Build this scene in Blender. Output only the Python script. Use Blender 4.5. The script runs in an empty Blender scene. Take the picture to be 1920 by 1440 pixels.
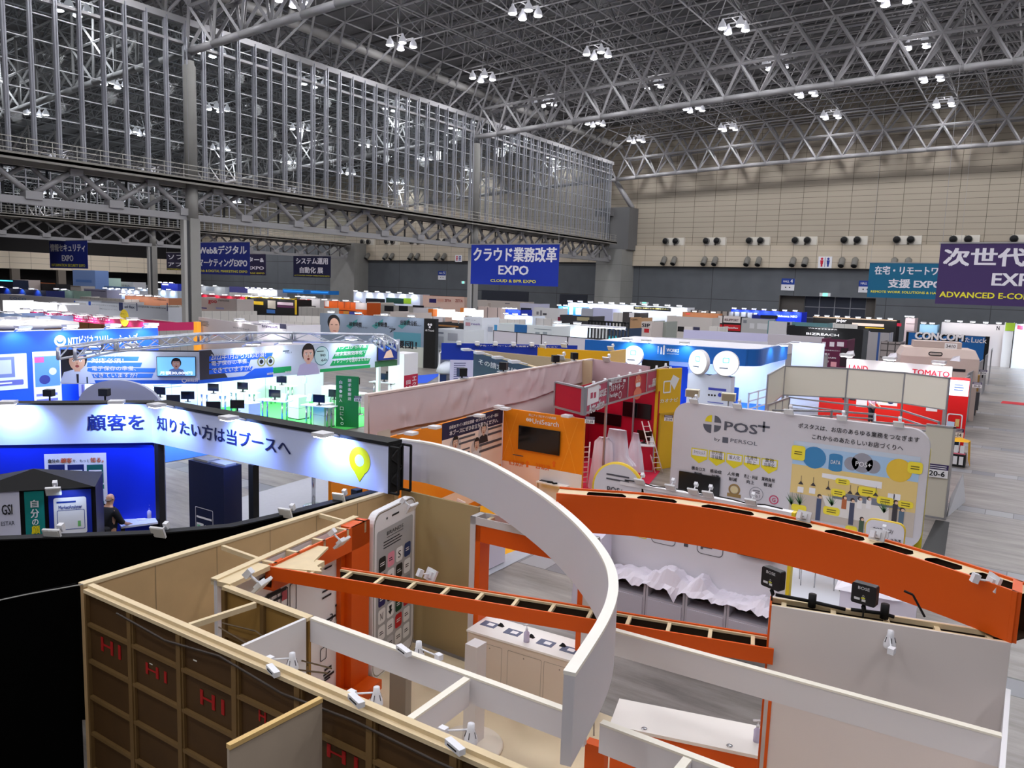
import bpy, math, random
from mathutils import Vector, Matrix
rnd = random.Random(7)
SC = bpy.context.scene
COL = SC.collection
# ------------------------------------------------------------------ camera (gallery above the hall, eye 6.3 m over the floor)
FPX, YAW, PIT, ROL, EYE = 1446., .5923, .12475, .03282, Vector((0, 0, 6.3))
_cy, _sy, _cp, _sp, _cr, _sr = (math.cos(YAW), math.sin(YAW), math.cos(PIT), math.sin(PIT), math.cos(ROL), math.sin(ROL))
FW = Vector((-_sy * _cp, _cy * _cp, -_sp)); _r0 = Vector((_cy, _sy, 0)); _u0 = _r0.cross(FW)
RT = _r0 * _cr + _u0 * _sr; UP = _u0 * _cr - _r0 * _sr
cam = bpy.data.cameras.new('camera'); cam.sensor_fit = 'HORIZONTAL'; cam.sensor_width = 36; cam.lens = 36 * FPX / 1920
cam.clip_start = .1; cam.clip_end = 500
camo = bpy.data.objects.new('camera', cam); COL.objects.link(camo); SC.camera = camo
camo.matrix_world = Matrix(((RT.x, UP.x, -FW.x, EYE.x), (RT.y, UP.y, -FW.y, EYE.y), (RT.z, UP.z, -FW.z, EYE.z), (0, 0, 0, 1)))
# ------------------------------------------------------------------ world, exposure, hall lamps
w = bpy.data.worlds.new('world'); SC.world = w; w.use_nodes = True
w.node_tree.nodes['Background'].inputs[0].default_value = (.62, .66, .75, 1); w.node_tree.nodes['Background'].inputs[1].default_value = .10
SC.view_settings.view_transform = 'Standard'; SC.view_settings.look = 'None'; SC.view_settings.gamma = 1
SC.view_settings.exposure = 0.42; SC.view_settings.use_curve_mapping = False
CY = SC.cycles
CY.max_bounces = 5; CY.diffuse_bounces = 3; CY.glossy_bounces = 2; CY.transmission_bounces = 2; CY.transparent_max_bounces = 10
CY.caustics_reflective = False; CY.caustics_refractive = False; CY.sample_clamp_indirect = 4; CY.sample_clamp_direct = 0
CY.use_denoising = True; CY.use_adaptive_sampling = True; CY.adaptive_threshold = .02
HALL_W = 1420.   # radiant power of one four-lamp cluster
OMNI = .16        # share of it that leaks sideways and up through the clear reflectors
BOOTH_W = 1.0    # scale of the booth spotlights
# ------------------------------------------------------------------ helpers
def ray(px, py):
    return RT * ((px - 960) / FPX) - UP * ((py - 720) / FPX) + FW
def at(px, py, z=None, y=None, x=None):
    """where the line of sight through a pixel meets a plane of the hall"""
    d = ray(px, py)
    t = (z - EYE.z) / d.z if z is not None else (y / d.y if y is not None else x / d.x)
    return EYE + d * t
def lin(c):
    c /= 255.
    return c / 12.92 if c < .04045 else ((c + .055) / 1.055) ** 2.4
_M = {}
def M(c, rough=.55, metal=0, emit=0, noise=0, nscale=3., spec=.4, bump=0):
    """procedural principled material from an sRGB colour"""
    if isinstance(c, str):
        c = tuple(int(c[i:i + 2], 16) for i in (0, 2, 4))
    key = (c, rough, metal, emit, noise, nscale, bump)
    if key in _M: return _M[key]
    m = bpy.data.materials.new('m_%02x%02x%02x' % c); m.use_nodes = True; _M[key] = m
    nt = m.node_tree; b = nt.nodes['Principled BSDF']; col = (lin(c[0]), lin(c[1]), lin(c[2]), 1)
    b.inputs['Base Color'].default_value = col; b.inputs['Roughness'].default_value = rough
    b.inputs['Metallic'].default_value = metal; b.inputs['Specular IOR Level'].default_value = spec
    if emit:
        b.inputs['Emission Color'].default_value = col; b.inputs['Emission Strength'].default_value = emit
        m.cycles.emission_sampling = 'NONE' if emit < 8 else 'AUTO'
    if noise or bump:
        tc = nt.nodes.new('ShaderNodeTexCoord'); n = nt.nodes.new('ShaderNodeTexNoise')
        n.inputs['Scale'].default_value = nscale; n.inputs['Detail'].default_value = 4
        nt.links.new(tc.outputs['Object'], n.inputs['Vector'])
        if noise:
            mx = nt.nodes.new('ShaderNodeMix'); mx.data_type = 'RGBA'
            mx.inputs[6].default_value = tuple(v * (1 - noise) for v in col[:3]) + (1,)
            mx.inputs[7].default_value = tuple(min(1, v * (1 + noise)) for v in col[:3]) + (1,)
            nt.links.new(n.outputs['Fac'], mx.inputs[0]); nt.links.new(mx.outputs[2], b.inputs['Base Color'])
        if bump:
            bp = nt.nodes.new('ShaderNodeBump'); bp.inputs['Strength'].default_value = bump; bp.inputs['Distance'].default_value = .05
            nt.links.new(n.outputs['Fac'], bp.inputs['Height']); nt.links.new(bp.outputs['Normal'], b.inputs['Normal'])
    return m
def math_node(nt, op, a, b=None):
    n = nt.nodes.new('ShaderNodeMath'); n.operation = op
    for i, v in enumerate((a, b)):
        if v is None: continue
        if isinstance(v, (int, float)): n.inputs[i].default_value = v
        else: nt.links.new(v, n.inputs[i])
    return n.outputs[0]
def grid_mat(name, c, line, sx, sz, tx=.03, tz=.03, noise=.12, nscale=.25, ox=0, oz=0, rough=.6, stagger=0):
    """panel material: joints every sx metres along the surface and every sz metres up (object coordinates)"""
    m = bpy.data.materials.new(name); m.use_nodes = True; nt = m.node_tree; b = nt.nodes['Principled BSDF']
    b.inputs['Roughness'].default_value = rough; b.inputs['Specular IOR Level'].default_value = .3
    tc = nt.nodes.new('ShaderNodeTexCoord'); sp = nt.nodes.new('ShaderNodeSeparateXYZ'); nt.links.new(tc.outputs['Object'], sp.inputs[0])
    u = math_node(nt, 'ADD', sp.outputs[0], sp.outputs[1])
    fu = math_node(nt, 'FRACT', math_node(nt, 'DIVIDE', math_node(nt, 'ADD', u, ox), sx)); fz = math_node(nt, 'FRACT', math_node(nt, 'DIVIDE', math_node(nt, 'ADD', sp.outputs[2], oz), sz))
    l = math_node(nt, 'MAXIMUM', math_node(nt, 'LESS_THAN', fu, tx / sx), math_node(nt, 'LESS_THAN', fz, tz / sz))
    n = nt.nodes.new('ShaderNodeTexNoise'); n.inputs['Scale'].default_value = nscale; n.inputs['Detail'].default_value = 5
    nt.links.new(tc.outputs['Object'], n.inputs['Vector'])
    col = [lin(v) for v in c]; lc = [lin(v) for v in line]
    mx = nt.nodes.new('ShaderNodeMix'); mx.data_type = 'RGBA'; nt.links.new(n.outputs['Fac'], mx.inputs[0])
    mx.inputs[6].default_value = [v * (1 - noise) for v in col] + [1]; mx.inputs[7].default_value = [v * (1 + noise) for v in col] + [1]
    m2 = nt.nodes.new('ShaderNodeMix'); m2.data_type = 'RGBA'; nt.links.new(l, m2.inputs[0]); nt.links.new(mx.outputs[2], m2.inputs[6]); m2.inputs[7].default_value = lc + [1]
    nt.links.new(m2.outputs[2], b.inputs['Base Color'])
    return m
class Fr:
    """a frame standing on a line p0 -> p1 of the floor plan: u along it, w out towards the viewer's side, z up"""
    def __init__(s, p0, p1=None, ang=0, z=0, flip=1):
        s.o = Vector((p0[0], p0[1], z))
        d = Vector((p1[0] - p0[0], p1[1] - p0[1], 0)) if p1 is not None else Vector((math.cos(ang), math.sin(ang), 0))
        s.L = d.length; s.u = d.normalized(); s.w = Vector((s.u.y, -s.u.x, 0)) * flip; s.z = Vector((0, 0, 1))
    def __call__(s, u, w, z):
        return s.o + s.u * u + s.w * w + s.z * z
    def px(s, px, py, w=0):
        d = ray(px, py); t = (s.o + s.w * w - EYE).dot(s.w) / d.dot(s.w); p = EYE + d * t - s.o
        return p.dot(s.u), p.z
ID = Fr((0, 0), (1, 0), flip=-1)
class T3:
    """any orthonormal frame: origin, u, w, z directions"""
    def __init__(s, o, u, w, z):
        s.o, s.u, s.w, s.z = Vector(o), Vector(u).normalized(), Vector(w).normalized(), Vector(z).normalized()
    def __call__(s, u, w, z):
        return s.o + s.u * u + s.w * w + s.z * z
_ORG = {}
_TXT = {}
def glyphs(txt):
    key = txt
    if key not in _TXT:
        cu = bpy.data.curves.new('t', 'FONT'); cu.body = txt; cu.size = 1; cu.resolution_u = 2
        ob = bpy.data.objects.new('t', cu); me = ob.to_mesh()
        vs = [tuple(v.co) for v in me.vertices]; fs = [tuple(p.vertices) for p in me.polygons]
        ob.to_mesh_clear(); bpy.data.objects.remove(ob); bpy.data.curves.remove(cu)
        xs = [v[0] for v in vs] or [0, 1]; ys = [v[1] for v in vs] or [0, 1]
        x0, y0, dx, dy = min(xs), min(ys), max(xs) - min(xs) or 1, max(ys) - min(ys) or 1
        _TXT[key] = ([((v[0] - x0) / dx, (v[1] - y0) / dy) for v in vs], fs, dx / dy)
    return _TXT[key]
class MB:
    """collects shapes into one mesh"""
    def __init__(s, F=ID, mat=None):
        s.F = F; s.v = []; s.f = []; s.mi = []; s.ms = []; s.sm = []; s.cur = 0
        if mat: s.mat(mat)
    def mat(s, m):
        if m not in s.ms: s.ms.append(m)
        s.cur = s.ms.index(m); return s
    def add(s, vs, fs, smooth=False, raw=False):
        n = len(s.v); s.v += [Vector(v) if raw else s.F(*v) for v in vs]
        for f in fs: s.f.append([n + i for i in f]); s.mi.append(s.cur); s.sm.append(smooth)
        return s
    def box(s, a0, a1, b0, b1, c0, c1):
        return s.add([(a, b, c) for a in (a0, a1) for b in (b0, b1) for c in (c0, c1)],
                     [(0, 1, 3, 2), (4, 6, 7, 5), (0, 4, 5, 1), (2, 3, 7, 6), (0, 2, 6, 4), (1, 5, 7, 3)])
    def quad(s, *p): return s.add(p, [tuple(range(len(p)))])
    def rect(s, u0, u1, z0, z1, w=.004): return s.quad((u0, w, z0), (u1, w, z0), (u1, w, z1), (u0, w, z1))
    def rrect(s, u0, u1, z0, z1, w=.004, r=.03, n=4, frame=0):
        pts = []
        for cx, cz, a in ((u1 - r, z1 - r, 0), (u0 + r, z1 - r, 90), (u0 + r, z0 + r, 180), (u1 - r, z0 + r, 270)):
            pts += [(cx + r * math.cos(math.radians(a + 90 * i / n)), cz + r * math.sin(math.radians(a + 90 * i / n))) for i in range(n + 1)]
        if frame:
            cu, cz, hu, hz = (u0 + u1) / 2, (z0 + z1) / 2, abs(u1 - u0) / 2, abs(z1 - z0) / 2
            inn = [(cu + (p[0] - cu) * (hu - frame) / hu, cz + (p[1] - cz) * (hz - frame) / hz) for p in pts]; k = len(pts)
            return s.add([(p[0], w, p[1]) for p in pts + inn], [(i, (i + 1) % k, k + (i + 1) % k, k + i) for i in range(k)])
        return s.add([(p[0], w, p[1]) for p in pts], [tuple(range(len(pts)))])
    def slab(s, u0, u1, w0, w1, z0, z1, r=.05, n=4):
        """upright board with rounded corners"""
        a = MB(); a.rrect(u0, u1, z0, z1, 0, r, n); P = [(v.x, v.z) for v in a.v]; k = len(P)
        return s.add([(p[0], w0, p[1]) for p in P] + [(p[0], w1, p[1]) for p in P],
                     [tuple(range(k)), tuple(range(2 * k - 1, k - 1, -1))] + [(i, k + i, k + (i + 1) % k, (i + 1) % k) for i in range(k)])
    def disc(s, u, z, r, w=.005, n=20, rz=None):
        rz = rz or r
        return s.add([(u + r * math.cos(6.2832 * i / n), w, z + rz * math.sin(6.2832 * i / n)) for i in range(n)], [tuple(range(n))])
    def ring(s, u, z, r, t, w=.005, n=24, rz=None):
        q = (rz or r) / r
        return s.add([(u + k * math.cos(6.2832 * i / n), w, z + k * q * math.sin(6.2832 * i / n)) for k in (r, r - t) for i in range(n)],
                     [(i, (i + 1) % n, n + (i + 1) % n, n + i) for i in range(n)])
    def poly(s, pts, w=.005): return s.add([(p[0], w, p[1]) for p in pts], [tuple(range(len(pts)))])
    def line(s, u0, z0, u1, z1, t=.01, w=.005):
        d = Vector((u1 - u0, z1 - z0)); d.normalize(); n = Vector((-d.y, d.x)) * t / 2
        return s.poly([(u0 + n.x, z0 + n.y), (u1 + n.x, z1 + n.y), (u1 - n.x, z1 - n.y), (u0 - n.x, z0 - n.y)], w)
    def text(s, txt, u0, u1, z0, z1, w=.008, bold=.0, fit=True):
        vs, fs, asp = glyphs(txt)
        if not fit:
            wd = min(u1 - u0, (z1 - z0) * asp); m = (u0 + u1) / 2; u0, u1 = m - wd / 2, m + wd / 2; fit = True
        h = min(z1 - z0, (u1 - u0) / max(asp, .2)); e = 2.2 * bold * h
        if e > 0:     # a heavier weight: the same strokes laid again slightly to the side
            for k, (a, c) in enumerate(((0, 0), (1, 0), (1, .6), (0, .6), (.5, .3))):
                s.add([(u0 + e * a + x * (u1 - u0 - e), w + .0015 * k, z0 + e * c + y * (z1 - z0 - e)) for x, y in vs], fs)
            return s
        return s.add([(u0 + a * (u1 - u0), w, z0 + b * (z1 - z0)) for a, b in vs], fs)
    def lines(s, u0, u1, z0, z1, n, t=.4, w=.006, seed=0):
        """rows of print too small to read"""
        r = random.Random(seed + n)
        h = (z1 - z0) / n
        for i in range(n):
            zz = z1 - h * (i + .5); s.rect(u0, u0 + (u1 - u0) * r.uniform(.65, 1), zz - h * t / 2, zz + h * t / 2, w)
        return s
    def tube(s, p, q, r, n=6, r2=None, caps=True, raw=False):
        p = Vector(p) if raw else s.F(*p); q = Vector(q) if raw else s.F(*q); d = q - p
        if d.length < 1e-6: return s
        d.normalize(); a = d.orthogonal().normalized(); b = d.cross(a); r2 = r if r2 is None else r2
        vs = [c + (a * math.cos(6.2832 * (i + .5) / n) + b * math.sin(6.2832 * (i + .5) / n)) * k for c, k in ((p, r), (q, r2)) for i in range(n)]
        return s.add(vs, [(i, (i + 1) % n, n + (i + 1) % n, n + i) for i in range(n)] + ([tuple(range(n))[::-1], tuple(range(n, 2 * n))] if caps else []), n > 5, True)
    def path(s, pts, r, n=5, raw=False):
        for a, b in zip(pts, pts[1:]): s.tube(a, b, r, n, raw=raw)
        return s
    def lathe(s, prof, c=(0, 0, 0), n=16, caps=True):
        vs = [(c[0] + r * math.cos(6.2832 * i / n), c[1] + r * math.sin(6.2832 * i / n), c[2] + z) for r, z in prof for i in range(n)]
        fs = [(k * n + i, k * n + (i + 1) % n, (k + 1) * n + (i + 1) % n, (k + 1) * n + i) for k in range(len(prof) - 1) for i in range(n)]
        if caps: fs += [tuple(range(n))[::-1], tuple(range((len(prof) - 1) * n, len(prof) * n))]
        return s.add(vs, fs, True)
    def sweep(s, pts, w0, w1, z0, z1, closed=False):
        """upright band along a plan curve: pts are (x, y), thickness from w0 to w1 on its right-hand side"""
        P = [Vector(p) for p in pts]; N = []
        for i in range(len(P)):
            d = (P[min(i + 1, len(P) - 1)] - P[max(i - 1, 0)]).normalized(); N.append(Vector((d.y, -d.x)))
        vs = []
        for p, n in zip(P, N):
            for ww, zz in ((w0, z0), (w1, z0), (w1, z1), (w0, z1)): vs.append((p.x + n.x * ww, p.y + n.y * ww, zz))
        k = len(P); fs = [(4 * i + j, 4 * i + (j + 1) % 4, 4 * i + 4 + (j + 1) % 4, 4 * i + 4 + j) for i in range(k - 1) for j in range(4)]
        return s.add(vs, fs + [(0, 3, 2, 1), (4 * k - 4, 4 * k - 3, 4 * k - 2, 4 * k - 1)], False, True)
    def build(s, name, mat=None, parent=None, org=None):
        if mat: s.ms = [mat]; s.mi = [0] * len(s.f)
        me = bpy.data.meshes.new(name)
        if org is None:
            if parent is not None: org = _ORG.get(parent.name, Vector((0, 0, 0)))
            else:
                xs = [v.x for v in s.v]; ys = [v.y for v in s.v]; zs = [v.z for v in s.v]
                org = Vector(((min(xs) + max(xs)) / 2, (min(ys) + max(ys)) / 2, min(zs)))
        org = Vector(org)
        me.from_pydata([v - org for v in s.v], [], s.f)
        for m in s.ms: me.materials.append(m)
        me.polygons.foreach_set('material_index', s.mi); me.polygons.foreach_set('use_smooth', s.sm); me.update()
        o = bpy.data.objects.new(name, me); COL.objects.link(o)
        if parent is not None: o.parent = parent; _ORG[o.name] = org
        else: o.location = org; _ORG[o.name] = org
        return o
def tag(o, label, cat, group=None):
    o['label'] = label; o['category'] = cat
    if group: o['group'] = group
    return o
def thing(name, label, cat, loc=(0, 0, 0), group=None, rz=0):
    o = bpy.data.objects.new(name, None); COL.objects.link(o); o.empty_display_size = .2
    o.location = loc; o.rotation_euler = (0, 0, rz); _ORG[o.name] = Vector(loc); return tag(o, label, cat, group)
def local(name, label, cat, group=None):
    """a thing built about its own origin and then set in place"""
    return thing(name, label, cat, (0, 0, 0), group)
def struct(o): o['kind'] = 'structure'; return o
def dup(r, loc=None, rz=None, label=None, group=None, mw=None):
    def cp(o, par):
        c = o.copy(); COL.objects.link(c)
        if par is not None: c.parent = par; c.matrix_parent_inverse = o.matrix_parent_inverse.copy()
        for ch in o.children: cp(ch, c)
        return c
    c = cp(r, None)
    return place(c, loc, rz, label, group, mw)
def place(c, loc=None, rz=None, label=None, group=None, mw=None):
    if loc is not None: c.location = loc
    if rz is not None: c.rotation_euler = (0, 0, rz)
    if mw is not None: c.matrix_basis = mw
    if label: c['label'] = label
    if group: c['group'] = group
    return c
class Stamp:
    """the first call sets the built thing in place, later calls copy it with its parts"""
    def __init__(s, proto): s.p = proto; s.used = False
    def __call__(s, loc=None, rz=None, label=None, group=None, mw=None):
        if s.used: return dup(s.p, loc, rz, label, group, mw)
        s.used = True; return place(s.p, loc, rz, label, group, mw)
def lamp(kind, parent, loc, power, color=(1, 1, 1), size=.1, target=None, angle=90, blend=.5, sy=None):
    l = bpy.data.lights.new('light', kind); l.energy = power; l.color = color
    if kind == 'AREA': l.size = size
    else: l.shadow_soft_size = size
    if kind == 'SPOT': l.spot_size = math.radians(angle); l.spot_blend = blend
    o = bpy.data.objects.new('light', l); COL.objects.link(o); o.location = Vector(loc)
    if target is not None: o.rotation_euler = (Vector(target) - Vector(loc)).to_track_quat('-Z', 'Y').to_euler()
    if parent is not None: o.parent = parent; o.location = Vector(loc) - _ORG.get(parent.name, Vector((0, 0, 0)))
    return o
# ================================================================== THE HALL
GX, FY = -58., 117.4          # glass partition plane, far wall plane
STEEL = M((150, 149, 150), .55, .1, noise=.08, nscale=.6); STEELD = M((158, 157, 158), .55, .1); DARKST = M((70, 71, 74), .6, .1)
CONC = M((140, 139, 135), .85, noise=.12, nscale=.7)
# floor: concrete with rows of steel trench covers
m = bpy.data.materials.new('m_concrete_floor'); m.use_nodes = True; nt = m.node_tree; b = nt.nodes['Principled BSDF']
tc = nt.nodes.new('ShaderNodeTexCoord'); sp = nt.nodes.new('ShaderNodeSeparateXYZ'); nt.links.new(tc.outputs['Object'], sp.inputs[0])
mp = nt.nodes.new('ShaderNodeMapping'); mp.inputs['Scale'].default_value = (.35, 2.2, 1); nt.links.new(tc.outputs['Object'], mp.inputs[0])
n1 = nt.nodes.new('ShaderNodeTexNoise'); n1.inputs['Scale'].default_value = 1.2; n1.inputs['Detail'].default_value = 8; n1.inputs['Roughness'].default_value = .7; nt.links.new(mp.outputs[0], n1.inputs['Vector'])
cr = nt.nodes.new('ShaderNodeValToRGB'); nt.links.new(n1.outputs['Fac'], cr.inputs[0])
cr.color_ramp.elements[0].position = .3; cr.color_ramp.elements[0].color = (lin(98), lin(92), lin(87), 1)
cr.color_ramp.elements[1].position = .7; cr.color_ramp.elements[1].color = (lin(154), lin(147), lin(142), 1)
fy = math_node(nt, 'DIVIDE', math_node(nt, 'ADD', sp.outputs[1], -20.55), 6.15); ry = math_node(nt, 'FRACT', fy)
strip = math_node(nt, 'LESS_THAN', ry, .115)
edge = math_node(nt, 'MULTIPLY', math_node(nt, 'LESS_THAN', math_node(nt, 'ABSOLUTE', math_node(nt, 'SUBTRACT', math_node(nt, 'ABSOLUTE', math_node(nt, 'SUBTRACT', ry, .0575)), .0575)), .004), 1)
fx = math_node(nt, 'DIVIDE', sp.outputs[0], .72); jx = math_node(nt, 'MULTIPLY', math_node(nt, 'LESS_THAN', math_node(nt, 'FRACT', fx), .025), strip)
wn = nt.nodes.new('ShaderNodeTexWhiteNoise'); cb = nt.nodes.new('ShaderNodeCombineXYZ'); nt.links.new(math_node(nt, 'FLOOR', fx), cb.inputs[0]); nt.links.new(math_node(nt, 'FLOOR', fy), cb.inputs[1]); nt.links.new(cb.outputs[0], wn.inputs['Vector'])
c2 = nt.nodes.new('ShaderNodeValToRGB'); nt.links.new(wn.outputs['Value'], c2.inputs[0])
c2.color_ramp.elements[0].color = (lin(100), lin(101), lin(108), 1); c2.color_ramp.elements[1].color = (lin(150), lin(149), lin(153), 1)
a1 = nt.nodes.new('ShaderNodeMix'); a1.data_type = 'RGBA'; nt.links.new(strip, a1.inputs[0]); nt.links.new(cr.outputs[0], a1.inputs[6]); nt.links.new(c2.outputs[0], a1.inputs[7])
a2 = nt.nodes.new('ShaderNodeMix'); a2.data_type = 'RGBA'; nt.links.new(math_node(nt, 'MAXIMUM', edge, jx), a2.inputs[0]); nt.links.new(a1.outputs[2], a2.inputs[6]); a2.inputs[7].default_value = (.06, .06, .06, 1)
nt.links.new(a2.outputs[2], b.inputs['Base Color']); b.inputs['Roughness'].default_value = .38; b.inputs['Specular IOR Level'].default_value = .45
struct(MB(mat=m).box(-182, 26, -30, 121, -.3, 0).build('floor', org=(0, 0, 0)))
# far wall in three bands, and the duct box with its nozzles
WALLU = grid_mat('m_wall_panels', (170, 160, 144), (92, 86, 74), 3.27, .79, .06, .045, .1, .06, ox=.05, oz=.1)
WALLF = grid_mat('m_fascia_panels', (196, 184, 164), (120, 112, 98), 3.32, .815, .06, .04, .05, .1, ox=.9, oz=.0)
WALLC = grid_mat('m_concrete_panels', (98, 102, 106), (66, 68, 70), 12.4, 4.9, .09, .09, .2, .35, ox=5, oz=-.55)
struct(MB(mat=WALLU).box(GX, 26, FY, FY + .5, 13.7, 36).build('wall_far', org=(0, FY, 0)))
struct(MB(mat=WALLF).box(-55.7, 26, FY - .6, FY, 10.4, 13.72).build('trim_1', org=(0, FY, 10.4)))
wl = MB(mat=WALLC)
wl.box(GX, -31.8, FY, FY + .5, 0, 10.4); wl.box(-31.8, -18.6, FY, FY + .5, 6.4, 10.4); wl.box(-18.6, 26, FY, FY + .5, 0, 10.4)
struct(wl.build('wall_far_lower', org=(0, FY, 0)))
DOORG = M((62, 66, 76), .35, .3); DFR = M((150, 152, 156), .45, .4)
d = struct(MB(mat=DOORG).box(-28.4, -20, FY + 1.2, FY + 1.3, 0, 6.4).build('door_1', org=(-24, FY + 1.2, 0)))
fr = MB(mat=DFR)
for i in range(5): fr.box(-28.4 + 2.1 * i - .06, -28.4 + 2.1 * i + .06, FY + 1.1, FY + 1.2, 0, 6.4)
for z in (1.6, 3.3, 4.87): fr.box(-28.4, -20, FY + 1.1, FY + 1.2, z - .05, z + .05)
fr.build('door_frame', None, d)
struct(MB(mat=M((92, 88, 84), .8)).box(-31.8, -28.4, FY + .9, FY + 1.4, 0, 6.4).box(-20, -18.6, FY + .9, FY + 1.4, 0, 6.4).box(-31.8, -31.7, FY, FY + 1.4, 0, 6.4).box(-18.7, -18.6, FY, FY + 1.4, 0, 6.4).build('wall_recess', org=(-25, FY, 0)))
# concrete corner piers with the service cabinet on top
struct(MB(mat=grid_mat('m_pier', (142, 142, 138), (110, 110, 106), 40, 2.6, .02, .05, .12, .5)).box(-60.2, -55.6, FY - 4.6, FY + .2, 0, 12.9).build('wall_pier', org=(-58, FY, 0)))
struct(MB(mat=M((104, 104, 104), .6)).box(-58.6, -55.2, FY - 3.4, FY - .2, 12.9, 19.6).box(-61, -58, FY - 4.4, FY - 3.4, 18.2, 19.4).build('wall_service_box', org=(-58, FY, 12.9)))
bc = MB(mat=STEELD); bc.tube((-59.4, FY - 2, 25), (-55.6, FY - 1.6, 19.6), .4, 6); bc.tube((-59.4, FY - 3, 25), (-59.2, FY - 3, 12.9), .5, 6); bc.tube((-60.6, FY - 4.2, 18), (-60.6, FY - 4.2, 11), .3, 6)
struct(bc.build('wall_brace'))
# next hall's far wall
struct(MB(mat=WALLU).box(-178, GX, FY, FY + .5, 14, 36).build('wall_far_next_hall', org=(-90, FY, 0)))
struct(MB(mat=WALLF).box(-116, -60.2, FY - .6, FY, 10.9, 14).build('trim_2', org=(-90, FY, 10.9)))
struct(MB(mat=WALLC).box(-178, GX, FY, FY + .5, 0, 14).build('wall_far_next_hall_lower', org=(-90, FY, 0)))
struct(MB(mat=CONC).box(-123, -116, FY - 4, FY, 0, 14.2).build('wall_pier_next_hall', org=(-119, FY, 0)))
dd = MB(mat=DOORG); dd.box(-86.5, -76, FY - .05, FY, 0, 5.6); dd.box(-69.5, -64, FY - .05, FY, 0, 5.4); struct(dd.build('door_2', org=(-80, FY, 0)))
# side wall seen through the third hall
WALLS = grid_mat('m_side_panels', (222, 208, 186), (150, 138, 120), 4.2, 1.2, .08, .06, .05, .1)
struct(MB(mat=WALLS).box(-178.6, -178, -6, 121, 6.75, 10.35).build('wall_left', org=(-178, 0, 6.75)))
lw = MB(mat=M((120, 112, 102), .8))
for i in range(9): lw.box(-178.6, -177.6, 20 + 9.3 * i, 21.6 + 9.3 * i, 0, 6.75)
lw.build('wall_left_posts')['kind'] = 'structure'
struct(MB(mat=M((38, 36, 36), .9)).box(-183, -182.4, -6, 121, 0, 34).build('wall_left_back'))
# wall behind the camera gallery
struct(MB(mat=M((95, 94, 92), .9)).box(-182, 26, -30.4, -30, 0, 36).build('wall_south'))
# ceiling deck, one shallow vault over each hall
def zu(x):
    return zl(x) + 5.6 if x < GX else 29.6 + .052 * (x - GX) - .00044 * (x - GX) ** 2
def zl(x):
    q = x - GX
    if q >= 0: return 24.0 + .055 * q - .00042 * q * q
    q = -q; return 24.0 - .04 * q - .0005 * min(q, 60) ** 2 - (.02 * (q - 60) if q > 60 else 0)
dk = MB(mat=M((112, 112, 114), .8, noise=.15, nscale=.4))
for h in range(3):
    xs = [GX - 60 * h + 60. / 12 * i for i in range(13)]
    if h == 0: xs = [x for x in xs if x <= 27] + [26]
    xs = sorted(set(xs))
    for a, b in zip(xs, xs[1:]):
        za, zb = zu(a + .01) + 3.6, zu(b - .01) + 3.6
        dk.add([(a, -30, za), (b, -30, zb), (b, 121, zb), (a, 121, za), (a, -30, za + .3), (b, -30, zb + .3), (b, 121, zb + .3), (a, 121, za + .3)], [(0, 3, 2, 1), (4, 5, 6, 7)])
struct(dk.build('ceiling', org=(0, 0, 33)))
pu = MB(mat=M((84, 84, 86), .6))
for h, x1 in ((0, 26), (1, GX), (2, GX - 60)):
    x0 = GX - 60 * h
    for i in range(40):
        y = 2 + 3 * i
        for a in range(4):
            xa, xb = x0 + (x1 - x0) * a / 4, x0 + (x1 - x0) * (a + 1) / 4
            pu.tube((xa, y, zu(xa + .01) + 3.35), (xb, y, zu(xb - .01) + 3.35), .11, 4)
struct(pu.build('ceiling_purlins', org=(0, 0, 33)))
# space frame: two layers of chords and the webs between them
MODX, MODY = 3.4, 3.467
def bar(mb, p, q, r): mb.tube(p, q, r, 4, caps=False)
def space_frame(name, x0, nx, y0, ny, mat, r=.085):
    mb = MB(mat=mat)
    lo = [[(x0 + MODX * i, y0 + MODY * j, zu(x0 + MODX * i)) for j in range(ny + 1)] for i in range(nx + 1)]
    up = [[(x0 + MODX * (i + .5), y0 + MODY * (j + .5), zu(x0 + MODX * (i + .5)) + 2.5) for j in range(ny)] for i in range(nx)]
    for i in range(nx + 1):
        for j in range(ny + 1):
            if i < nx: bar(mb, lo[i][j], lo[i + 1][j], r)
            if j < ny: bar(mb, lo[i][j], lo[i][j + 1], r)
            if i < nx and j < ny:
                if i < nx - 1: bar(mb, up[i][j], up[i + 1][j], r)
                if j < ny - 1: bar(mb, up[i][j], up[i][j + 1], r)
                for a, c in ((0, 0), (1, 0), (0, 1), (1, 1)): bar(mb, lo[i + a][j + c], up[i][j], r * .75)
    return struct(mb.build(name, org=(0, 0, 30)))
space_frame('ceiling_space_frame', -54.7, 23, 3.6 - 8 * 3.467, 41, STEELD)
space_frame('ceiling_space_frame_next_hall', -115.2, 16, 20.9, 28, M((150, 152, 156), .6, .1), .075)
space_frame('ceiling_space_frame_third_hall', -175.2, 15, 41.7, 22, M((140, 142, 146), .6, .1), .07)
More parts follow.
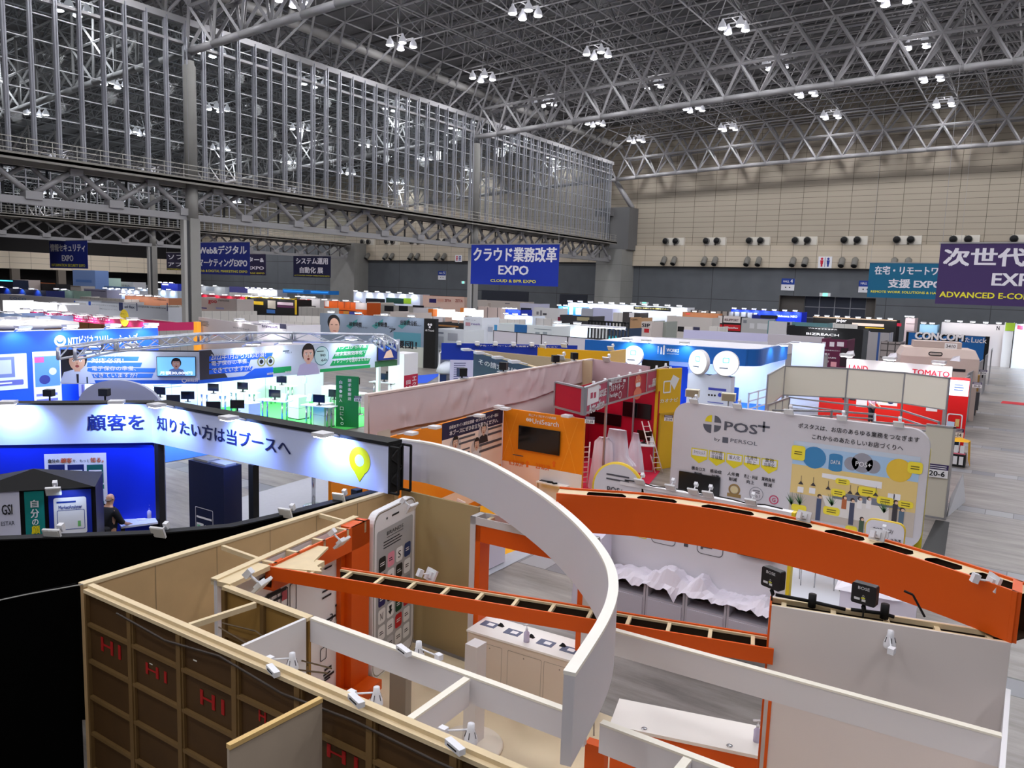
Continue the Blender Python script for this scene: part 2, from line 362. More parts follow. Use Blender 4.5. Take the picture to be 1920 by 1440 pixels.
# main roof trusses over the columns: heavy bottom chord, two leaning lattice faces
def main_truss(name, y, x0, n, step, big=.3, r=.15, mat=STEEL):
    mb = MB(mat=mat)
    L = [(x0 + step * i, y, zl(x0 + step * i + (.01 if i == 0 else 0))) for i in range(n + 1)]
    for s in (-1, 1):
        Mi = [(x0 + step * (i + .5), y + s * .9, (zl(x0 + step * (i + .5)) + zu(x0 + step * (i + .5))) / 2 + .1) for i in range(n)]
        U = [(x0 + step * i, y + s * 1.73, zu(x0 + step * i + .01)) for i in range(n + 1)]
        for i in range(n):
            bar(mb, L[i], Mi[i], r); bar(mb, L[i + 1], Mi[i], r); bar(mb, Mi[i], U[i], r); bar(mb, Mi[i], U[i + 1], r); bar(mb, U[i], U[i + 1], r)
            if i < n - 1: bar(mb, Mi[i], Mi[i + 1], r)
    for i in range(n): mb.tube(L[i], L[i + 1], big, 8)
    return struct(mb.build(name, org=(x0, y, 24)))
for k, y in enumerate((38.3, 76.4, 114.3)):
    main_truss('ceiling_truss', y, -58.0, 24, 3.4); main_truss('ceiling_truss_next_hall', y, -117.9, 17, 3.52, .28, .12)
main_truss('ceiling_truss_third_hall', 76.4, -178, 17, 3.5, .3, .12)
# columns on the partition line
def column(name, x, y, lab, h=23.3):
    mb = MB(mat=CONC)
    mb.box(x - .44, x + .44, y - .44, y + .44, 0, 11.0)
    mb.lathe([(.5, 11), (.46, 13.9)], (x, y, 0), 14); mb.lathe([(.5, 13.9), (.5, h - .4), (.4, h - .3), (.4, h)], (x, y, 0), 14)
    mb.mat(DARKST); mb.lathe([(.36, h), (.36, h + .6)], (x, y, 0), 12)
    mb.box(x - .1, x + .3, y - .75, y - .44, 0, 10.8)
    mb.mat(M((165, 164, 160), .6)); mb.box(x - .1, x + .4, y - 1.0, y - .75, 0, 10.8)
    return struct(mb.build(name, org=(x, y, 0)))
for y in (0.2, 38.25, 76.45): column('column', -57.7, y, '')
for y in (71.2, 32): column('column_next_hall', -118, y, '', 19.0)
# glazed partition between the halls: mullions, glazing bars, panes
GLASS = bpy.data.materials.new('m_glass'); GLASS.use_nodes = True; nt = GLASS.node_tree
for n in list(nt.nodes):
    if n.type == 'BSDF_PRINCIPLED': nt.nodes.remove(n)
out = [n for n in nt.nodes if n.type == 'OUTPUT_MATERIAL'][0]
tr = nt.nodes.new('ShaderNodeBsdfTransparent'); tr.inputs[0].default_value = (.9, .93, .93, 1); gl = nt.nodes.new('ShaderNodeBsdfGlossy'); gl.inputs['Roughness'].default_value = .02
lw_ = nt.nodes.new('ShaderNodeLayerWeight'); lw_.inputs[0].default_value = .25
mxs = nt.nodes.new('ShaderNodeMixShader'); nt.links.new(math_node(nt, 'MULTIPLY', lw_.outputs['Fresnel'], .32), mxs.inputs[0]); nt.links.new(tr.outputs[0], mxs.inputs[1]); nt.links.new(gl.outputs[0], mxs.inputs[2]); nt.links.new(mxs.outputs[0], out.inputs[0])
MULL = M((150, 151, 158), .45, .3); BARW = M((205, 208, 210), .4, .3)
def partition(k, gx, y0, y1, simple=False, top=26.0):
    g = struct(MB(mat=GLASS).box(gx - .02, gx + .02, y0, y1, 15.0, top).build('window_%d' % k, org=(gx, y0, 14)))
    mu = MB(mat=MULL); n = int((y1 - y0) / 1.635)
    for i in range(n + 1):
        y = 24.81 - 1.635 * 14 + 1.635 * i
        if y > y1: break
        mu.box(gx + .04, gx + .3, y - .07, y + .07, 13.9, top + .2)
        if not simple and i % 1 == 0: mu.box(gx + .5, gx + .6, y - .05, y + .05, 13.9, top + .2)
    mu.build('mullions', None, g)
    ba = MB(mat=BARW)
    for z in (16.89, 18.56, 20.25, 21.92, 23.62, 25.3):
        if z < top: ba.box(gx + .03, gx + .12, y0, y1, z - .035, z + .035)
    ba.build('glazing_bars', None, g)
    hb = MB(mat=STEELD); hb.box(gx - .6, gx + .35, y0, y1, top, top + .5); hb.box(gx - .3, gx + .25, y0, y1, top - 1.5, top - 1.3)
    hb.build('head_beam', None, g)
    # diagonals from the head beam up to the roof
    st = MB(mat=STEEL); j = 0; y = y0 + .6
    while y < y1 - 1.8:
        for dy in (0, MODY): bar(st, (gx + .1, y + 1.73, top + .4), (gx + 3.3, y + dy, zu(gx + 3.3)), .13)
        bar(st, (gx + .1, y + 1.73, top + .4), (gx - 2.8, y + 1.73, zu(gx - 2.8)), .12)
        y += MODY
    struct(st.build('ceiling_edge_webs', org=(gx, y0, 26)))
    # walkway girder below the glass
    t = struct(MB(mat=STEEL).box(gx - .35, gx + .35, y0, y1, 10.85, 11.35).build('trim_%d' % (k + 10), org=(gx, y0, 11)))
    dkm = MB(mat=M((128, 125, 118), .6)); dkm.box(gx - 1.2, gx + 1.5, y0, y1, 13.75, 13.95); dkm.box(gx + 1.4, gx + 1.5, y0, y1, 13.6, 14.1); dkm.box(gx - .25, gx + .25, y0, y1, 13.4, 13.75)
    dkm.build('walkway_deck', None, t)
    ch = MB(mat=STEEL); y = 26.2 - 5.75 * 4
    while y < y1:
        for q in (-1, 1):
            ch.tube((gx + .1, y, 11.5), (gx + .3, y + q * 2.6, 13.4), .2, 6)
            ch.tube((gx - .9, y + 2.87, 11.5), (gx - .3, y + 2.87 + q * 2.6, 13.4), .17, 6)
        ch.box(gx - .35, gx + .5, y - .55, y + .55, 11.2, 11.75); ch.box(gx - .35, gx + .6, y + 2.4, y + 3.3, 13.2, 13.6)
        y += 5.75
    ch.build('girder_diagonals', None, t)
    fr = MB(mat=M((44, 44, 46), .5)); y = y0
    while y < y1:
        fr.box(gx - .75, gx - .65, y - .07, y + .07, 11.3, 13.5); y += 2.875
    fr.box(gx - .78, gx - .62, y0, y1, 11.2, 11.35); fr.box(gx - .78, gx - .62, y0, y1, 13.35, 13.5); fr.build('girder_window_frames', None, t)
    ra = MB(mat=M((170, 168, 160), .5, .2)); y = y0
    while y < y1:
        ra.box(gx + 1.38, gx + 1.42, y - .02, y + .02, 13.9, 15.05); y += 1.635
    for z in (14.3, 14.7, 15.05): ra.box(gx + 1.37, gx + 1.43, y0, y1, z - .025, z + .025)
    ra.build('walkway_railing', None, t)
    return t
partition(1, GX, -4, 112.6); partition(2, -118., 20, 113, True, 20.6)
# light duct along the head of the partition with elbow outlets
du = MB(mat=M((150, 148, 145), .5)); du.tube((-56.3, 4, 28.6), (-56.3, 112, 28.6), .42, 10)
for y in (40, 46.5, 66, 88): du.path([(-56.3, y, 28.6), (-55.5, y, 28.7), (-55.1, y, 29.2)], .3, 8)
tag(du.build('air_duct'), 'long grey round air duct under the roof beside the glazed partition', 'duct')
NZ = M((120, 118, 112), .5); BLK = M((12, 12, 13), .7)
nb = local('air_nozzle', 'round downward air nozzle on the cream duct band of the far wall', 'air nozzle', 'downward nozzles on the far wall')
b_ = MB(mat=NZ); b_.tube((0, 0, .75), (0, -.25, .55), .36, 10); b_.tube((0, -.1, .7), (0, -.9, -.25), .42, 12); b_.build('nozzle_body', None, nb)
MB(mat=BLK).tube((0, -.9, -.25), (0, -.91, -.262), .38, 12).build('nozzle_mouth', None, nb)
NB = Stamp(nb)
ub = local('air_outlet', 'round black-mouthed air outlet in its white housing above the cream band', 'air outlet', 'air outlets above the band of the far wall')
b_ = MB(mat=M((215, 210, 198), .6)); b_.box(-.2, 1.25, -.3, .4, -.62, .55); b_.build('housing', None, ub)
b_ = MB(mat=NZ); b_.tube((0, .2, 0), (0, -.75, .02), .5, 14); b_.build('nozzle_body', None, ub); MB(mat=BLK).tube((0, -.75, .02), (0, -.76, .02), .44, 14).build('nozzle_mouth', None, ub)
UB = Stamp(ub)
for i in range(11):
    for dx in (0, 1.7):
        x = -49.95 + 6.66 * i + dx
        NB((x, FY - .6, 11.0)); UB((x + .05, FY - .3, 14.35))
for i in range(4):
    for dx in (0, 1.7): 
        NB((-116.95 + 6.75 * i + dx, FY - .6, 11.4), label='round downward air nozzle on the cream band of the next hall', group='nozzles in the next hall'); UB((-116.95 + 6.75 * i + dx, FY - .3, 14.6), label='black-mouthed air outlet above the cream band of the next hall', group='air outlets in the next hall')
# lamps: four bell reflectors on a frame
LAMPG = M((248, 246, 255), .4, emit=14.); REFL = M((200, 200, 208), .3, .4, emit=.35)
hb = local('high_bay_light', 'cluster of bell-shaped high bay lamps hanging in the roof of the main hall', 'ceiling light', 'lamp clusters over the main hall')
b_ = MB(mat=STEELD); b_.box(-.85, .85, -.8, -.7, .8, .88); b_.box(-.85, .85, .7, .8, .8, .88); b_.box(-.05, .05, -.8, .8, .8, .88); b_.tube((0, 0, 1), (0, 0, 1.8), .05, 5); b_.build('lamp_frame', None, hb)
for lx, ly in ((-.8, -.75), (.8, -.75), (-.8, .75), (.8, .75)):
    l_ = MB(mat=REFL).lathe([(.1, .8), (.14, .62), (.3, .4), (.37, .12), (.37, .0)], (lx, ly, 0), 12, caps=False).build('lamp_reflector', None, hb)
    MB(mat=LAMPG).lathe([(.36, .1), (.36, .0), (.28, -.06), (.02, -.08)], (lx, ly, 0), 12).build('lamp_glass', None, l_)
HB = Stamp(hb)
def hall_light(x, y, z, pw, spot=True, label=None, group=None, col=(.96, .955, 1)):
    o = HB((x, y, z), label=label, group=group)
    if pw: lamp('SPOT', None, (x, y, z - .2), pw, col, .7, (x, y, 0), 156, .3); lamp('POINT', None, (x, y, z - .5), pw * OMNI, col, .8)
for i, x in enumerate((-52.6, -38.5, -24.8, -11.8, 1.6, 14.6)):
    for j in range(-2, 9):  # rows behind the camera are unseen, added to brighten faces turned south
        hall_light(x, 5.2 + 13.05 * j, zu(x) - 1.1, HALL_W)
for i, x in enumerate((-69.2, -86.6, -104.6)):
    for j in range(7): hall_light(x, 35.2 + 13.05 * j, zu(x) - 1.1, HALL_W, label='cluster of bell-shaped lamps seen through the glazing in the next hall', group='lamp clusters over the next hall')
for i, x in enumerate((-128, -146, -163)):
    for j in range(4): hall_light(x, 62 + 15 * j, zu(x) - 1.1, HALL_W * 1.3, label='cluster of bell-shaped lamps far off in the third hall', group='lamp clusters over the third hall')
# ================================================================== NEAR BOOTH: orange and white booth under construction
def _pr(s, x0, y0, x1, y1, w=.004):
    u0, z1 = s.F.px(x0, y0); u1, z0 = s.F.px(x1, y1); return s.rect(u0, u1, z0, z1, w)
def _pt(s, txt, x0, y0, x1, y1, w=.008, bold=0., fit=True):
    u0, z1 = s.F.px(x0, y0); u1, z0 = s.F.px(x1, y1); return s.text(txt, u0, u1, z0, z1, w, bold, fit)
def _pl(s, x0, y0, x1, y1, n, w=.006, t=.4, seed=0):
    u0, z1 = s.F.px(x0, y0); u1, z0 = s.F.px(x1, y1); return s.lines(u0, u1, z0, z1, n, t, w, seed)
def _pp(s, pts, w=.005): return s.poly([s.F.px(*p) for p in pts], w)
MB.prect, MB.ptext, MB.plines, MB.ppoly = _pr, _pt, _pl, _pp
WHITE = M((226, 222, 222), .5); WHITEP = M((236, 234, 236), .45); CREAM = M((226, 205, 165), .6, noise=.1, nscale=6); GREY = M((200, 196, 200), .5)
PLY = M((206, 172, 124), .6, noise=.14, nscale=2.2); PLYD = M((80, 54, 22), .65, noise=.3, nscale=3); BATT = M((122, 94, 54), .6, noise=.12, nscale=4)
ORANGE = M((222, 88, 3), .5); RED = M((190, 16, 40), .5); BLACK = M((10, 10, 11), .7); INK = M((30, 30, 36), .6); STEN = M((178, 28, 24), .7)
INSHADE = M((50, 34, 16), .8, noise=.3, nscale=4); PLAST = M((232, 232, 236), .3); CLEAR = M((216, 216, 218), .2, spec=.6); YEL = M((240, 214, 20), .5); GREYTX = M((84, 84, 92), .6)  # the dark brown carries the shade of hollow insides in its colour
CHROME = M((190, 192, 196), .25, .9); BKG = M((24, 24, 27), .45); SCREEN = M((8, 8, 10), .15, spec=.6)
# ---- beige vinyl platform
pf = MB(mat=M((222, 205, 172), .45, noise=.06, nscale=2)); pf.box(-8.9, -.0, 4.6, 9.8, .0, .05); tag(pf.build('booth_platform'), 'beige vinyl floor platform inside the orange and white booth', 'floor platform')
# ---- wood wall on the left, its plywood face to the inside
F = Fr((-8.9, 4.4), (-9.07, 9.98))
t = thing('plywood_wall', 'tall bare plywood wall along the left side of the orange and white booth', 'partition wall', (-8.98, 7.2, 0))
MB(F, PLY).box(0, F.L, -.06, 0, 0, 2.68).build('board', None, t)
b_ = MB(F, M((150, 128, 92), .7))
for i in range(1, 7): b_.rect(.91 * i - .006, .91 * i + .006, .1, 2.66, .002)
b_.build('board_joint', None, t); MB(F, CREAM).box(0, F.L, -.1, .01, 2.66, 2.7).build('top_rail', None, t)
F2 = Fr((-9.0, 9.98), (-7.3, 9.98)); MB(F2, M((178, 156, 112), .7)).box(0, 1.7, -.05, 0, 0, 2.68).build('return_board', None, t)
# ---- front wall, seen from its unfinished back
F = Fr((-8.84, 4.42), (.11, 4.62))
t = thing('framed_plywood_wall', 'brown framed plywood back wall with red stencilled marks in the foreground', 'partition wall', (-4.4, 4.5, 0))
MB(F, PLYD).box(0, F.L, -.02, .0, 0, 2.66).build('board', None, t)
b_ = MB(F, BATT); nb_ = 10; bw = F.L / nb_
for i in range(nb_ + 1):
    u = bw * i; b_.box(max(0, u - .035), min(F.L, u + .035), 0, .045, 0, 2.62)
    if 0 < i < nb_: b_.box(u + .035, u + .06, 0, .03, 0, 2.6)
rows = (.42, .88, 1.34, 1.79, 2.24)
for i in range(nb_):
    for z in rows: b_.box(bw * i + .04, bw * (i + 1) - .04, 0, .04, z - .02, z + .02)
b_.build('batten_frame', None, t)
b_ = MB(F, STEN)
for i, (x0, y0, x1, y1) in enumerate(((190, 1192, 228, 1238), (274, 1240, 314, 1282), (376, 1290, 422, 1342), (614, 1392, 672, 1446))):
    b_.ptext('H1', x0, y0, x1, y1, .003, .03)
b_.ptext('H', 486, 1326, 500, 1358, .003, .03); b_.build('stencil_mark', None, t)
MB(F, CREAM).box(0, F.L, -.05, .05, 2.62, 2.66).box(.0, F.L, -.07, .0, 2.66, 2.7).build('top_rail', None, t)
MB(F, WHITE).box(2.7, F.L, -.05, -.02, 0, 2.66).build('inner_white_board', None, t)
b_ = MB(F, M((240, 236, 224), .6)); b_.prect(281, 1242, 287, 1247, .006); b_.prect(363, 1235, 370, 1241, .006); b_.build('paper_label', None, t)
# cable along the wall
cb = MB(mat=M((62, 52, 44), .6)); pts = [F(.7 + .9 * i, .06, 2.6 - .1 * abs(math.sin(1.35 * i + .4))) for i in range(9)]; cb.path(pts, .012, 5, raw=True)
tag(cb.build('power_cable'), 'thin dark cable sagging along the top of the framed plywood wall', 'cable')
# door-like board standing out from the front wall
F = Fr((-4.92, 3.5), (-4.88, 4.42))
t = thing('standing_board', 'greyed plywood board standing out at right angles from the framed back wall', 'board', (-4.9, 3.96, 0))
MB(F, M((186, 170, 150), .7, noise=.14, nscale=1.6)).box(0, F.L, -.03, 0, 0, 2.62).build('board', None, t); MB(F, M((222, 186, 120), .6)).box(0, F.L, -.04, .01, 2.62, 2.66).build('edge_strip', None, t)
tag(MB(mat=M((205, 205, 210), .4)).tube((-7.05, 4.32, .32), (-6.3, 4.31, .3), .035, 8).build('fluorescent_batten'), 'white tube lying at the foot of the framed plywood wall', 'tube')
# ---- storage corner
F = Fr((-7.62, 5.38), (-6.17, 5.4))
t = thing('storage_partition', 'raw plywood partition of the storage corner with a white top edge', 'partition wall', (-6.9, 5.4, 0))
MB(F, M((158, 122, 62), .65, noise=.2, nscale=2)).box(0, F.L, -.03, 0, 0, 2.66).build('board', None, t)
b_ = MB(F, CREAM); b_.box(0, F.L, -.06, .03, 2.66, 2.7); b_.build('top_rail', None, t)
b_ = MB(F, BATT)
for u in (.03, .72, 1.4): b_.box(u - .03, u + .03, 0, .04, 0, 2.66)
b_.box(0, F.L, 0, .04, 2.1, 2.15); b_.box(0, F.L, 0, .04, 1.5, 1.55); b_.build('batten_frame', None, t)
def batten(p, q, lab, z=2.68):
    tag(MB(Fr(p, q), CREAM).box(0, (Vector(q) - Vector(p)).length, -.025, .025, z - .06, z).build('wooden_batten'), lab, 'batten')
batten((-8.88, 6.26), (-7.85, 6.25), 'bare wooden batten bracing the left plywood wall to the poster wall')
batten((-7.06, 4.56), (-6.98, 5.33), 'bare wooden batten across the storage corner')
batten((-9.02, 8.1), (-8.25, 8.1), 'bare wooden batten near the far end of the left plywood wall')
cb = MB(mat=M((96, 78, 52), .6))
for k in range(3): cb.path([F(.1 + .6 * i, .1 + .05 * k, 2.3 - .1 * k + .08 * math.sin(i * 2.1 + k)) for i in range(4)], .01, 4, raw=True)
tag(cb.build('power_cable'), 'loops of thin cable hanging in the storage corner', 'cable')
F = Fr((-6.16, 4.56), (-6.17, 5.36)); tag(MB(F, WHITE).box(0, F.L, -.04, 0, 0, 2.7).build('white_cross_wall'), 'grey-white cross wall closing the storage corner of the booth', 'partition wall')
# ---- white lintel boards
def lintel(p, q, z0, z1, lab, th=.06, m=WHITE, extra=None):
    F = Fr(p, q); t = thing('lintel_board', lab, 'lintel board', ((p[0] + q[0]) / 2, (p[1] + q[1]) / 2, z0))
    MB(F, m).box(0, F.L, -th, 0, z0, z1 - .02).build('board', None, t); MB(F, M((244, 238, 222), .5)).box(0, F.L, -th - .005, .005, z1 - .02, z1).build('top_edge', None, t); return t, F
lintel((-6.15, 5.4), (-4.0, 5.46), 2.43, 2.7, 'white lintel board between the storage corner and the cross board')
lintel((-4.0, 5.46), (-2.84, 5.49), 2.43, 2.7, 'white lintel board running up to the curved white band')
lintel((-2.7, 5.5), (.1, 5.53), 2.43, 2.7, 'white lintel board in the lower right corner')
lintel((-3.98, 4.6), (-4.01, 5.42), 2.43, 2.7, 'short white cross board between front wall and lintel')
lintel((-1.9, 4.68), (-1.89, 5.48), 2.43, 2.7, 'short white cross board at the bottom right')
t, F = lintel((-3.47, 7.17), (.1, 7.38), 2.42, 2.7, 'long white lintel board ending in a full-height wall on the right')
MB(F, M((226, 214, 207), .55)).box(1.72, F.L, -.06, -.001, .05, 2.42).build('full_height_board', None, t); MB(F, ORANGE).box(1.69, 1.72, -.07, .01, .05, 2.42).build('orange_edge', None, t)
# ---- poster wall with orange surround
F = Fr((-7.56, 5.42), (-8.1, 8.28)); L = F.L
t = thing('poster_wall', 'white printed poster wall in a deep orange surround inside the booth', 'poster wall', (-7.9, 6.8, 0))
MB(F, WHITEP).box(0, L, -.25, -.2, .05, 2.72).build('poster_board', None, t)
hd = MB(F, CREAM); hd.box(0, L, -.3, -.2, 2.7, 2.74); hd.box(0, .7, -.3, .0, 2.66, 2.72)
for u in (.8, 1.25, 1.8, 2.35, 2.8): hd.box(u - .025, u + .025, -.2, 0, 2.55, 2.72)
hd.build('top_rail', None, t)
MB(F, ORANGE).box(.75, L, -.03, 0, 2.36, 2.72).box(.75, L, -.2, -.03, 2.36, 2.4).box(L - .46, L, -.22, 0, .05, 2.72).box(L - .56, L - .46, -.22, -.12, .2, 2.4).box(.6, L, -.2, .25, .05, .2).build('orange_surround', None, t)
MB(F, INSHADE).box(.72, L - .46, -.2, -.04, 2.45, 2.5).build('header_shade', None, t)  # dark board standing in for shade inside the header
b_ = MB(T3(F(0, -.195, 0), F.u, F.w, F.z), INK)
def P4(x0, y0, x1, y1):
    d = F
    u0, z1 = d.px(x0, y0, -.195); u1, z0 = d.px(x1, y1, -.195); return u0, u1, z0, z1
for tx, bx in (('2', (601, 1043, 608, 1053)), ('3', (632, 1026, 639, 1036)), ('3', (618, 1152, 624, 1162)), ('THREE', (628, 1134, 648, 1150))):
    u0, u1, z0, z1 = P4(*bx); b_.text(tx, u0, u1, z0, z1, .004)
for k, bx in enumerate(((495, 1090, 538, 1112), (500, 1110, 535, 1122), (608, 1052, 628, 1062), (648, 1018, 660, 1030), (604, 1105, 622, 1118), (606, 1160, 636, 1170), (608, 1250, 626, 1266), (606, 1262, 622, 1272))):
    u0, u1, z0, z1 = P4(*bx); b_.lines(u0, u1, z0, z1, 2, .3, .004, k)
for bx in ((507, 1118, 520, 1140), (526, 1106, 540, 1136), (543, 1096, 556, 1142), (600, 1218, 612, 1234)):
    u0, u1, z0, z1 = P4(*bx); b_.rrect(u0, u1, z0, z1, .003, .03, 4, .012)
b_.mat(M((178, 80, 92))); u0, u1, z0, z1 = P4(528, 1110, 538, 1122); b_.rect(u0, u1, z0, z1, .004)
b_.mat(M((150, 140, 118))); u0, u1, z0, z1 = P4(630, 1160, 652, 1182); b_.rect(u0, u1, z0, z1, .003)
b_.mat(M((120, 116, 112))); u0, u1, z0, z1 = P4(632, 1232, 650, 1252); b_.rect(u0, u1, z0, z1, .003)
b_.build('printed_graphics', None, t)
# ---- phone-shaped panel
F = Fr((-8.1, 8.36), (-8.4, 9.68)); L = F.L
t = thing('phone_panel', 'giant white smartphone-shaped panel covered with app icons', 'display panel', (-8.25, 9.0, .05))
MB(F, WHITEP).slab(0, L, -.12, 0, .05, 2.77, .2, 6).build('phone_body', None, t)
b_ = MB(F, CHROME); b_.rrect(.015, L - .015, .07, 2.75, .003, .19, 6, .018); b_.build('bezel', None, t)
b_ = MB(F, M((176, 176, 178), .5)); b_.rrect(.1, L - .1, .28, 2.46, .003, .05); b_.build('screen_print', None, t)
b_ = MB(F, INK); b_.rrect(.55, .78, 2.6, 2.63, .006, .012); b_.disc(.4, 2.61, .02)
b_.text('BRANDS', .4, .92, 2.33, 2.39, .008); b_.rect(.4, .92, 2.29, 2.3, .006); b_.lines(.3, 1.0, 2.12, 2.26, 3, .4); b_.build('screen_lettering', None, t)
cols = [(30, 30, 32), (236, 150, 170), (240, 240, 240), (40, 60, 110), (44, 44, 46), (240, 240, 240), (36, 36, 38), (240, 240, 240), (36, 30, 90), (30, 30, 32), (16, 116, 80), (150, 150, 152), (240, 240, 240), (240, 240, 240), (20, 70, 48), (206, 30, 44), (240, 240, 240), (240, 240, 240), (206, 36, 44), (240, 240, 240), (240, 240, 240), (200, 200, 204), (240, 240, 240), (240, 240, 240)]
words = ['', '', 'S', '', '', '', '', '', '', '', '', '', 'N/', '', '', '', '', '', '', '', '', '', '', '']
for i in range(24):
    r, c = divmod(i, 4); u0 = .16 + c * .27; z1 = 2.02 - r * .285; b_ = MB(F)
    b_.mat(M(cols[i])); b_.rrect(u0, u0 + .215, z1 - .24, z1, .007, .045)
    dark = sum(cols[i]) < 520; b_.mat(M((235, 235, 235)) if dark else INK)
    if words[i]: b_.text(words[i], u0 + .06, u0 + .155, z1 - .18, z1 - .06, .01)
    elif i in (13,): b_.poly([(u0 + .1, z1 - .2), (u0 + .17, z1 - .12), (u0 + .13, z1 - .12), (u0 + .15, z1 - .04), (u0 + .06, z1 - .04), (u0 + .08, z1 - .12), (u0 + .04, z1 - .12)], .01)
    else: b_.lines(u0 + .04, u0 + .175, z1 - .15, z1 - .08, 2, .45, .01, i)
    b_.build('app_icon', None, t)
# ---- straight orange beam, open on top like a ladder
F = Fr((-7.76, 6.08), (-1.9, 7.8)); L = F.L
t = thing('straight_orange_beam', 'straight orange box beam open like a ladder on top crossing the booth', 'beam', (-4.8, 6.9, 2.52))
MB(F, ORANGE).box(0, L, -.025, 0, 2.53, 2.7).box(.9, L, -.34, -.315, 2.53, 2.7).box(0, .025, -.34, 0, 2.53, 2.7).build('orange_side_boards', None, t)
b_ = MB(F, CREAM); b_.box(.2, L, -.05, -.025, 2.66, 2.685); b_.box(.9, L, -.315, -.29, 2.66, 2.685); b_.box(.03, .55, -.5, -.03, 2.6, 2.68)
for i in range(13): u = .62 + .44 * i; b_.box(u - .02, u + .02, -.3, -.04, 2.64, 2.68)
b_.build('rungs', None, t); MB(F, INSHADE).box(.02, L, -.3, -.04, 2.53, 2.545).box(.2, L, -.04, -.026, 2.545, 2.66).box(.9, L, -.314, -.3, 2.545, 2.66).build('inner_shade', None, t)  # dark sheets paint the shade inside the open beam
# plywood fillet between beam and poster wall
tag(MB(mat=CREAM).add([(-7.72, 6.12, 2.66), (-7.1, 6.42, 2.66), (-7.45, 6.6, 2.66), (-7.72, 7.1, 2.66), (-7.98, 7.0, 2.66)] + [(-7.72, 6.12, 2.69), (-7.1, 6.42, 2.69), (-7.45, 6.6, 2.69), (-7.72, 7.1, 2.69), (-7.98, 7.0, 2.69)], [(0, 1, 2, 3, 4), (5, 6, 7, 8, 9), (0, 5, 6, 1), (1, 6, 7, 2), (2, 7, 8, 3), (3, 8, 9, 4), (4, 9, 5, 0)]).build('plywood_fillet'), 'bare plywood corner sheet joining the straight orange beam to the poster wall', 'plywood sheet')
# ---- curved white band
def smooth(P, n=6):
    out = []
    for i in range(len(P) - 1):
        p0, p1, p2, p3 = (Vector(P[max(0, i - 1)]), Vector(P[i]), Vector(P[i + 1]), Vector(P[min(len(P) - 1, i + 2)]))
        for k in range(n):
            q = k / n; out.append(tuple(.5 * ((2 * p1) + (p2 - p0) * q + (2 * p0 - 5 * p1 + 4 * p2 - p3) * q * q + (3 * p1 - p0 - 3 * p2 + p3) * q ** 3)))
    return out + [tuple(P[-1])]
ARC = smooth([(-9.3, 10.24), (-8.72, 10.32), (-8.02, 10.2), (-7.2, 9.88), (-6.2, 9.3), (-5.23, 8.64), (-4.47, 8.02), (-3.86, 7.43), (-3.44, 6.93), (-3.17, 6.5), (-2.98, 6.08), (-2.84, 5.65), (-2.73, 5.2), (-2.62, 4.7)])
t = thing('curved_white_band', 'tall white curved sign band sweeping over the booth like a sail', 'curved band', (-4.5, 7.8, 2.78))
MB(mat=M((212, 208, 212), .5)).sweep(ARC, -.085, 0, 2.78, 3.49).build('band_panel', None, t); MB(mat=M((246, 242, 232), .5)).sweep(ARC, -.09, .005, 3.49, 3.52).build('top_edge', None, t)
# ---- curved orange beam with slotted top
OARC = smooth([(-5.0, 8.56), (-4.7, 8.69), (-4.43, 8.83), (-4.0, 9.03), (-3.33, 9.18), (-2.66, 9.22), (-2.02, 9.17), (-1.41, 9.05), (-.85, 8.86), (-.34, 8.64), (.1, 8.4)], 8)
t = thing('curved_orange_beam', 'broad curved orange beam with slot-shaped openings in its top', 'curved beam', (-2.6, 8.9, 3.13))
MB(mat=ORANGE).sweep(OARC, -.03, 0, 3.13, 3.63).sweep(OARC, -.36, -.33, 3.13, 3.63).box(.06, .14, 8.42, 8.8, 3.13, 3.63).build('orange_side_boards', None, t)
topm = MB(mat=CREAM); k = len(OARC)
slots = [(10, 21), (23, 29), (32.5, 40), (42, 48.5), (50.5, 56), (57.5, 63), (65, 70), (71.5, 78)]
def onarc(i, w, z):
    i = max(0., min(k - 1.001, i)); a = int(i); q = i - a; p = Vector(OARC[a]).lerp(Vector(OARC[a + 1]), q); d = (Vector(OARC[a + 1]) - Vector(OARC[a])).normalized()
    return (p.x + d.y * w, p.y - d.x * w, z)
seq = []; i = 0.
def strip_(i0, i1, w0, w1, n=6):
    for a in range(n):
        x0, x1 = i0 + (i1 - i0) * a / n, i0 + (i1 - i0) * (a + 1) / n
        topm.add([onarc(x0, w0, 3.605), onarc(x1, w0, 3.605), onarc(x1, w1, 3.605), onarc(x0, w1, 3.605)], [(0, 1, 2, 3)], False, True)
strip_(0, k - 1, -.06, -.03, 60); strip_(0, k - 1, -.33, -.29, 60); last = 0
for a, b in slots + [(k - 1, k - 1)]:
    strip_(last, a, -.29, -.06); last = b
    if b > a:
        for s0, s1 in ((a, a + .7), (b, b - .7)):   # rounded slot ends
            topm.add([onarc(s0, -.29, 3.605), onarc(s1, -.29, 3.605), onarc(s0 + (s1 - s0) * .3, -.23, 3.605), onarc(s0, -.2, 3.605)], [(0, 1, 2, 3)], False, True)
            topm.add([onarc(s0, -.06, 3.605), onarc(s1, -.06, 3.605), onarc(s0 + (s1 - s0) * .3, -.12, 3.605), onarc(s0, -.15, 3.605)], [(0, 1, 2, 3)], False, True)
topm.build('slotted_top_board', None, t)
MB(mat=INSHADE).sweep(OARC, -.33, -.03, 3.14, 3.16).sweep(OARC, -.045, -.031, 3.16, 3.6).sweep(OARC, -.329, -.315, 3.16, 3.6).build('inner_shade', None, t)  # shade below the slots, painted as dark sheets
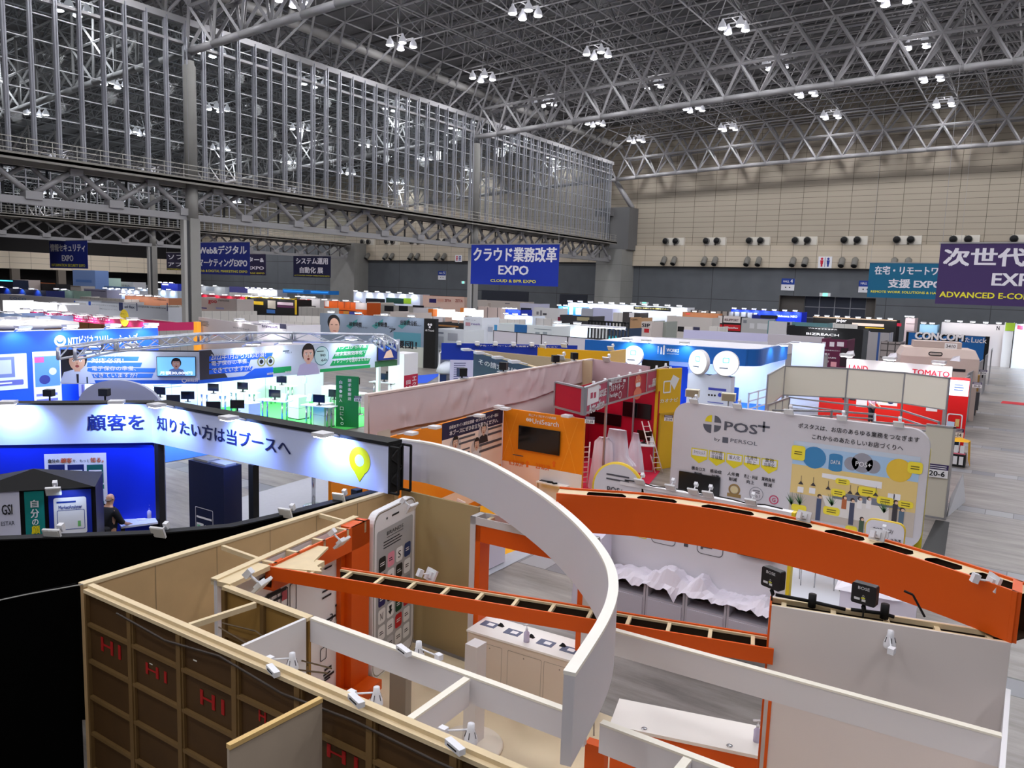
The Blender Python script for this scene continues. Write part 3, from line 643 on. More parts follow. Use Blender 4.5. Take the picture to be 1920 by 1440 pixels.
# ---- grey box wall under it
F = Fr((-1.97, 7.86), (.1, 8.4)); L = F.L
t = thing('grey_box_wall', 'large grey-white hollow wall with an open timber top under the curved orange beam', 'partition wall', (-.95, 8.1, 0))
MB(F, M((226, 217, 212), .55)).box(0, L, -.02, 0, .05, 3.13).box(0, L, -.27, -.25, .05, 3.13).build('face_board', None, t)
MB(F, ORANGE).box(-.02, 0, -.27, 0, .05, 3.13).build('orange_edge', None, t)
b_ = MB(F, CREAM); b_.box(0, L, -.045, -.02, 3.08, 3.13); b_.box(0, L, -.25, -.22, 3.08, 3.13)
for u in (.12, .6, 1.1, 1.55, 2.0): b_.box(u - .025, u + .025, -.25, -.03, 3.02, 3.1)
b_.build('timber_top', None, t); MB(F, INSHADE).box(.005, L, -.249, -.021, 2.7, 2.86).box(.005, L, -.05, -.021, 2.86, 3.07).box(.005, L, -.249, -.225, 2.86, 3.07).build('hollow_shade', None, t)  # dark filler stands for shade down inside the hollow wall
tag(MB(mat=WHITEP).box(.1, .14, 4.7, 8.36, .05, 2.7).build('white_side_panel'), 'white side panel seen edge-on at the right end of the booth', 'panel')
# ---- gate frame
F = Fr((-7.08, 9.47), (-4.98, 9.58)); L = F.L
t = thing('gate_frame', 'white gate frame lined in orange behind the curved band', 'gate frame', (-6, 9.5, .05))
MB(F, M((210, 206, 206), .5)).box(0, .1, -.3, 0, .05, 2.7).box(L - .1, L, -.3, 0, .05, 2.7).box(0, L, -.02, 0, 2.58, 2.7).box(0, L, -.3, -.28, 2.58, 2.7).build('outer_frame', None, t)
MB(F, ORANGE).box(.1, .19, -.29, -.01, .05, 2.58).box(L - .19, L - .1, -.29, -.01, .05, 2.58).box(.1, L - .1, -.29, -.01, 2.31, 2.58).build('orange_lining', None, t)
b_ = MB(F, CREAM)
for u in (.25, .7, 1.15, 1.6): b_.box(u - .03, u + .03, -.28, -.02, 2.6, 2.66)
b_.build('rungs', None, t)
# ---- white counter and what stands on it
F = Fr((-6.84, 9.17), (-4.9, 9.3)); L = F.L
t = thing('white_counter', 'beige-white counter with flush doors beside the gate frame', 'counter', (-5.9, 9.4, .05))
MB(F, M((222, 208, 192), .5)).box(0, L, -.6, 0, .05, .97).build('body', None, t); MB(F, M((244, 240, 234), .4)).box(-.02, L + .02, -.62, .02, .97, 1.0).build('counter_top', None, t)
b_ = MB(F, M((150, 140, 128)))
for u0, u1 in ((.1, .62), (.72, 1.3), (1.34, 1.9)): b_.rrect(u0, u1, .12, .86, .002, .01, 1, .006)
for u in (.4, 1.0, 1.6): b_.disc(u, .8, .012, .004, 8)
b_.build('door_outline', None, t)
def sanitizer(loc, lab, s=1.):
    t = thing('sanitizer_bottle', lab, 'pump bottle', loc)
    MB(mat=M((205, 198, 225), .25)).lathe([(.045, 0), (.045, .14), (.02, .17), (.018, .185)], loc, 12).build('bottle', None, t)
    b_ = MB(mat=PLAST); b_.lathe([(.02, .185), (.02, .21), (.008, .21), (.008, .26)], loc, 8); b_.tube(tuple(Vector(loc) + Vector((-.06, 0, .245))), tuple(Vector(loc) + Vector((.02, 0, .27))), .012, 6); b_.build('pump', None, t)
    if s != 1: t.scale = (s, s, s)
sanitizer(at(987, 1203, z=1.0), 'clear pump bottle of sanitizer on the white counter by the gate frame')
for i, (x, y, nm) in enumerate(((918, 1171, 'leftmost leaflet printed in blue grey lying on the white counter'), (962, 1186, 'leaflet lying left of the pump bottle on the white counter'), (1024, 1206, 'leaflet lying right of the pump bottle on the white counter'), (1068, 1219, 'leaflet on the white counter closest to the curved band'))):
    c = at(x, y, z=1.0); Fz = T3(c, F.u, F.u.cross(Vector((0, 0, 1))) * -1, (0, 0, 1)); t = thing('leaflet', nm, 'leaflet', c)
    b_ = MB(Fz); b_.mat(M((90, 96, 122))); b_.box(-.13, .13, -.09, .09, .0, .006); b_.build('printed_sheet', None, t); b_ = MB(Fz, WHITEP); b_.box(-.03, .08, -.04, .05, .006, .007); b_.build('photo', None, t)
for x, y, nm in ((937, 1175, 'small black stand between the leaflets near the left end of the white counter'), (994, 1196, 'small black stand behind the pump bottle on the white counter'), (1053, 1213, 'small black stand between the two right-hand leaflets')):
    c = at(x, y, z=1.0); tag(MB(mat=BLACK).add([c + Vector(v) for v in ((-.05, 0, 0), (.05, 0, 0), (.06, .05, .0), (-.04, .05, 0), (.0, .02, .06), (.03, .03, .05))], [(0, 1, 4), (1, 2, 5, 4), (2, 3, 5), (3, 0, 4, 5), (0, 3, 2, 1)], False, True).build('leaflet_stand'), nm, 'stand')
# ---- orange reception counter
F = Fr((-3.86, 8.13), (-2.12, 8.62)); L = F.L
t = thing('orange_counter', 'orange reception counter with a white top and two cable grommets', 'counter', (-3.05, 8.6, .05))
MB(F, ORANGE).box(.02, L - .02, -.6, -.03, .05, .96).build('body', None, t); MB(F, M((240, 234, 226), .4)).box(0, L, -.66, 0, .96, 1.0).build('counter_top', None, t)
b_ = MB(mat=CHROME)
for p in (at(1208, 1366, z=1.003), at(1368, 1398, z=1.003)): b_.lathe([(.035, 0), (.035, .004), (.0, .005)], p, 14)
b_.build('grommet', None, t)
sanitizer(at(1419, 1390, z=1.0), 'clear pump bottle of sanitizer on the orange reception counter')
tag(MB(Fr((-2.86, 5.56), (-2.68, 5.58)), ORANGE).box(0, .18, -.1, 0, .05, 2.43).build('orange_post'), 'orange post under the lintel board at the bottom edge', 'post')
# round-base stand
c = Vector((-5.85, 7.95, .05)); t = thing('display_stand', 'white round-based display stand behind the lintel boards', 'stand', c)
MB(mat=M((236, 226, 208), .5)).lathe([(.46, 0), (.46, .03), (.44, .05)], c, 28).build('round_base', None, t); MB(mat=WHITE).box(c.x - .11, c.x + .09, c.y - .02, c.y + .2, .09, 1.5).build('column', None, t)
tag(MB(mat=M((150, 140, 128), .5)).box(-7.02, -6.72, 7.6, 7.72, .05, 1.2).build('slim_plinth'), 'slim grey plinth standing on the beige platform behind the lintel', 'plinth')
tag(MB(mat=M((150, 146, 140), .5)).path([(-4.72, 9.35, .02), (-4.6, 9.2, .02), (-4.72, 9.35, .9), (-4.84, 9.5, .02)], .012, 5).build('easel_legs'), 'thin grey easel leg frame standing right of the curved band', 'easel')
# ---- clip lamps
cl = local('clip_lamp', 'x', 'clip lamp')
b_ = MB(mat=PLAST); b_.lathe([(.04, .12), (.045, .05), (.075, -.05), (.085, -.1), (.075, -.13)], (0, 0, 0), 12); b_.build('lamp_head', None, cl)
b_ = MB(mat=M((60, 60, 62)))
for a in range(5): b_.tube((.052 * math.cos(1.25 * a), .052 * math.sin(1.25 * a), .03), (.074 * math.cos(1.25 * a), .074 * math.sin(1.25 * a), -.04), .006, 4)
b_.build('cooling_slots', None, cl)
b_ = MB(mat=PLAST); b_.tube((-.04, -.0, .03), (-.3, -.12, -.02), .012, 6); b_.box(-.36, -.26, -.16, -.08, -.06, .02); b_.build('arm_and_clip', None, cl)
CLIP_ = Stamp(cl)
def CLIP(p, rz, lab): o = CLIP_(p, rz, lab); o.scale = (.72, .72, .72); return o
for (x, y, z, rz, lab) in ((548, 1240, 2.62, 0, 'white clip lamp inside the wall by the storage corner'), (706, 1305, 2.62, 0, 'white clip lamp over the middle of the booth near the orange surround'), (883, 1375, 2.62, 0, 'white clip lamp by the short cross board, bottom centre'), (785, 1218, 2.66, 2.9, 'white clip lamp on the far side of the lintel board below the phone panel'), (1669, 1198, 3.02, 1.4, 'white clip lamp hanging from the top of the large grey wall')):
    p = at(x, y, z=z); CLIP(p, rz, lab)
tr_ = local('power_tap', 'x', 'power tap'); MB(mat=PLAST).box(-.1, .1, -.03, .03, 0, .05).build('housing', None, tr_); MB(mat=BLACK).box(-.06, .06, -.035, .035, .02, .03).build('cord_clip', None, tr_); TAP = Stamp(tr_)
for x, y, lab in ((512, 1262, 'white power tap on the front wall below the storage corner lamp'), (668, 1318, 'white power tap on the front wall in the bottom centre'), (853, 1405, 'white power tap on the front wall near the bottom edge'), (757, 1224, 'white power tap on the lintel board near the phone panel')):
    p = at(x, y, y=4.45 if y > 1230 else 5.35); TAP(p, -.3, lab)
# ---- square flood lamps
fl = local('flood_lamp', 'x', 'flood lamp')
b_ = MB(mat=CLEAR); b_.box(-.1, .1, -.015, .015, -.075, .075); b_.box(-.05, .05, -.04, -.015, -.04, .04); b_.build('lamp_housing', None, fl)
MB(mat=M((240, 240, 236), .3)).box(-.088, .088, .015, .02, -.065, .065).build('cover_glass', None, fl)
b_ = MB(mat=PLAST); b_.tube((0, -.03, 0), (0, -.16, -.02), .012, 6); b_.box(-.03, .03, -.2, -.14, -.06, .03); b_.build('arm_and_clamp', None, fl)
FLOOD = Stamp(fl)
def flood(px, py, z, face, tilt, lab, s=1., group=None, P=None):
    p = P if P is not None else at(px, py, z=z); f = Vector((face[0], face[1], -tilt)).normalized(); u = f.cross(Vector((0, 0, 1))).normalized()
    m4 = Matrix.Translation(p) @ Matrix((u, f, u.cross(f))).transposed().to_4x4() @ Matrix.Scale(s, 4)
    return FLOOD(label=lab, group=group, mw=m4)
flood(641, 1017, 2.72, (.8, .2), .8, 'clear-covered flood lamp clamped on the orange surround of the poster wall', 1.15)
flood(490, 1098, 2.74, (.8, .3), .8, 'clear-covered flood lamp at the white corner left of the straight orange beam', 1.25)
flood(772, 952, 2.8, (1, .1), .7, 'clear-covered flood lamp at the top right of the giant smartphone panel', 1.1)
flood(808, 1078, 2.74, (.3, 1), .5, 'flood lamp behind the straight orange beam right of the smartphone panel', 1.)
# ---- speakers on the grey wall
sp_ = local('loudspeaker', 'x', 'loudspeaker')
b_ = MB(mat=BKG); b_.slab(-.19, .19, -.07, .07, -.13, .13, .03, 3); b_.build('cabinet', None, sp_)
b_ = MB(T3((0, .072, 0), (-1, 0, 0), (0, 1, 0), (0, 0, 1)), M((210, 210, 212))); b_.text('BOSE', -.09, .09, .06, .1, .002, .02); b_.rect(-.14, -.05, -.08, -.05, .002); b_.rect(-.02, .04, -.09, -.06, .002); b_.ring(.0, -.02, .015, .004, .002); b_.mat(M((200, 200, 60))); b_.rect(-.03, .03, -.055, -.035, .002); b_.build('rear_panel_print', None, sp_)
b_ = MB(mat=BLACK); b_.tube((0, 0, -.13), (0, 0, -.42), .014, 6); b_.tube((0, .02, -.16), (0, -.02, -.22), .035, 6); b_.build('mount_pole', None, sp_)
SPK = Stamp(sp_)
for x, y, lab in ((1450, 1084, 'black loudspeaker on a short pole at the left end of the large grey wall'), (1622, 1113, 'black loudspeaker on a short pole over the middle of the large grey wall')):
    p = at(x, y, y=8.0 if x < 1500 else 8.15); SPK(p, 2.98 if x > 1500 else 2.75, lab).scale = (.62, .62, .8)
cb = MB(mat=BLACK); g = Fr((-1.97, 7.9), (.1, 8.44)); cb.path([g(.02, -.1, 3.2), g(.35, -.12, 3.18), g(.7, -.12, 3.15)], .018, 6, raw=True); cb.tube(g(.38, -.12, 3.12), g(.38, -.12, 3.26), .04, 8, raw=True)
tag(cb.build('speaker_clamp'), 'black pipe clamp on the timber top left of the middle loudspeaker', 'clamp')
cb = MB(mat=BLACK); cb.path([g(.75, -.12, 3.16), g(1.05, -.12, 3.17), g(1.15, -.12, 3.15)], .018, 6, raw=True); cb.tube(g(1.06, -.12, 3.12), g(1.06, -.12, 3.27), .042, 8, raw=True); cb.path([g(1.22, -.16, 3.42), g(1.3, -.14, 3.4), g(1.42, -.12, 3.2)], .012, 5, raw=True)
tag(cb.build('speaker_clamp'), 'black pipe clamp with a hooked cable on the timber top near the hanging clip lamp', 'clamp')
flood(1862, 1092, 3.62, (.9, .5), .3, 'clear flood lamp sticking out past the right end of the curved orange beam', 1.)
# ---- black cloth wall on the left with its wire
t = thing('black_cloth_wall', 'matt black cloth back wall filling the lower left corner', 'partition wall', (-10, 6.5, 0))
BL = [(-13.5, 2.1), (-11.29, 4.51), (-10.0, 5.91), (-9.42, 6.81), (-9.28, 7.86), (-9.18, 9.66)]
MB(mat=M((4, 4, 4), .95, spec=.05)).sweep(BL, -.1, 0, 0, 2.68).build('cloth_panel', None, t); MB(mat=M((16, 16, 17), .8)).sweep(BL, -.16, .01, 2.68, 2.7).build('top_edge', None, t)
MB(mat=M((4, 4, 4), .95, spec=.05)).sweep([(-9.05, 4.4), (-9.4, 3.0), (-13.5, 1.6)], -.02, 0, 0, 2.68).build('cloth_return', None, t)
cb = MB(mat=M((150, 150, 146), .5)); cb.path([(-8.9, 4.4, 2.7), (-9.1, 3.9, 2.69), (-9.3, 3.4, 2.66), (-10.4, 2.9, 2.68)], .008, 4); cb.tube((-9.2, 3.6, 2.66), (-9.23, 3.5, 2.66), .02, 6)
tag(cb.build('power_cable'), 'thin pale cable stretched from the corner of the plywood wall to the left edge', 'cable')
for i, (x, y, lab) in enumerate(((90, 1042, 'small white cable connector on the black cloth at far left'), (277, 1038, 'small white cable connector on the black cloth left of the plywood wall'))):
    p = at(x, y, z=2.3) ; tag(MB(mat=PLAST).tube(p - Vector((.05, .01, 0)), p + Vector((.05, .02, .01)), .018, 6, raw=True).build('cable_connector'), lab, 'connector')
# ================================================================== MIDDLE OF THE HALL
LED = M((250, 250, 255), .3, emit=16.)
sl = local('arm_spotlight', 'x', 'spotlight')
b_ = MB(mat=PLAST); b_.tube((0, 0, 0), (0, .3, .1), .018, 6); b_.box(-.11, .11, .22, .42, .06, .11); b_.build('arm_and_head', None, sl)
MB(mat=LED).box(-.09, .09, .24, .4, .045, .06).build('lens', None, sl)
SPOTL = Stamp(sl)
so = local('arm_lamp', 'x', 'spotlight'); b_ = MB(mat=PLAST); b_.tube((0, 0, 0), (0, .3, .08), .014, 6); b_.box(-.1, .1, .22, .42, .04, .09); b_.build('arm_and_head', None, so); MB(mat=CLEAR).box(-.085, .085, .24, .4, .03, .04).build('lens', None, so)
ARML = Stamp(so)
BLUEW = (.55, .7, 1.)
def spots(F, us, z, w, label, group, power=0, color=(1, 1, 1), aim=.9, lens=True, s=1., ang=120, size=.05):
    """arm spotlights along a wall top, each throwing its light back on the wall"""
    for u in us:
        p = F(u, 0, z); m4 = Matrix.Translation(p) @ Matrix((F.u, F.w, F.z)).transposed().to_4x4() @ Matrix.Scale(s, 4)
        (SPOTL if lens else ARML)(mw=m4, label=label, group=group)
        if power: lamp('SPOT', None, F(u, w, z + .02), power * BOOTH_W, color, size, F(u, 0.0, z - aim), ang, .6)
def wall(name, label, cat, F, z0, z1, mat, th=.08, edge=None, group=None, part='panel'):
    t = thing(name, label, cat, F(F.L / 2, -th / 2, z0), group)
    MB(F, mat).box(0, F.L, -th, 0, z0, z1).build(part, None, t)
    if edge: MB(F, edge).box(0, F.L, -th - .01, .01, z1, z1 + .03).build('top_edge', None, t)
    return t
def fpx(x0, y0, x1, y1, z, flip=1): return Fr(at(x0, y0, z=z), at(x1, y1, z=z), flip=flip)
def portrait(b, u, z, h, skin=(214, 168, 140), hair=(40, 32, 30), top=(210, 220, 240), w=.006):
    b.mat(M(top)); b.poly([(u - h * .48, z), (u + h * .48, z), (u + h * .36, z + h * .34), (u + h * .1, z + h * .42), (u - h * .1, z + h * .42), (u - h * .36, z + h * .34)], w)
    b.mat(M(hair)); b.disc(u, z + h * .73, h * .27, w + .001, 18, h * .3); b.mat(M(skin)); b.rect(u - h * .08, u + h * .08, z + h * .36, z + h * .5, w + .002); b.disc(u, z + h * .66, h * .215, w + .003, 18, h * .27)
    b.mat(M(hair)); b.poly([(u - h * .22, z + h * .82), (u + h * .22, z + h * .82), (u + h * .2, z + h * .96), (u - h * .16, z + h * .97)], w + .004)
    b.rect(u - h * .13, u - h * .05, z + h * .715, z + h * .73, w + .004); b.rect(u + h * .05, u + h * .13, z + h * .715, z + h * .73, w + .004)
    b.mat(M((250, 250, 250))); b.disc(u - h * .09, z + h * .68, h * .04, w + .004, 10, h * .026); b.disc(u + h * .09, z + h * .68, h * .04, w + .004, 10, h * .026)
    b.mat(M((30, 24, 24))); b.disc(u - h * .09, z + h * .68, h * .018, w + .005, 8); b.disc(u + h * .09, z + h * .68, h * .018, w + .005, 8)
    b.mat(M((150, 70, 66))); b.disc(u, z + h * .52, h * .055, w + .004, 12, h * .04)
    b.mat(M((180, 130, 106))); b.poly([(u - h * .03, z + h * .58), (u + h * .03, z + h * .58), (u, z + h * .66)], w + .004)
def monitor(F, u, z, wd, h, label, w=.03, stand=False, scr=SCREEN, group=None):
    p = F(u, w, z); t = thing('monitor', label, 'screen', p, group)
    MB(F, BKG).box(u - wd / 2, u + wd / 2, w, w + .04, z, z + h).build('housing', None, t)
    MB(F, scr).rect(u - wd / 2 + .012, u + wd / 2 - .012, z + .015, z + h - .012, w + .043).build('display', None, t)
    if stand: b = MB(F, BKG); b.box(u - .03, u + .03, w - .02, w + .02, z - .12, z); b.box(u - .12, u + .12, w - .09, w + .1, z - .13, z - .115); b.build('stand', None, t)
    else: MB(F, BKG).box(u - .08, u + .08, .0, w, z + h * .4, z + h * .6).build('wall_bracket', None, t)
    return t
# ---------------------------------------------------------------- marketing booth with the bent lit header
HDR = M((206, 216, 250), .45); NAVY = M((24, 36, 92), .5); BLUE = M((14, 62, 226), .5)
a_ = Vector((-15.62, 9.3)); d_ = (Vector(at(0, 757, z=3.57)[:2]) - a_); pL = a_ + d_ * 2.2
FH1, FH2 = Fr(pL, a_), Fr(a_, (-8.95, 9.58))
t = thing('lit_header', 'long white lit header with dark blue Japanese lettering, bent over the blue booth', 'booth header', (-13, 9, 2.7))
MB(FH1, HDR).box(0, FH1.L, -.3, 0, 2.7, 3.54).build('angled_panel', None, t); MB(FH2, HDR).box(0, FH2.L, -.3, 0, 2.7, 3.54).build('long_panel', None, t)
MB(FH1, BLACK).box(0, FH1.L, -.34, .01, 3.54, 3.58).build('top_edge', None, t); MB(FH2, BLACK).box(0, FH2.L, -.36, .02, 3.54, 3.6).build('top_edge', None, t)
b_ = MB(FH1, NAVY); b_.ptext('顧客を', 163, 776, 271, 806, .012, .02); b_.build('lettering', None, t)
b_ = MB(FH2, NAVY); b_.ptext('知りたい方は当ブースへ', 295, 778, 546, 856, .012, .02)
u0, z1 = FH2.px(655, 834); u1, z0 = FH2.px(694, 908); r = (u1 - u0) / 2; uc = (u0 + u1) / 2
b_.mat(M((228, 226, 20), .4)); b_.ring(uc, z1 - r, r, r * .58, .007, 28); b_.poly([(uc - r * .93, z1 - r * 1.3), (uc, z0), (uc + r * .93, z1 - r * 1.3), (uc + r * .5, z1 - r * 1.72), (uc, z1 - r * 1.98), (uc - r * .5, z1 - r * 1.72)], .0065); b_.mat(HDR); b_.disc(uc, z1 - r, r * .42, .008); b_.build('lettering', None, t)
tb = MB(FH2, BLACK); L = FH2.L
for w0 in (-.34, -.02):
    for z in (2.72, 3.52): tb.tube((L + .03, w0, z), (L + .22, w0, z), .025, 5)
    for u in (L + .03, L + .22): tb.tube((u, w0, 2.72), (u, w0, 3.52), .025, 5)
for k in range(4): tb.tube((L + .03, -.02 if k % 2 else -.34, 2.72 + .2 * k), (L + .03, -.34 if k % 2 else -.02, 2.92 + .2 * k), .018, 5)
tb.box(L, L + .02, -.34, 0, 2.7, 3.54); tb.build('truss_end', None, t)
HL = 'white arm flood lit along the top of the bent white header'; HG = 'floods on the bent white header'
spots(FH1, [FH1.px(x, y)[0] for x, y in ((30, 765), (228, 765))], 3.55, .45, HL, HG, 110, (.2, .36, 1.), .4, s=1.3)
spots(FH2, [FH2.px(x, y)[0] for x, y in ((328, 772), (462, 790), (637, 828))], 3.55, .45, HL, HG, 110, (.2, .36, 1.), .4, s=1.3)
# blue wall under the angled part, with its poster
F = Fr(pL + Vector((.1, .12)), a_ + Vector((-.04, .06))); t = wall('blue_wall', 'deep blue wall of the booth under the bent white header', 'booth wall', F, 0, 2.7, M((12, 48, 214), .5))
b_ = MB(F, WHITEP); b_.prect(83, 851, 203, 955, .02); b_.build('poster', None, t)
b_ = MB(F, INK); b_.ptext('自分の', 91, 860, 112, 867, .026, .01); b_.ptext('を、もっと', 137, 861, 168, 866, .026); b_.mat(M((226, 106, 60))); b_.ptext('顧客', 114, 858, 136, 867, .026, .02); b_.ptext('知る。', 170, 857, 195, 866, .026, .02)
for x, c in ((91, (22, 36, 100)), (127, (22, 36, 100)), (163, (20, 96, 90))):
    b_.mat(M(c)); b_.prect(x, 871, x + 32, 905, .023); b_.mat(WHITEP); b_.prect(x + 4, 886, x + 28, 899, .026); b_.prect(x + 4, 881, x + 28, 883, .026)
b_.mat(M((20, 130, 110))); b_.prect(163, 909, 196, 916, .024); b_.prect(163, 940, 196, 947, .024); b_.mat(M((220, 226, 236))); b_.prect(163, 917, 196, 938, .024); b_.build('poster_print', None, t)
for p, lab in ((at(300, 1000, z=1.0), 'black corner post under the bend of the white header'), (at(475, 880, z=2.6), 'black post right of the navy column under the white header'), (at(706, 912, z=2.65), 'black post under the right end of the white header')):
    q = (-15.5, 9.38) if 'bend' in lab else (p.x, 9.45); tag(MB(mat=BLACK).box(q[0] - .07, q[0] + .07, q[1] - .07, q[1] + .07, 0, 2.7).build('header_post'), lab, 'post')
F = Fr((-13.85, 9.0), (-12.75, 9.03)); t = thing('navy_column', 'navy blue column with a product poster and vents on top under the white header', 'column', F(.5, -.2, 0))
MB(F, M((20, 28, 58), .5)).box(0, F.L, -.42, 0, 0, 2.64).build('body', None, t)
b_ = MB(F, M((150, 150, 150), .4)); b_.box(.06, .5, -.34, -.08, 2.64, 2.68); b_.box(.6, 1.04, -.34, -.08, 2.64, 2.68); b_.build('top_vents', None, t)
b_ = MB(F); b_.mat(WHITEP); b_.rrect(.2, .76, .6, 1.72, .004, .02, 2, .012); b_.rect(.24, .72, 1.5, 1.54, .006); b_.rect(.24, .46, 1.2, 1.4, .006); b_.rect(.5, .72, .95, 1.15, .006); b_.rect(.24, .46, .7, .9, .006); b_.lines(.5, .72, 1.2, 1.4, 3); b_.lines(.24, .46, .97, 1.13, 3); b_.mat(M((120, 190, 150))); b_.rect(.26, .36, 1.24, 1.36, .008); b_.rect(.52, .62, .99, 1.11, .008); b_.build('product_poster', None, t)
# small black-roofed kiosk
pr_, pl_ = at(178, 912, z=2.45), at(0, 922, z=2.45); F = Fr(pl_ + (pl_ - pr_) * .4, pr_); L = F.L
t = thing('roofed_kiosk', 'dark kiosk with a pyramid roof and lit poster panels at the left edge', 'kiosk', F(L / 2, -.5, 0))
MB(F, BKG).box(0, L, -1.1, -.05, 0, 2.45).build('body', None, t)
b_ = MB(F, BLACK); ap = at(57, 877, z=2.72) - F.o; au = F.px(57, 878)[0]; b_.add([(0, .03, 2.45), (L, .03, 2.45), (L, -1.15, 2.45), (0, -1.15, 2.45), (au, -.25, 2.78)], [(0, 1, 4), (1, 2, 4), (2, 3, 4), (3, 0, 4), (0, 3, 2, 1)]); b_.build('pyramid_roof', None, t)
b_ = MB(F); b_.mat(M((214, 214, 232))); b_.prect(-30, 923, 40, 1006, .006); b_.mat(M((10, 128, 122))); b_.prect(45, 922, 86, 1012, .006); b_.mat(M((16, 40, 150))); b_.prect(90, 921, 174, 1014, .006)
b_.mat(WHITEP); u0, z1 = F.px(100, 934); u1, z0 = F.px(164, 998); b_.rrect(u0, u1, z0, z1, .01, .04); b_.prect(20, 950, 25, 962, .01) ; b_.build('poster_panels', None, t)
b_ = MB(F, INK); b_.ptext('GSI', 3, 946, 24, 964, .012, .03); b_.mat(M((60, 64, 80))); b_.ptext('ESTAR', 2, 978, 28, 984, .012); b_.mat(WHITEP); b_.ptext('自', 57, 937, 73, 951, .012, .03); b_.ptext('分', 57, 954, 74, 970, .012, .03); b_.ptext('の', 60, 973, 73, 984, .012, .03); b_.mat(M((240, 220, 30))); b_.ptext('顧', 59, 985, 76, 1000, .012, .03); b_.ptext('客', 60, 1003, 76, 1014, .012, .03)
b_.mat(M((30, 60, 150))); b_.ptext('MarketAnalyzer', 110, 948, 154, 954, .014, .01); b_.plines(106, 938, 158, 943, 1, .014); u0, z1 = F.px(107, 957); u1, z0 = F.px(160, 990); b_.rrect(u0, u1, z0, z1, .014, .02, 2, .008); b_.mat(M((120, 190, 110))); b_.prect(146, 976, 152, 986, .014); b_.build('lettering', None, t)
flood(100, 921, 2.47, (F.w.x, F.w.y), .6, 'white flood lamp on the roof edge of the dark kiosk', 1.2); lamp('SPOT', None, F(F.px(130, 925)[0], .35, 2.5), 7 * BOOTH_W, BLUEW, .05, F(F.px(130, 960)[0], 0, 1.9), 110, .6)
flood(98, 1003, 2.72, (.5, -.8), .3, 'white flood lamp on the black cloth wall below the kiosk', 1.2); flood(296, 998, 2.72, (.3, -.8), .3, 'white flood lamp on the black cloth wall below the blue wall', 1.1)
flood(535, 962, 2.74, (.2, -.8), .3, 'white flood lamp on the black cloth wall in front of the grey carpet', 1.1); flood(635, 933, 2.74, (.2, -.8), .3, 'white flood lamp near the far end of the black cloth wall', 1.1)
# table, pump bottle, man
c1, c2 = at(290, 978, z=.98), at(236, 985, z=.98); F = Fr((c2.x, c2.y), (c1.x, c1.y)); t = thing('high_table', 'white-topped counter table against the blue wall beside the man', 'table', F(F.L / 2, 0, 0))
MB(F, M((224, 228, 240), .3)).box(-.1, F.L + .05, -.5, .1, .95, .99).build('table_top', None, t); MB(F, BKG).box(F.L - .05, F.L + .03, -.48, .08, 0, .95).box(-.05, F.L, -.48, -.44, .1, .95).build('side_panel', None, t); MB(F, M((224, 228, 240), .3)).box(0, F.L - .05, -.44, .05, .45, .48).build('shelf', None, t)
sanitizer(F(F.L * .9, -.3, .99), 'white pump bottle on the table against the blue wall', 1.1)
tag(MB(F, WHITEP).box(F.L * .45, F.L * .75, -.35, -.15, .99, 1.0).build('paper_sheet'), 'white paper lying on the table against the blue wall', 'paper')
def skinned(name, V, E, mat, parent, sub=2):
    org = _ORG[parent.name]; me = bpy.data.meshes.new(name); me.from_pydata([Vector(v[0]) - org for v in V], E, []); me.materials.append(mat)
    o = bpy.data.objects.new(name, me); COL.objects.link(o); o.parent = parent; _ORG[o.name] = org
    sk = o.modifiers.new('skin', 'SKIN'); sk.use_smooth_shade = True; o.modifiers.new('sub', 'SUBSURF').levels = sub; o.modifiers['sub'].render_levels = sub
    for i, v in enumerate(V):
        r = v[1]; me.skin_vertices[0].data[i].radius = (r, r) if not isinstance(r, tuple) else r
    me.skin_vertices[0].data[0].use_root = True
    return o
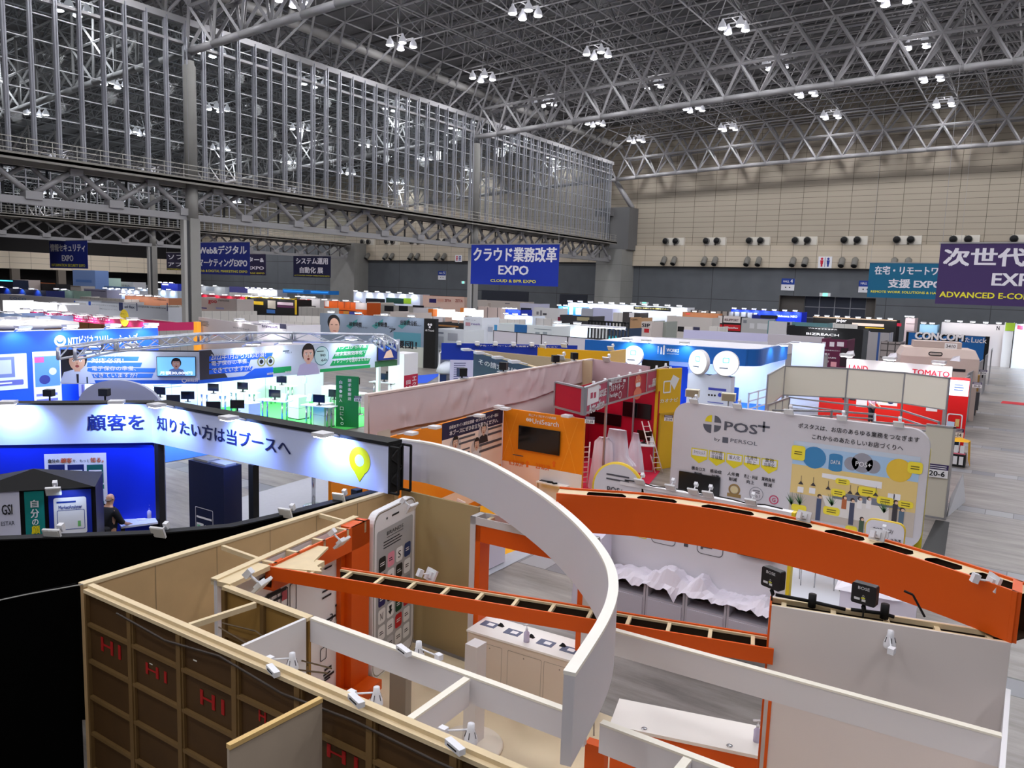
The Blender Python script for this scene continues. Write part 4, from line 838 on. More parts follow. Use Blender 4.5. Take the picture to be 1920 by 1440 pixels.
def person(label, base, face, shirt, trousers, hair, H=1.72, arms=1., bag=None, bald=False):
    t = thing('person', label, 'person', base); f = Vector((face[0], face[1], 0)).normalized(); s = Vector((f.y, -f.x, 0)); B = Vector(base); k = H / 1.72
    def P(a, b, z): return B + (s * a + f * b) * k + Vector((0, 0, z * k))
    skin = M((206, 160, 132), .5)
    V = [(P(0, 0, .95), .13), (P(0, .0, 1.2), .13), (P(0, .01, 1.42), .12), (P(0, .03, 1.5), .055), (P(0, .06, 1.58), (.075, .09)), (P(0, .06, 1.67), (.08, .095)), (P(0, .05, 1.74), .05)]; E = [(0, 1), (1, 2), (2, 3), (3, 4), (4, 5), (5, 6)]
    for q in (-1, 1):
        n = len(V); V += [(P(q * .17, .0, 1.4), .06), (P(q * .24, .08, 1.16), .045), (P(q * .2, .28 * arms, 1.05), .034), (P(q * .16, .36 * arms, 1.03), .03)]; E += [(2, n), (n, n + 1), (n + 1, n + 2), (n + 2, n + 3)]
        for j in range(5):
            m_ = len(V); a = q * (.16 - .018 * (j - 2)); V += [(P(a, .40 * arms, 1.02), .011), (P(a - q * .004, (.45 - .006 * abs(j - 2)) * arms, 1.0), .009)]; E += [(n + 3, m_), (m_, m_ + 1)]
        n = len(V); V += [(P(q * .09, 0, .86), .085), (P(q * .1, .02, .5), .06), (P(q * .1, -.01, .08), .042), (P(q * .1, .14, .04), .035)]; E += [(0, n), (n, n + 1), (n + 1, n + 2), (n + 2, n + 3)]
    skinned('body', V, E, skin, t)
    b = MB(T3(P(0, 0, 0), s, f, (0, 0, 1)), skin)
    for q in (-1, 1): b.tube((q * .078 * k, .06 * k, 1.62 * k), (q * .092 * k, .05 * k, 1.66 * k), .02, 6)
    b.tube((0, .145 * k, 1.63 * k), (0, .165 * k, 1.6 * k), .012, 6); b.build('ears_and_nose', None, t)
    b = MB(T3(P(0, 0, 0), s, f, (0, 0, 1)), M((30, 26, 26))); b.disc(-.035 * k, 1.65 * k, .011, .152 * k, 8); b.disc(.035 * k, 1.65 * k, .011, .152 * k, 8); b.mat(M((150, 84, 80))); b.rect(-.025 * k, .025 * k, 1.565 * k, 1.575 * k, .15 * k); b.build('face_features', None, t)
    V = [(P(0, 0, .8), .175), (P(0, 0, 1.12), .175), (P(0, .0, 1.36), .17), (P(0, .02, 1.46), .075)]; E = [(0, 1), (1, 2), (2, 3)]
    for q in (-1, 1): n = len(V); V += [(P(q * .18, 0, 1.39), .085), (P(q * .25, .07, 1.18), .068), (P(q * .22, .17 * arms, 1.1), .06)]; E += [(2, n), (n, n + 1), (n + 1, n + 2)]
    skinned('shirt', V, E, M(shirt, .8), t)
    V = [(P(0, 0, .95), .15)]; E = []
    for q in (-1, 1): n = len(V); V += [(P(q * .09, 0, .84), .1), (P(q * .1, .02, .5), .08), (P(q * .1, 0, .1), .065)]; E += [(0, n), (n, n + 1), (n + 1, n + 2)]
    skinned('trousers', V, E, M(trousers, .8), t)
    V = [(P(0, .03, 1.66), (.088, .1)), (P(0, .035, 1.75), (.075, .085))] if not bald else [(P(0, .02, 1.585), (.081, .075)), (P(0, .01, 1.645), (.084, .075))]
    skinned('hair', V, [(0, 1)], M(hair, .8), t)
    if bag: 
        b = MB(T3(P(0, 0, 0), s, f, (0, 0, 1)), M(bag, .7)); b.slab(-.16, .2, -.26, -.14, .86, 1.08, .05, 3); b.path([(-.15, -.15, 1.06), (-.2, -.12, 1.3), (-.12, -.02, 1.5), (.0, .1, 1.42)], .016, 5); b.build('shoulder_bag', None, t)
    return t
mp = at(205, 932, z=1.7); person('bald man in a dark shirt seen from behind at the table by blue wall', (mp.x - .15, mp.y + .05, 0), (-.25, 1), (24, 26, 34), (26, 26, 30), (120, 108, 100), 1.7, 1., (20, 20, 22), True)
# pale carpet with a table beyond the header
tag(MB(mat=M((176, 178, 186), .9, noise=.06, nscale=8)).add([(-18.6, 14.2, .012), (-18.9, 16.8, .012), (-9.4, 16.0, .012), (-9.4, 9.8, .012), (-15.4, 9.6, .012), (-18.3, 12.2, .012)], [(0, 5, 4, 3, 2, 1)], False, True).build('grey_carpet'), 'pale grey carpet under and beyond the bent white header', 'carpet')
p = at(588, 948, z=.02); t = thing('pedestal_table', 'single-legged table with a round base on the pale grey carpet', 'table', p)
MB(mat=CHROME).lathe([(.3, 0), (.28, .02), (.06, .035)], p, 20).build('round_base', None, t); MB(mat=CHROME).tube(p, p + Vector((0, 0, 1.0)), .055, 10, raw=True).build('pole', None, t); MB(mat=WHITEP).lathe([(.35, 1.0), (.35, 1.03)], p, 24).build('table_top', None, t)
for x, y, lab in ((92, 738, 'black loudspeaker on a stand above the white header, left of two'), (196, 737, 'black loudspeaker on a stand above the white header, right of two')):
    p = at(x, y, y=8.9 if x < 150 else 9.2); BL_ = T3(p, (.8, .6, 0), (.6, -.8, 0), (0, 0, 1)); t = thing('stage_speaker', lab, 'loudspeaker', p); MB(BL_, BKG).box(-.1, .1, -.09, .09, -.06, .1).build('cabinet', None, t); MB(BL_, BLACK).tube((0, -.02, -.06), (0, -.02, -.32), .02, 6).build('stand', None, t)
p = at(142, 757, z=3.3); F = Fr((p.x - 1.1, p.y + .6), (p.x + .9, p.y + 1.6)); tag(MB(F, M((176, 180, 200), .6)).add([(1.1 + 1.1 * math.cos(3.1416 * k / 14), w_, 3.1 + .65 * math.sin(3.1416 * k / 14)) for w_ in (0, -.1) for k in range(15)] + [(2.2, 0, 0), (0, 0, 0), (0, -.1, 0), (2.2, -.1, 0)], [tuple(range(15)) + (31, 30), tuple(range(29, 14, -1)) + (33, 32)] + [(k, 15 + k, 16 + k, k + 1) for k in range(14)]).build('arched_panel'), 'grey arch-topped panel peeping over the bend of the white header', 'panel')
# ---------------------------------------------------------------- blue booth at the far left (round white emblem)
FN = Fr((-33.4, 8.5), (-33.4, 20.3)); t = wall('blue_booth_wall', 'tall bright blue wall with a round white emblem and white lettering at far left', 'booth wall', FN, 0, 3.92, M((8, 78, 232), .5), .1, WHITEP)
b_ = MB(FN, WHITEP); u0, z1 = FN.px(101, 628); u1, z0 = FN.px(124, 650); b_.ring((u0 + u1) / 2, (z0 + z1) / 2, (u1 - u0) / 2, .09, .01); b_.disc((u0 + u1) / 2, (z0 + z1) / 2 + .06, .11, .01); b_.ring((u0 + u1) / 2, (z0 + z1) / 2 + .02, .2, .05, .009)
b_.ptext('NTTビジネスソリューションズ', 127, 629, 258, 645, .01, .03); b_.ptext('NTT西日本グループ', 262, 651, 293, 655, .01, .02); b_.build('lettering', None, t)
def poster(F, x0, y0, x1, y1, label, paint, base=WHITEP, w=.02):
    u0, z1 = F.px(x0, y0); u1, z0 = F.px(x1, y1); t = thing('poster', label, 'poster', F((u0 + u1) / 2, w, z0))
    MB(F, base).box(u0, u1, .0, w, z0, z1).build('board', None, t); b = MB(F); paint(b, u0, u1, z0, z1); 
    if b.f: b.build('print', None, t)
    return t
def pn1(b, u0, u1, z0, z1):
    W, H = u1 - u0, z1 - z0; b.mat(M((120, 130, 175))); b.rect(u0 + W * .05, u0 + W * .7, z0 + H * .35, z1 - H * .08, .023); b.mat(M((196, 200, 220))); b.rect(u0 + W * .15, u0 + W * .62, z0 + H * .45, z1 - H * .16, .026); b.mat(M((96, 100, 170))); b.rrect(u0 + W * .1, u1 - W * .1, z0 + H * .12, z0 + H * .27, .024, .05); b.mat(WHITEP); b.lines(u0 + W * .2, u1 - W * .2, z0 + H * .16, z0 + H * .23, 1, .6, .027)
poster(FN, -30, 666, 52, 728, 'large pale poster of a tilted machine at the left end of the blue wall', pn1, M((226, 232, 246)))
def pn2(b, u0, u1, z0, z1):
    W, H = u1 - u0, z1 - z0; b.mat(M((90, 140, 210))); b.rect(u0 + W * .06, u1 - W * .04, z0 + H * .55, z1 - H * .06, .023); b.mat(M((200, 80, 140))); b.rect(u0 + W * .06, u0 + W * .4, z1 - H * .14, z1 - H * .07, .025); b.mat(M((210, 214, 232))); b.disc(u0 + W * .7, z0 + H * .74, W * .14, .026); b.mat(M((40, 46, 120))); b.disc(u0 + W * .4, z0 + H * .64, W * .2, .025, 16, H * .06); b.mat(M((120, 120, 190))); b.lines(u0 + W * .08, u1 - W * .1, z0 + H * .06, z0 + H * .48, 6, .45, .024)
poster(FN, 60, 660, 118, 800, 'tall white poster with a blue photo on the blue wall', pn2)
def pn3(b, u0, u1, z0, z1):
    W, H = u1 - u0, z1 - z0
    for k in range(2): b.mat(M((150, 140, 196))); b.rect(u0 + W * (.06 + .5 * k), u0 + W * (.4 + .5 * k), z0 + H * .2, z1 - H * .2, .023)
    b.mat(M((206, 120, 150))); b.disc(u0 + W * .2, z0 + H * .6, H * .2, .026); b.mat(M((120, 120, 190))); b.lines(u0 + W * .42, u0 + W * .54, z0 + H * .2, z0 + H * .8, 4, .4, .024)
poster(FN, 147, 716, 224, 736, 'low wide white poster on the blue wall under the hanging banner', pn3)
spots(FN, [FN.px(x, y)[0] for x, y in ((28, 624), (116, 620), (196, 618), (267, 616))], 3.95, .55, 'white spotlight on the top edge of the bright blue emblem wall', 'spotlights on the emblem wall', 60, (.55, .85, 1), 1.0, s=2.2)
# ---------------------------------------------------------------- green and blue floored booth with hanging banner ring
tag(MB(mat=M((30, 110, 240), .85, noise=.05, nscale=9)).add([(-24.0, 12.4, .015), (-24.0, 21.2, .015), (-26.3, 22.2, .015), (-33, 22.5, .015), (-33, 12.4, .015)], [(0, 1, 2, 3, 4)], False, True).build('blue_carpet'), 'bright blue carpet of the booth under the hanging banner ring', 'carpet')
tag(MB(mat=M((84, 214, 100), .85, noise=.08, nscale=9)).add([(-24.0, 21.2, .018), (-24.0, 27.8, .018), (-33, 27.8, .018), (-33, 22.5, .018), (-26.3, 22.2, .018)], [(0, 1, 2, 3, 4)], False, True).build('green_carpet'), 'bright green carpet of the booth under the hanging banner ring', 'carpet')
FB1 = fpx(113, 655, 375, 656, 3.6); FB2 = Fr((-25.5, 17.1), (-25.5, 28.0)); BANW = M((206, 214, 232), .5)
FB1 = Fr(at(113, 655, z=3.6), (-25.5, 17.1))
t = thing('hanging_banner', 'hanging banner with a surprised man in a tie and blue bands of white lettering', 'banner', FB1(FB1.L / 2, 0, 2.36))
MB(FB1, BANW).box(0, FB1.L, -.03, 0, 2.36, 3.6).build('banner_panel', None, t); L = FB1.L
b_ = MB(FB1, M((40, 42, 50))); b_.rect(0, .62, 2.5, 3.58, .004); b_.rect(0, L, 3.55, 3.6, .005); b_.mat(M((36, 92, 200))); b_.rect(.9, L, 2.36, 2.5, .005); b_.mat(M((60, 124, 220)))
for z0, z1, u1 in ((3.2, 3.36, .5), (2.98, 3.14, .52), (2.78, 2.94, .62), (2.58, 2.74, .6)): b_.poly([(.82, z0), (L * u1 + .2, z0), (L * u1 + .26, z1), (.86, z1)], .006)
portrait(b_, .52, 2.38, 1.2, (216, 170, 142), (34, 28, 28), (206, 216, 240), .007); b_.mat(M((44, 40, 50))); b_.poly([(.49, 2.4), (.55, 2.4), (.56, 2.72), (.48, 2.72)], .012); b_.mat(M((60, 80, 90))); b_.rect(.8, .85, 2.38, 2.62, .009); b_.build('portrait_print', None, t)
b_ = MB(FB1, WHITEP); b_.ptext('2022年1月から', 170, 660, 240, 669, .012, .015); b_.ptext('対応必須！', 171, 671, 232, 681, .012, .02); b_.ptext('電子保存の準備、', 172, 686, 255, 695, .012, .01); b_.ptext('できていますか?', 173, 699, 258, 708, .012, .01); b_.ptext('楽精算', 350, 708, 372, 716, .012, .02); u0, z1 = FB1.px(341, 708); u1, z0 = FB1.px(350, 718); b_.ring((u0 + u1) / 2, (z0 + z1) / 2, .09, .03, .012); b_.build('lettering', None, t)
FM = Fr(FB1(0, .05, 0), FB1(FB1.L, .05, 0)); u0, z1 = FB1.px(294, 668); u1, z0 = FB1.px(368, 705)
t = thing('video_screen', 'screen hung in the banner ring showing a smiling man and a price', 'screen', FB1((u0 + u1) / 2, .03, z0)); MB(FB1, BKG).box(u0, u1, .02, .1, z0, z1).build('housing', None, t)
b_ = MB(FB1, M((120, 190, 246), .3, emit=.5)); b_.rect(u0 + .02, u1 - .02, z0 + .02, z1 - .02, .104); um = (u0 + u1) / 2; portrait(b_, um, z0 + .03, (z1 - z0) * .88, (206, 160, 140), (24, 22, 26), (110, 140, 200), .106); b_.mat(M((250, 250, 250), .3, emit=.6)); b_.text('月額30,000円', u0 + .1, u1 - .12, z0 + .06, z0 + .19, .118, .02); b_.build('display', None, t)
t = thing('hanging_banner', 'long hanging banner with blue and green bands and a laughing woman', 'banner', FB2(FB2.L / 2, 0, 2.36))
MB(FB2, BANW).box(0, FB2.L, -.03, 0, 2.36, 3.62).build('banner_panel', None, t)
b_ = MB(FB2); b_.mat(M((64, 60, 66))); b_.poly([(0, 2.5), (1.2, 2.5), (.5, 3.6), (0, 3.6)], .004); b_.mat(M((36, 100, 226)))
b_.rect(0, FB2.px(512, 706)[0], 2.36, 2.5, .005); ug, _z = FB2.px(512, 700); b_.poly([(ug - 1.4, 2.5), (ug, 2.5), (ug, 2.76), (ug - .9, 2.76)], .005)
for y0, y1, x1 in ((665, 676, 512), (678, 690, 470), (691, 700, 474)): b_.ppoly([(392, y0 + 3), (x1, y0 - 4), (x1 - 4, y1 - 4), (392, y1 + 2)], .006)
b_.mat(M((30, 160, 90))); b_.rect(ug, FB2.px(546, 690)[0], 2.5, 2.74, .006); b_.rect(FB2.px(600, 690)[0], FB2.L - 2.0, 2.36, 2.5, .005)
for p in ((628, 655, 692), (622, 667, 687), (618, 680, 695)): b_.ppoly([(p[0] + 6, p[1] - 4), (p[2], p[1] - 9), (p[2] - 4, p[1] + 2), (p[0], p[1] + 6)], .006)
uw, _z = FB2.px(578, 680); portrait(b_, uw, 2.3, 1.32, (232, 186, 168), (40, 30, 30), (196, 184, 222), .008)
uc, zc = FB2.px(603, 667); b_.mat(M((196, 224, 228))); b_.disc(uc, zc, .42, .007, 24); b_.mat(M((40, 110, 130))); b_.ring(uc, zc, .42, .03, .008)
for x, y in ((490, 678), (507, 677)): u, z = FB2.px(x, y); b_.mat(M((150, 150, 70))); b_.ring(u, z, .2, .05, .009); b_.mat(M((30, 30, 34))); b_.disc(u, z, .09, .009)
b_.build('portrait_print', None, t)
b_ = MB(FB2, WHITEP); b_.ptext('2022年1月から対応必須！', 395, 662, 498, 669, .012, .01); b_.ptext('電子保存の準備、', 396, 677, 466, 681, .012, .01); b_.ptext('できていますか?', 397, 690, 470, 694, .012, .01)
b_.ptext('ハンコから卒業！', 630, 648, 690, 652, .012, .02); b_.ptext('請求業務効率化・', 628, 660, 684, 664, .012, .02); b_.ptext('テレワークも進めませんか?', 625, 672, 694, 676, .012, .01)
b_.ptext('楽精算', 500, 699, 513, 702, .012, .01); b_.ptext('楽明細', 534, 696, 546, 699, .012, .01); b_.mat(M((40, 60, 70))); b_.ptext('No.1', 535, 660, 546, 662, .012, .02); b_.ptext('90', 600, 664, 610, 668, .012, .02); b_.ptext('60', 602, 673, 612, 677, .012, .02); b_.plines(530, 656, 547, 660, 1, .012); b_.plines(594, 657, 612, 660, 1, .012); b_.build('lettering', None, t)
u0, z1 = FB2.px(706, 645); u1, z0 = FB2.px(742, 673); t = thing('video_screen', 'screen at the right end of the green-banded banner showing a blue picture', 'screen', FB2((u0 + u1) / 2, .03, z0)); MB(FB2, BKG).box(u0, u1, .02, .1, z0, z1).build('housing', None, t)
b_ = MB(FB2, M((24, 40, 110), .3, emit=.5)); b_.rect(u0 + .02, u1 - .02, z0 + .02, z1 - .02, .104); b_.mat(M((200, 170, 150), .3, emit=.5)); um = (u0 + u1) / 2; b_.poly([(um - .3, z0 + .1), (um + .4, z0 + .1), (um + .2, z0 + .5), (um - .1, z0 + .4)], .107); b_.mat(M((60, 120, 220), .3, emit=.6))
for k in range(9): b_.disc(u0 + .15 + .12 * k, z1 - .15 - .05 * (k % 3), .05, .107, 8)
b_.build('display', None, t); tag(MB(FB2, M((70, 120, 80))).box(u0 - .1, u1 + .1, -.02, .01, z0 - .32, z0 - .04).build('green_sign'), 'dull green sign panel under the right-hand screen of the banner ring', 'sign')
BL2 = 'white arm flood lighting the hanging banner ring'; BG2 = 'floods on the banner ring'
spots(FB1, [FB1.px(x, 656)[0] for x in (185, 254)], 3.66, .6, BL2, BG2, 30, BLUEW, .6, s=2.); spots(FB2, [FB2.px(x, 650)[0] for x in (455, 515, 640, 692)], 3.68, .6, BL2, BG2, 30, BLUEW, .6, s=2.)
# lighting truss carrying the ring
def truss(name, lab, P, z, h=.5, w_=.45, mat=None):
    mat = mat or M((206, 210, 220), .3, .6); b = MB(mat=mat)
    for p, q in zip(P, P[1:]):
        F = Fr(p, q); L = F.L; n = max(2, int(L / .6))
        for w0 in (0, w_):
            for zz in (z, z + h): b.add(*_tb(F, (0, w0, zz), (L, w0, zz), .035), True, True)
        for k in range(n):
            a, c = L * k / n, L * (k + 1) / n
            for w0 in (0, w_): b.add(*_tb(F, (a, w0, z + (h if k % 2 else 0)), (c, w0, z + (0 if k % 2 else h)), .02), True, True)
            b.add(*_tb(F, (a, 0, z + h), (c, w_, z + h), .016), True, True)
        for u in (0, L):
            for w0 in (0, w_): b.add(*_tb(F, (u, w0, z), (u, w0, z + h), .045), True, True)
    return tag(b.build(name), lab, 'truss')
def _tb(F, p, q, r):
    m = MB(F); m.tube(p, q, r, 6); return m.v, m.f
TP = [tuple(at(x, y, z=4.25)[:2]) for x, y in ((108, 653), (192, 640), (372, 626), (462, 624), (548, 624), (720, 628), (745, 642))]
truss('lighting_truss', 'silver lattice truss ring above the hanging banners', TP, 3.95, .32)
# desks, monitors, cabinets on the carpets
dk_ = local('demo_desk', 'x', 'desk'); MB(mat=M((226, 232, 240), .4)).box(-.75, .75, -.3, .3, .97, 1.0).build('desk_top', None, dk_)
for a in (-.5, .5):
    for c in (-.18, .18): MB(mat=CHROME).tube((a, c, 0), (a, c, .97), .04, 8).lathe([(.13, 0), (.12, .015)], (a, c, 0), 12).build('leg', None, dk_)
DESK = Stamp(dk_)
mo = local('desk_monitor', 'x', 'screen'); MB(mat=BKG).box(-.27, .27, -.02, .02, .12, .46).build('housing', None, mo); MB(mat=SCREEN).box(-.255, .255, -.024, -.02, .14, .445).build('display', None, mo); MB(mat=BKG).box(-.03, .03, .0, .04, .02, .2).box(-.11, .11, -.07, .1, 0, .015).build('stand', None, mo)
MON = Stamp(mo)
for x, y, rz, lab in ((515, 750, .3, 'white high desk with metal legs on the blue carpet'), (598, 760, .3, 'white high desk with metal legs at the front of the green carpet'), (455, 735, .3, 'white high desk at the back wall of the green carpet'), (528, 722, .3, 'white high desk behind the others beneath the banner edge'), (400, 738, .3, 'white high desk at the left under the second banner'), (640, 731, .3, 'white high desk right of the white cabinets'), (720, 716, .3, 'white high desk near the right-hand banner post'), (300, 745, .3, 'white high desk near the left-hand screens'), (225, 738, .3, 'white high desk in front of the blue wall')):
    p = at(x, y, z=1.0); DESK((p.x, p.y, 0), rz, lab); 
    MON((p.x, p.y, 1.0), rz + .1, 'black monitor standing on the ' + lab.replace('white high desk', 'desk', 1))
for x, y, lab in ((627, 741, 'second black monitor back to back on the front desk of the green carpet'), (665, 718, 'black monitor on a round high table near the green sign'), (733, 705, 'second black monitor on the desk near the right-hand banner post'), (352, 745, 'black monitor seen from behind above the header edge'), (445, 762, 'black monitor on a stand close to the header edge'), (400, 765, 'wide black screen close behind the header edge'), (325, 752, 'wide black screen behind the bend of the white header')):
    p = at(x, y, z=1.2); MON((p.x, p.y, 1.0), .5 + .3 * (x % 3), lab)
for x, y, lab in ((560, 775, 'white two-drawer cabinet on the green carpet between the desks'), (607, 790, 'white cabinet under the front desk of the green carpet'), (468, 790, 'white cabinet with slots near the header edge'), (620, 752, 'white cabinet behind the front desk of the green carpet')):
    p = at(x, y + 10, z=0); t = thing('cabinet', lab, 'cabinet', p); MB(mat=M((232, 238, 240), .4)).box(p.x - .35, p.x + .35, p.y - .3, p.y + .3, .06, 1.05).build('body', None, t)
    b_ = MB(mat=M((120, 126, 130))); b_.box(p.x - .35, p.x + .355, p.y - .305, p.y + .3, .54, .55); b_.build('drawer_gap', None, t); MB(mat=BKG).box(p.x - .36, p.x + .36, p.y - .31, p.y + .31, .02, .06).build('plinth', None, t)
bt = local('leaflet_stand', 'x', 'brochure stand'); MB(mat=M((190, 214, 240), .3)).add([(-.12, -.08, 0), (.12, -.08, 0), (.12, .1, 0), (-.12, .1, 0), (-.12, .05, .32), (.12, .05, .32), (.12, .1, .32), (-.12, .1, .32)], [(0, 1, 5, 4), (1, 2, 6, 5), (2, 3, 7, 6), (3, 0, 4, 7), (4, 5, 6, 7)]).build('rack', None, bt)
BST = Stamp(bt)
for x, y, lab in ((580, 752, 'left pale blue brochure rack on the front desk of the green carpet'), (596, 754, 'right pale blue brochure rack on the front desk of the green carpet'), (532, 752, 'small brochure rack on the desk of the blue carpet'), (570, 718, 'brochure rack on the rear desk under the laughing woman')):
    p = at(x, y, z=1.0); BST((p.x, p.y, 1.0), .3, lab)
for x, y, lab in ((650, 735, 'left round high table on the green carpet'), (672, 737, 'right round high table on the green carpet')):
    p = at(x, y, z=1.05); t = thing('high_table', lab, 'table', (p.x, p.y, 0)); MB(mat=WHITEP).lathe([(.42, 1.02), (.42, 1.05)], (p.x, p.y, 0), 22).build('table_top', None, t); b_ = MB(mat=CHROME)
    for k in range(4): b_.tube((p.x + .12 * math.cos(1.57 * k), p.y + .12 * math.sin(1.57 * k), .05), (p.x + .12 * math.cos(1.57 * k), p.y + .12 * math.sin(1.57 * k), 1.02), .03, 6)
    b_.lathe([(.3, 0), (.3, .03)], (p.x, p.y, 0), 5); b_.build('legs', None, t)
# back walls of that booth
F = Fr((-32.4, 16.4), (-32.5, 29.5)); t = wall('white_panel_wall', 'white panelled back wall of the green-floored booth', 'booth wall', F, 0, 2.6, grid_mat('m_pan_w', (226, 236, 240), (150, 160, 166), 1.3, 50, .03, .01, .02, .2))
b_ = MB(F, M((120, 150, 170))); b_.lines(3, 5, 1.2, 1.7, 4, .3); b_.text('クス', 2.2, 3.0, 2.05, 2.3, .01, .02); b_.build('print', None, t)
for k in range(3): lamp('AREA', None, (-28.5 + .8 * k, 17 + 4.5 * k, 3.7), 260 * BOOTH_W, (.8, .92, 1), 1.6, (-30 + .6 * k, 17 + 4.5 * k, 0))
F = Fr((-24.2, 23.3), (-24.0, 24.1)); t = wall('green_sign_board', 'tall green sign board with white vertical lettering at the booth corner', 'sign', Fr((-24.9, 23.3), (-23.95, 23.7)), 0, 2.25, M((32, 128, 68), .5)); F = Fr((-24.9, 23.3), (-23.95, 23.7))
b_ = MB(F, WHITEP)
for k, ch in enumerate('自動・封入'): b_.text(ch, .16, .3, 1.9 - .2 * k, 2.05 - .2 * k, .01, .02)
for k, ch in enumerate('請求書郵送'): b_.text(ch, .56, .72, 2.0 - .2 * k, 2.15 - .2 * k, .01, .02)
for k, ch in enumerate('口に、'): b_.text(ch, .2, .36, .74 - .22 * k, .9 - .22 * k, .01, .02)
b_.ring(.3, .16, .07, .03, .01); b_.build('lettering', None, t)
def booth_no(px, py, wpx, txt, lab, y=None, z=None, x=None, face=(0.35, -1)):
    p = at(px, py, z=z, y=y, x=x); u = Vector((-face[1], face[0], 0)).normalized(); sc = wpx * (p - EYE).dot(FW) / FPX; F = T3(p, u, (face[0], face[1], 0), (0, 0, 1)); t = thing('booth_number_sign', lab, 'sign', p); h = sc * .7
    MB(F, WHITEP).box(0, sc, -.02, 0, -h, 0).build('plate', None, t); b = MB(F, M((52, 34, 84))); b.rect(0, sc, -h * .4, 0, .003); b.mat(WHITEP); b.lines(sc * .08, sc * .92, -h * .36, -h * .06, 2, .35, .005); b.mat(INK); b.text(txt, sc * .14, sc * .86, -h * .9, -h * .5, .005, .03); b.build('lettering', None, t)
booth_no(664, 742, 15, '22-5', 'booth number plate 22-5 on the green sign board', y=23.2)
tag(MB(mat=WHITEP).box(-25.6, -25.45, 26.5, 26.65, 0, 2.36).build('banner_post'), 'white post under the right end of the long banner', 'post')
# ---------------------------------------------------------------- grey travel-expense booth
FA = Fr((-47.5, 42.5), (-38.2, 44.6)); FA = Fr(at(600, 595, y=43), (-38.2, 44.6)); t = wall('grey_illustrated_wall', 'grey-blue wall with a drawn face and slanted Japanese slogans', 'booth wall', FA, 0, 3.75, M((132, 146, 164), .5))
b_ = MB(FA); b_.mat(M((84, 142, 158))); b_.prect(738, 622, 789, 655, .01); b_.mat(M((196, 200, 190))); b_.rect(0, FA.L, 0, 1.55, .012)
for x in (649, 697, 746): b_.mat(M((70, 138, 140))); b_.ppoly([(x, 611), (x + 22, 598), (x + 20, 606), (x + 8, 617)], .014)
uf, zf = FA.px(626, 614); b_.mat(M((30, 28, 30))); b_.disc(uf, zf + .42, .62, .015, 20); b_.mat(M((220, 178, 158))); b_.disc(uf + .05, zf + .1, .5, .018, 20, .66); b_.mat(M((90, 70, 60))); b_.rect(uf - .3, uf - .08, zf + .2, zf + .26, .022); b_.rect(uf + .15, uf + .38, zf + .2, zf + .26, .022); b_.mat(M((180, 90, 90))); b_.rect(uf - .05, uf + .25, zf - .3, zf - .24, .022); b_.build('picture_print', None, t)
b_ = MB(FA, INK); b_.ptext('検索時間', 655, 603, 678, 613, .02, .03); b_.ptext('立替経費', 703, 603, 726, 613, .02, .03); b_.ptext('出張費分析', 751, 600, 782, 611, .02, .03); b_.ptext('がかかる！', 672, 612, 690, 616, .02, .01); b_.ptext('が多い！', 722, 611, 736, 615, .02, .01); b_.ptext('ができない！', 772, 608, 790, 612, .02, .01); b_.ptext('ア', 730, 615, 742, 624, .02, .04); b_.ptext('援団！', 742, 637, 782, 655, .02, .04); b_.build('lettering', None, t)
F = Fr((-38.15, 44.55), (-37.2, 44.75)); t = wall('black_pylon', 'tall black pylon with a white logo at the end of the grey-blue wall', 'pylon', F, 0, 3.75, M((14, 14, 16), .5), .5); b_ = MB(F, WHITEP)
for a in range(3): b_.disc(.5 + .12 * math.cos(2.1 * a + .5), 3.25 + .12 * math.sin(2.1 * a + .5), .09, .01, 12)
b_.text('AI Travel', .12, .85, 2.8, 2.95, .01, .02); b_.build('lettering', None, t)
spots(FA, [1.6, 4.2, 6.6, 9.0], 3.78, .5, 'white arm spotlight on the top of the grey-blue wall', 'spotlights on the grey-blue wall', 0, s=2.0)
for x0, x1, y, lab in ((640, 674, 693, 'dark wall screen at the foot of the grey-blue wall'), (705, 720, 692, 'dark screen near the right-hand banner post')): pass
# red-white swivel sign in the aisle
F = Fr((-26.2, 31.5), (-24.9, 31.9)); F = fpx(758, 664, 784, 661, 2.6); t = wall('red_white_pillar', 'white square pillar with a red lower half and white lettering', 'pillar', F, 0, 2.6, WHITEP, 1.0); b_ = MB(F, M((186, 24, 60))); b_.rect(0, F.L, 0, 1.45, .01); b_.mat(WHITEP)
for k, ch in enumerate('エクセ'): b_.text(ch, F.L * .58, F.L * .88, 1.1 - .3 * k, 1.32 - .3 * k, .015, .02)
for k, ch in enumerate('回リン'): b_.text(ch, F.L * .15, F.L * .45, .95 - .3 * k, 1.17 - .3 * k, .015, .02)
b_.build('lettering', None, t)
tag(MB(mat=M((20, 80, 210), .8)).add([tuple(at(x, y, z=.015)) for x, y in ((728, 722), (800, 718), (830, 700), (770, 705))], [(0, 1, 2, 3)], False, True).build('blue_carpet'), 'blue carpet patch around the red and white pillar', 'carpet')
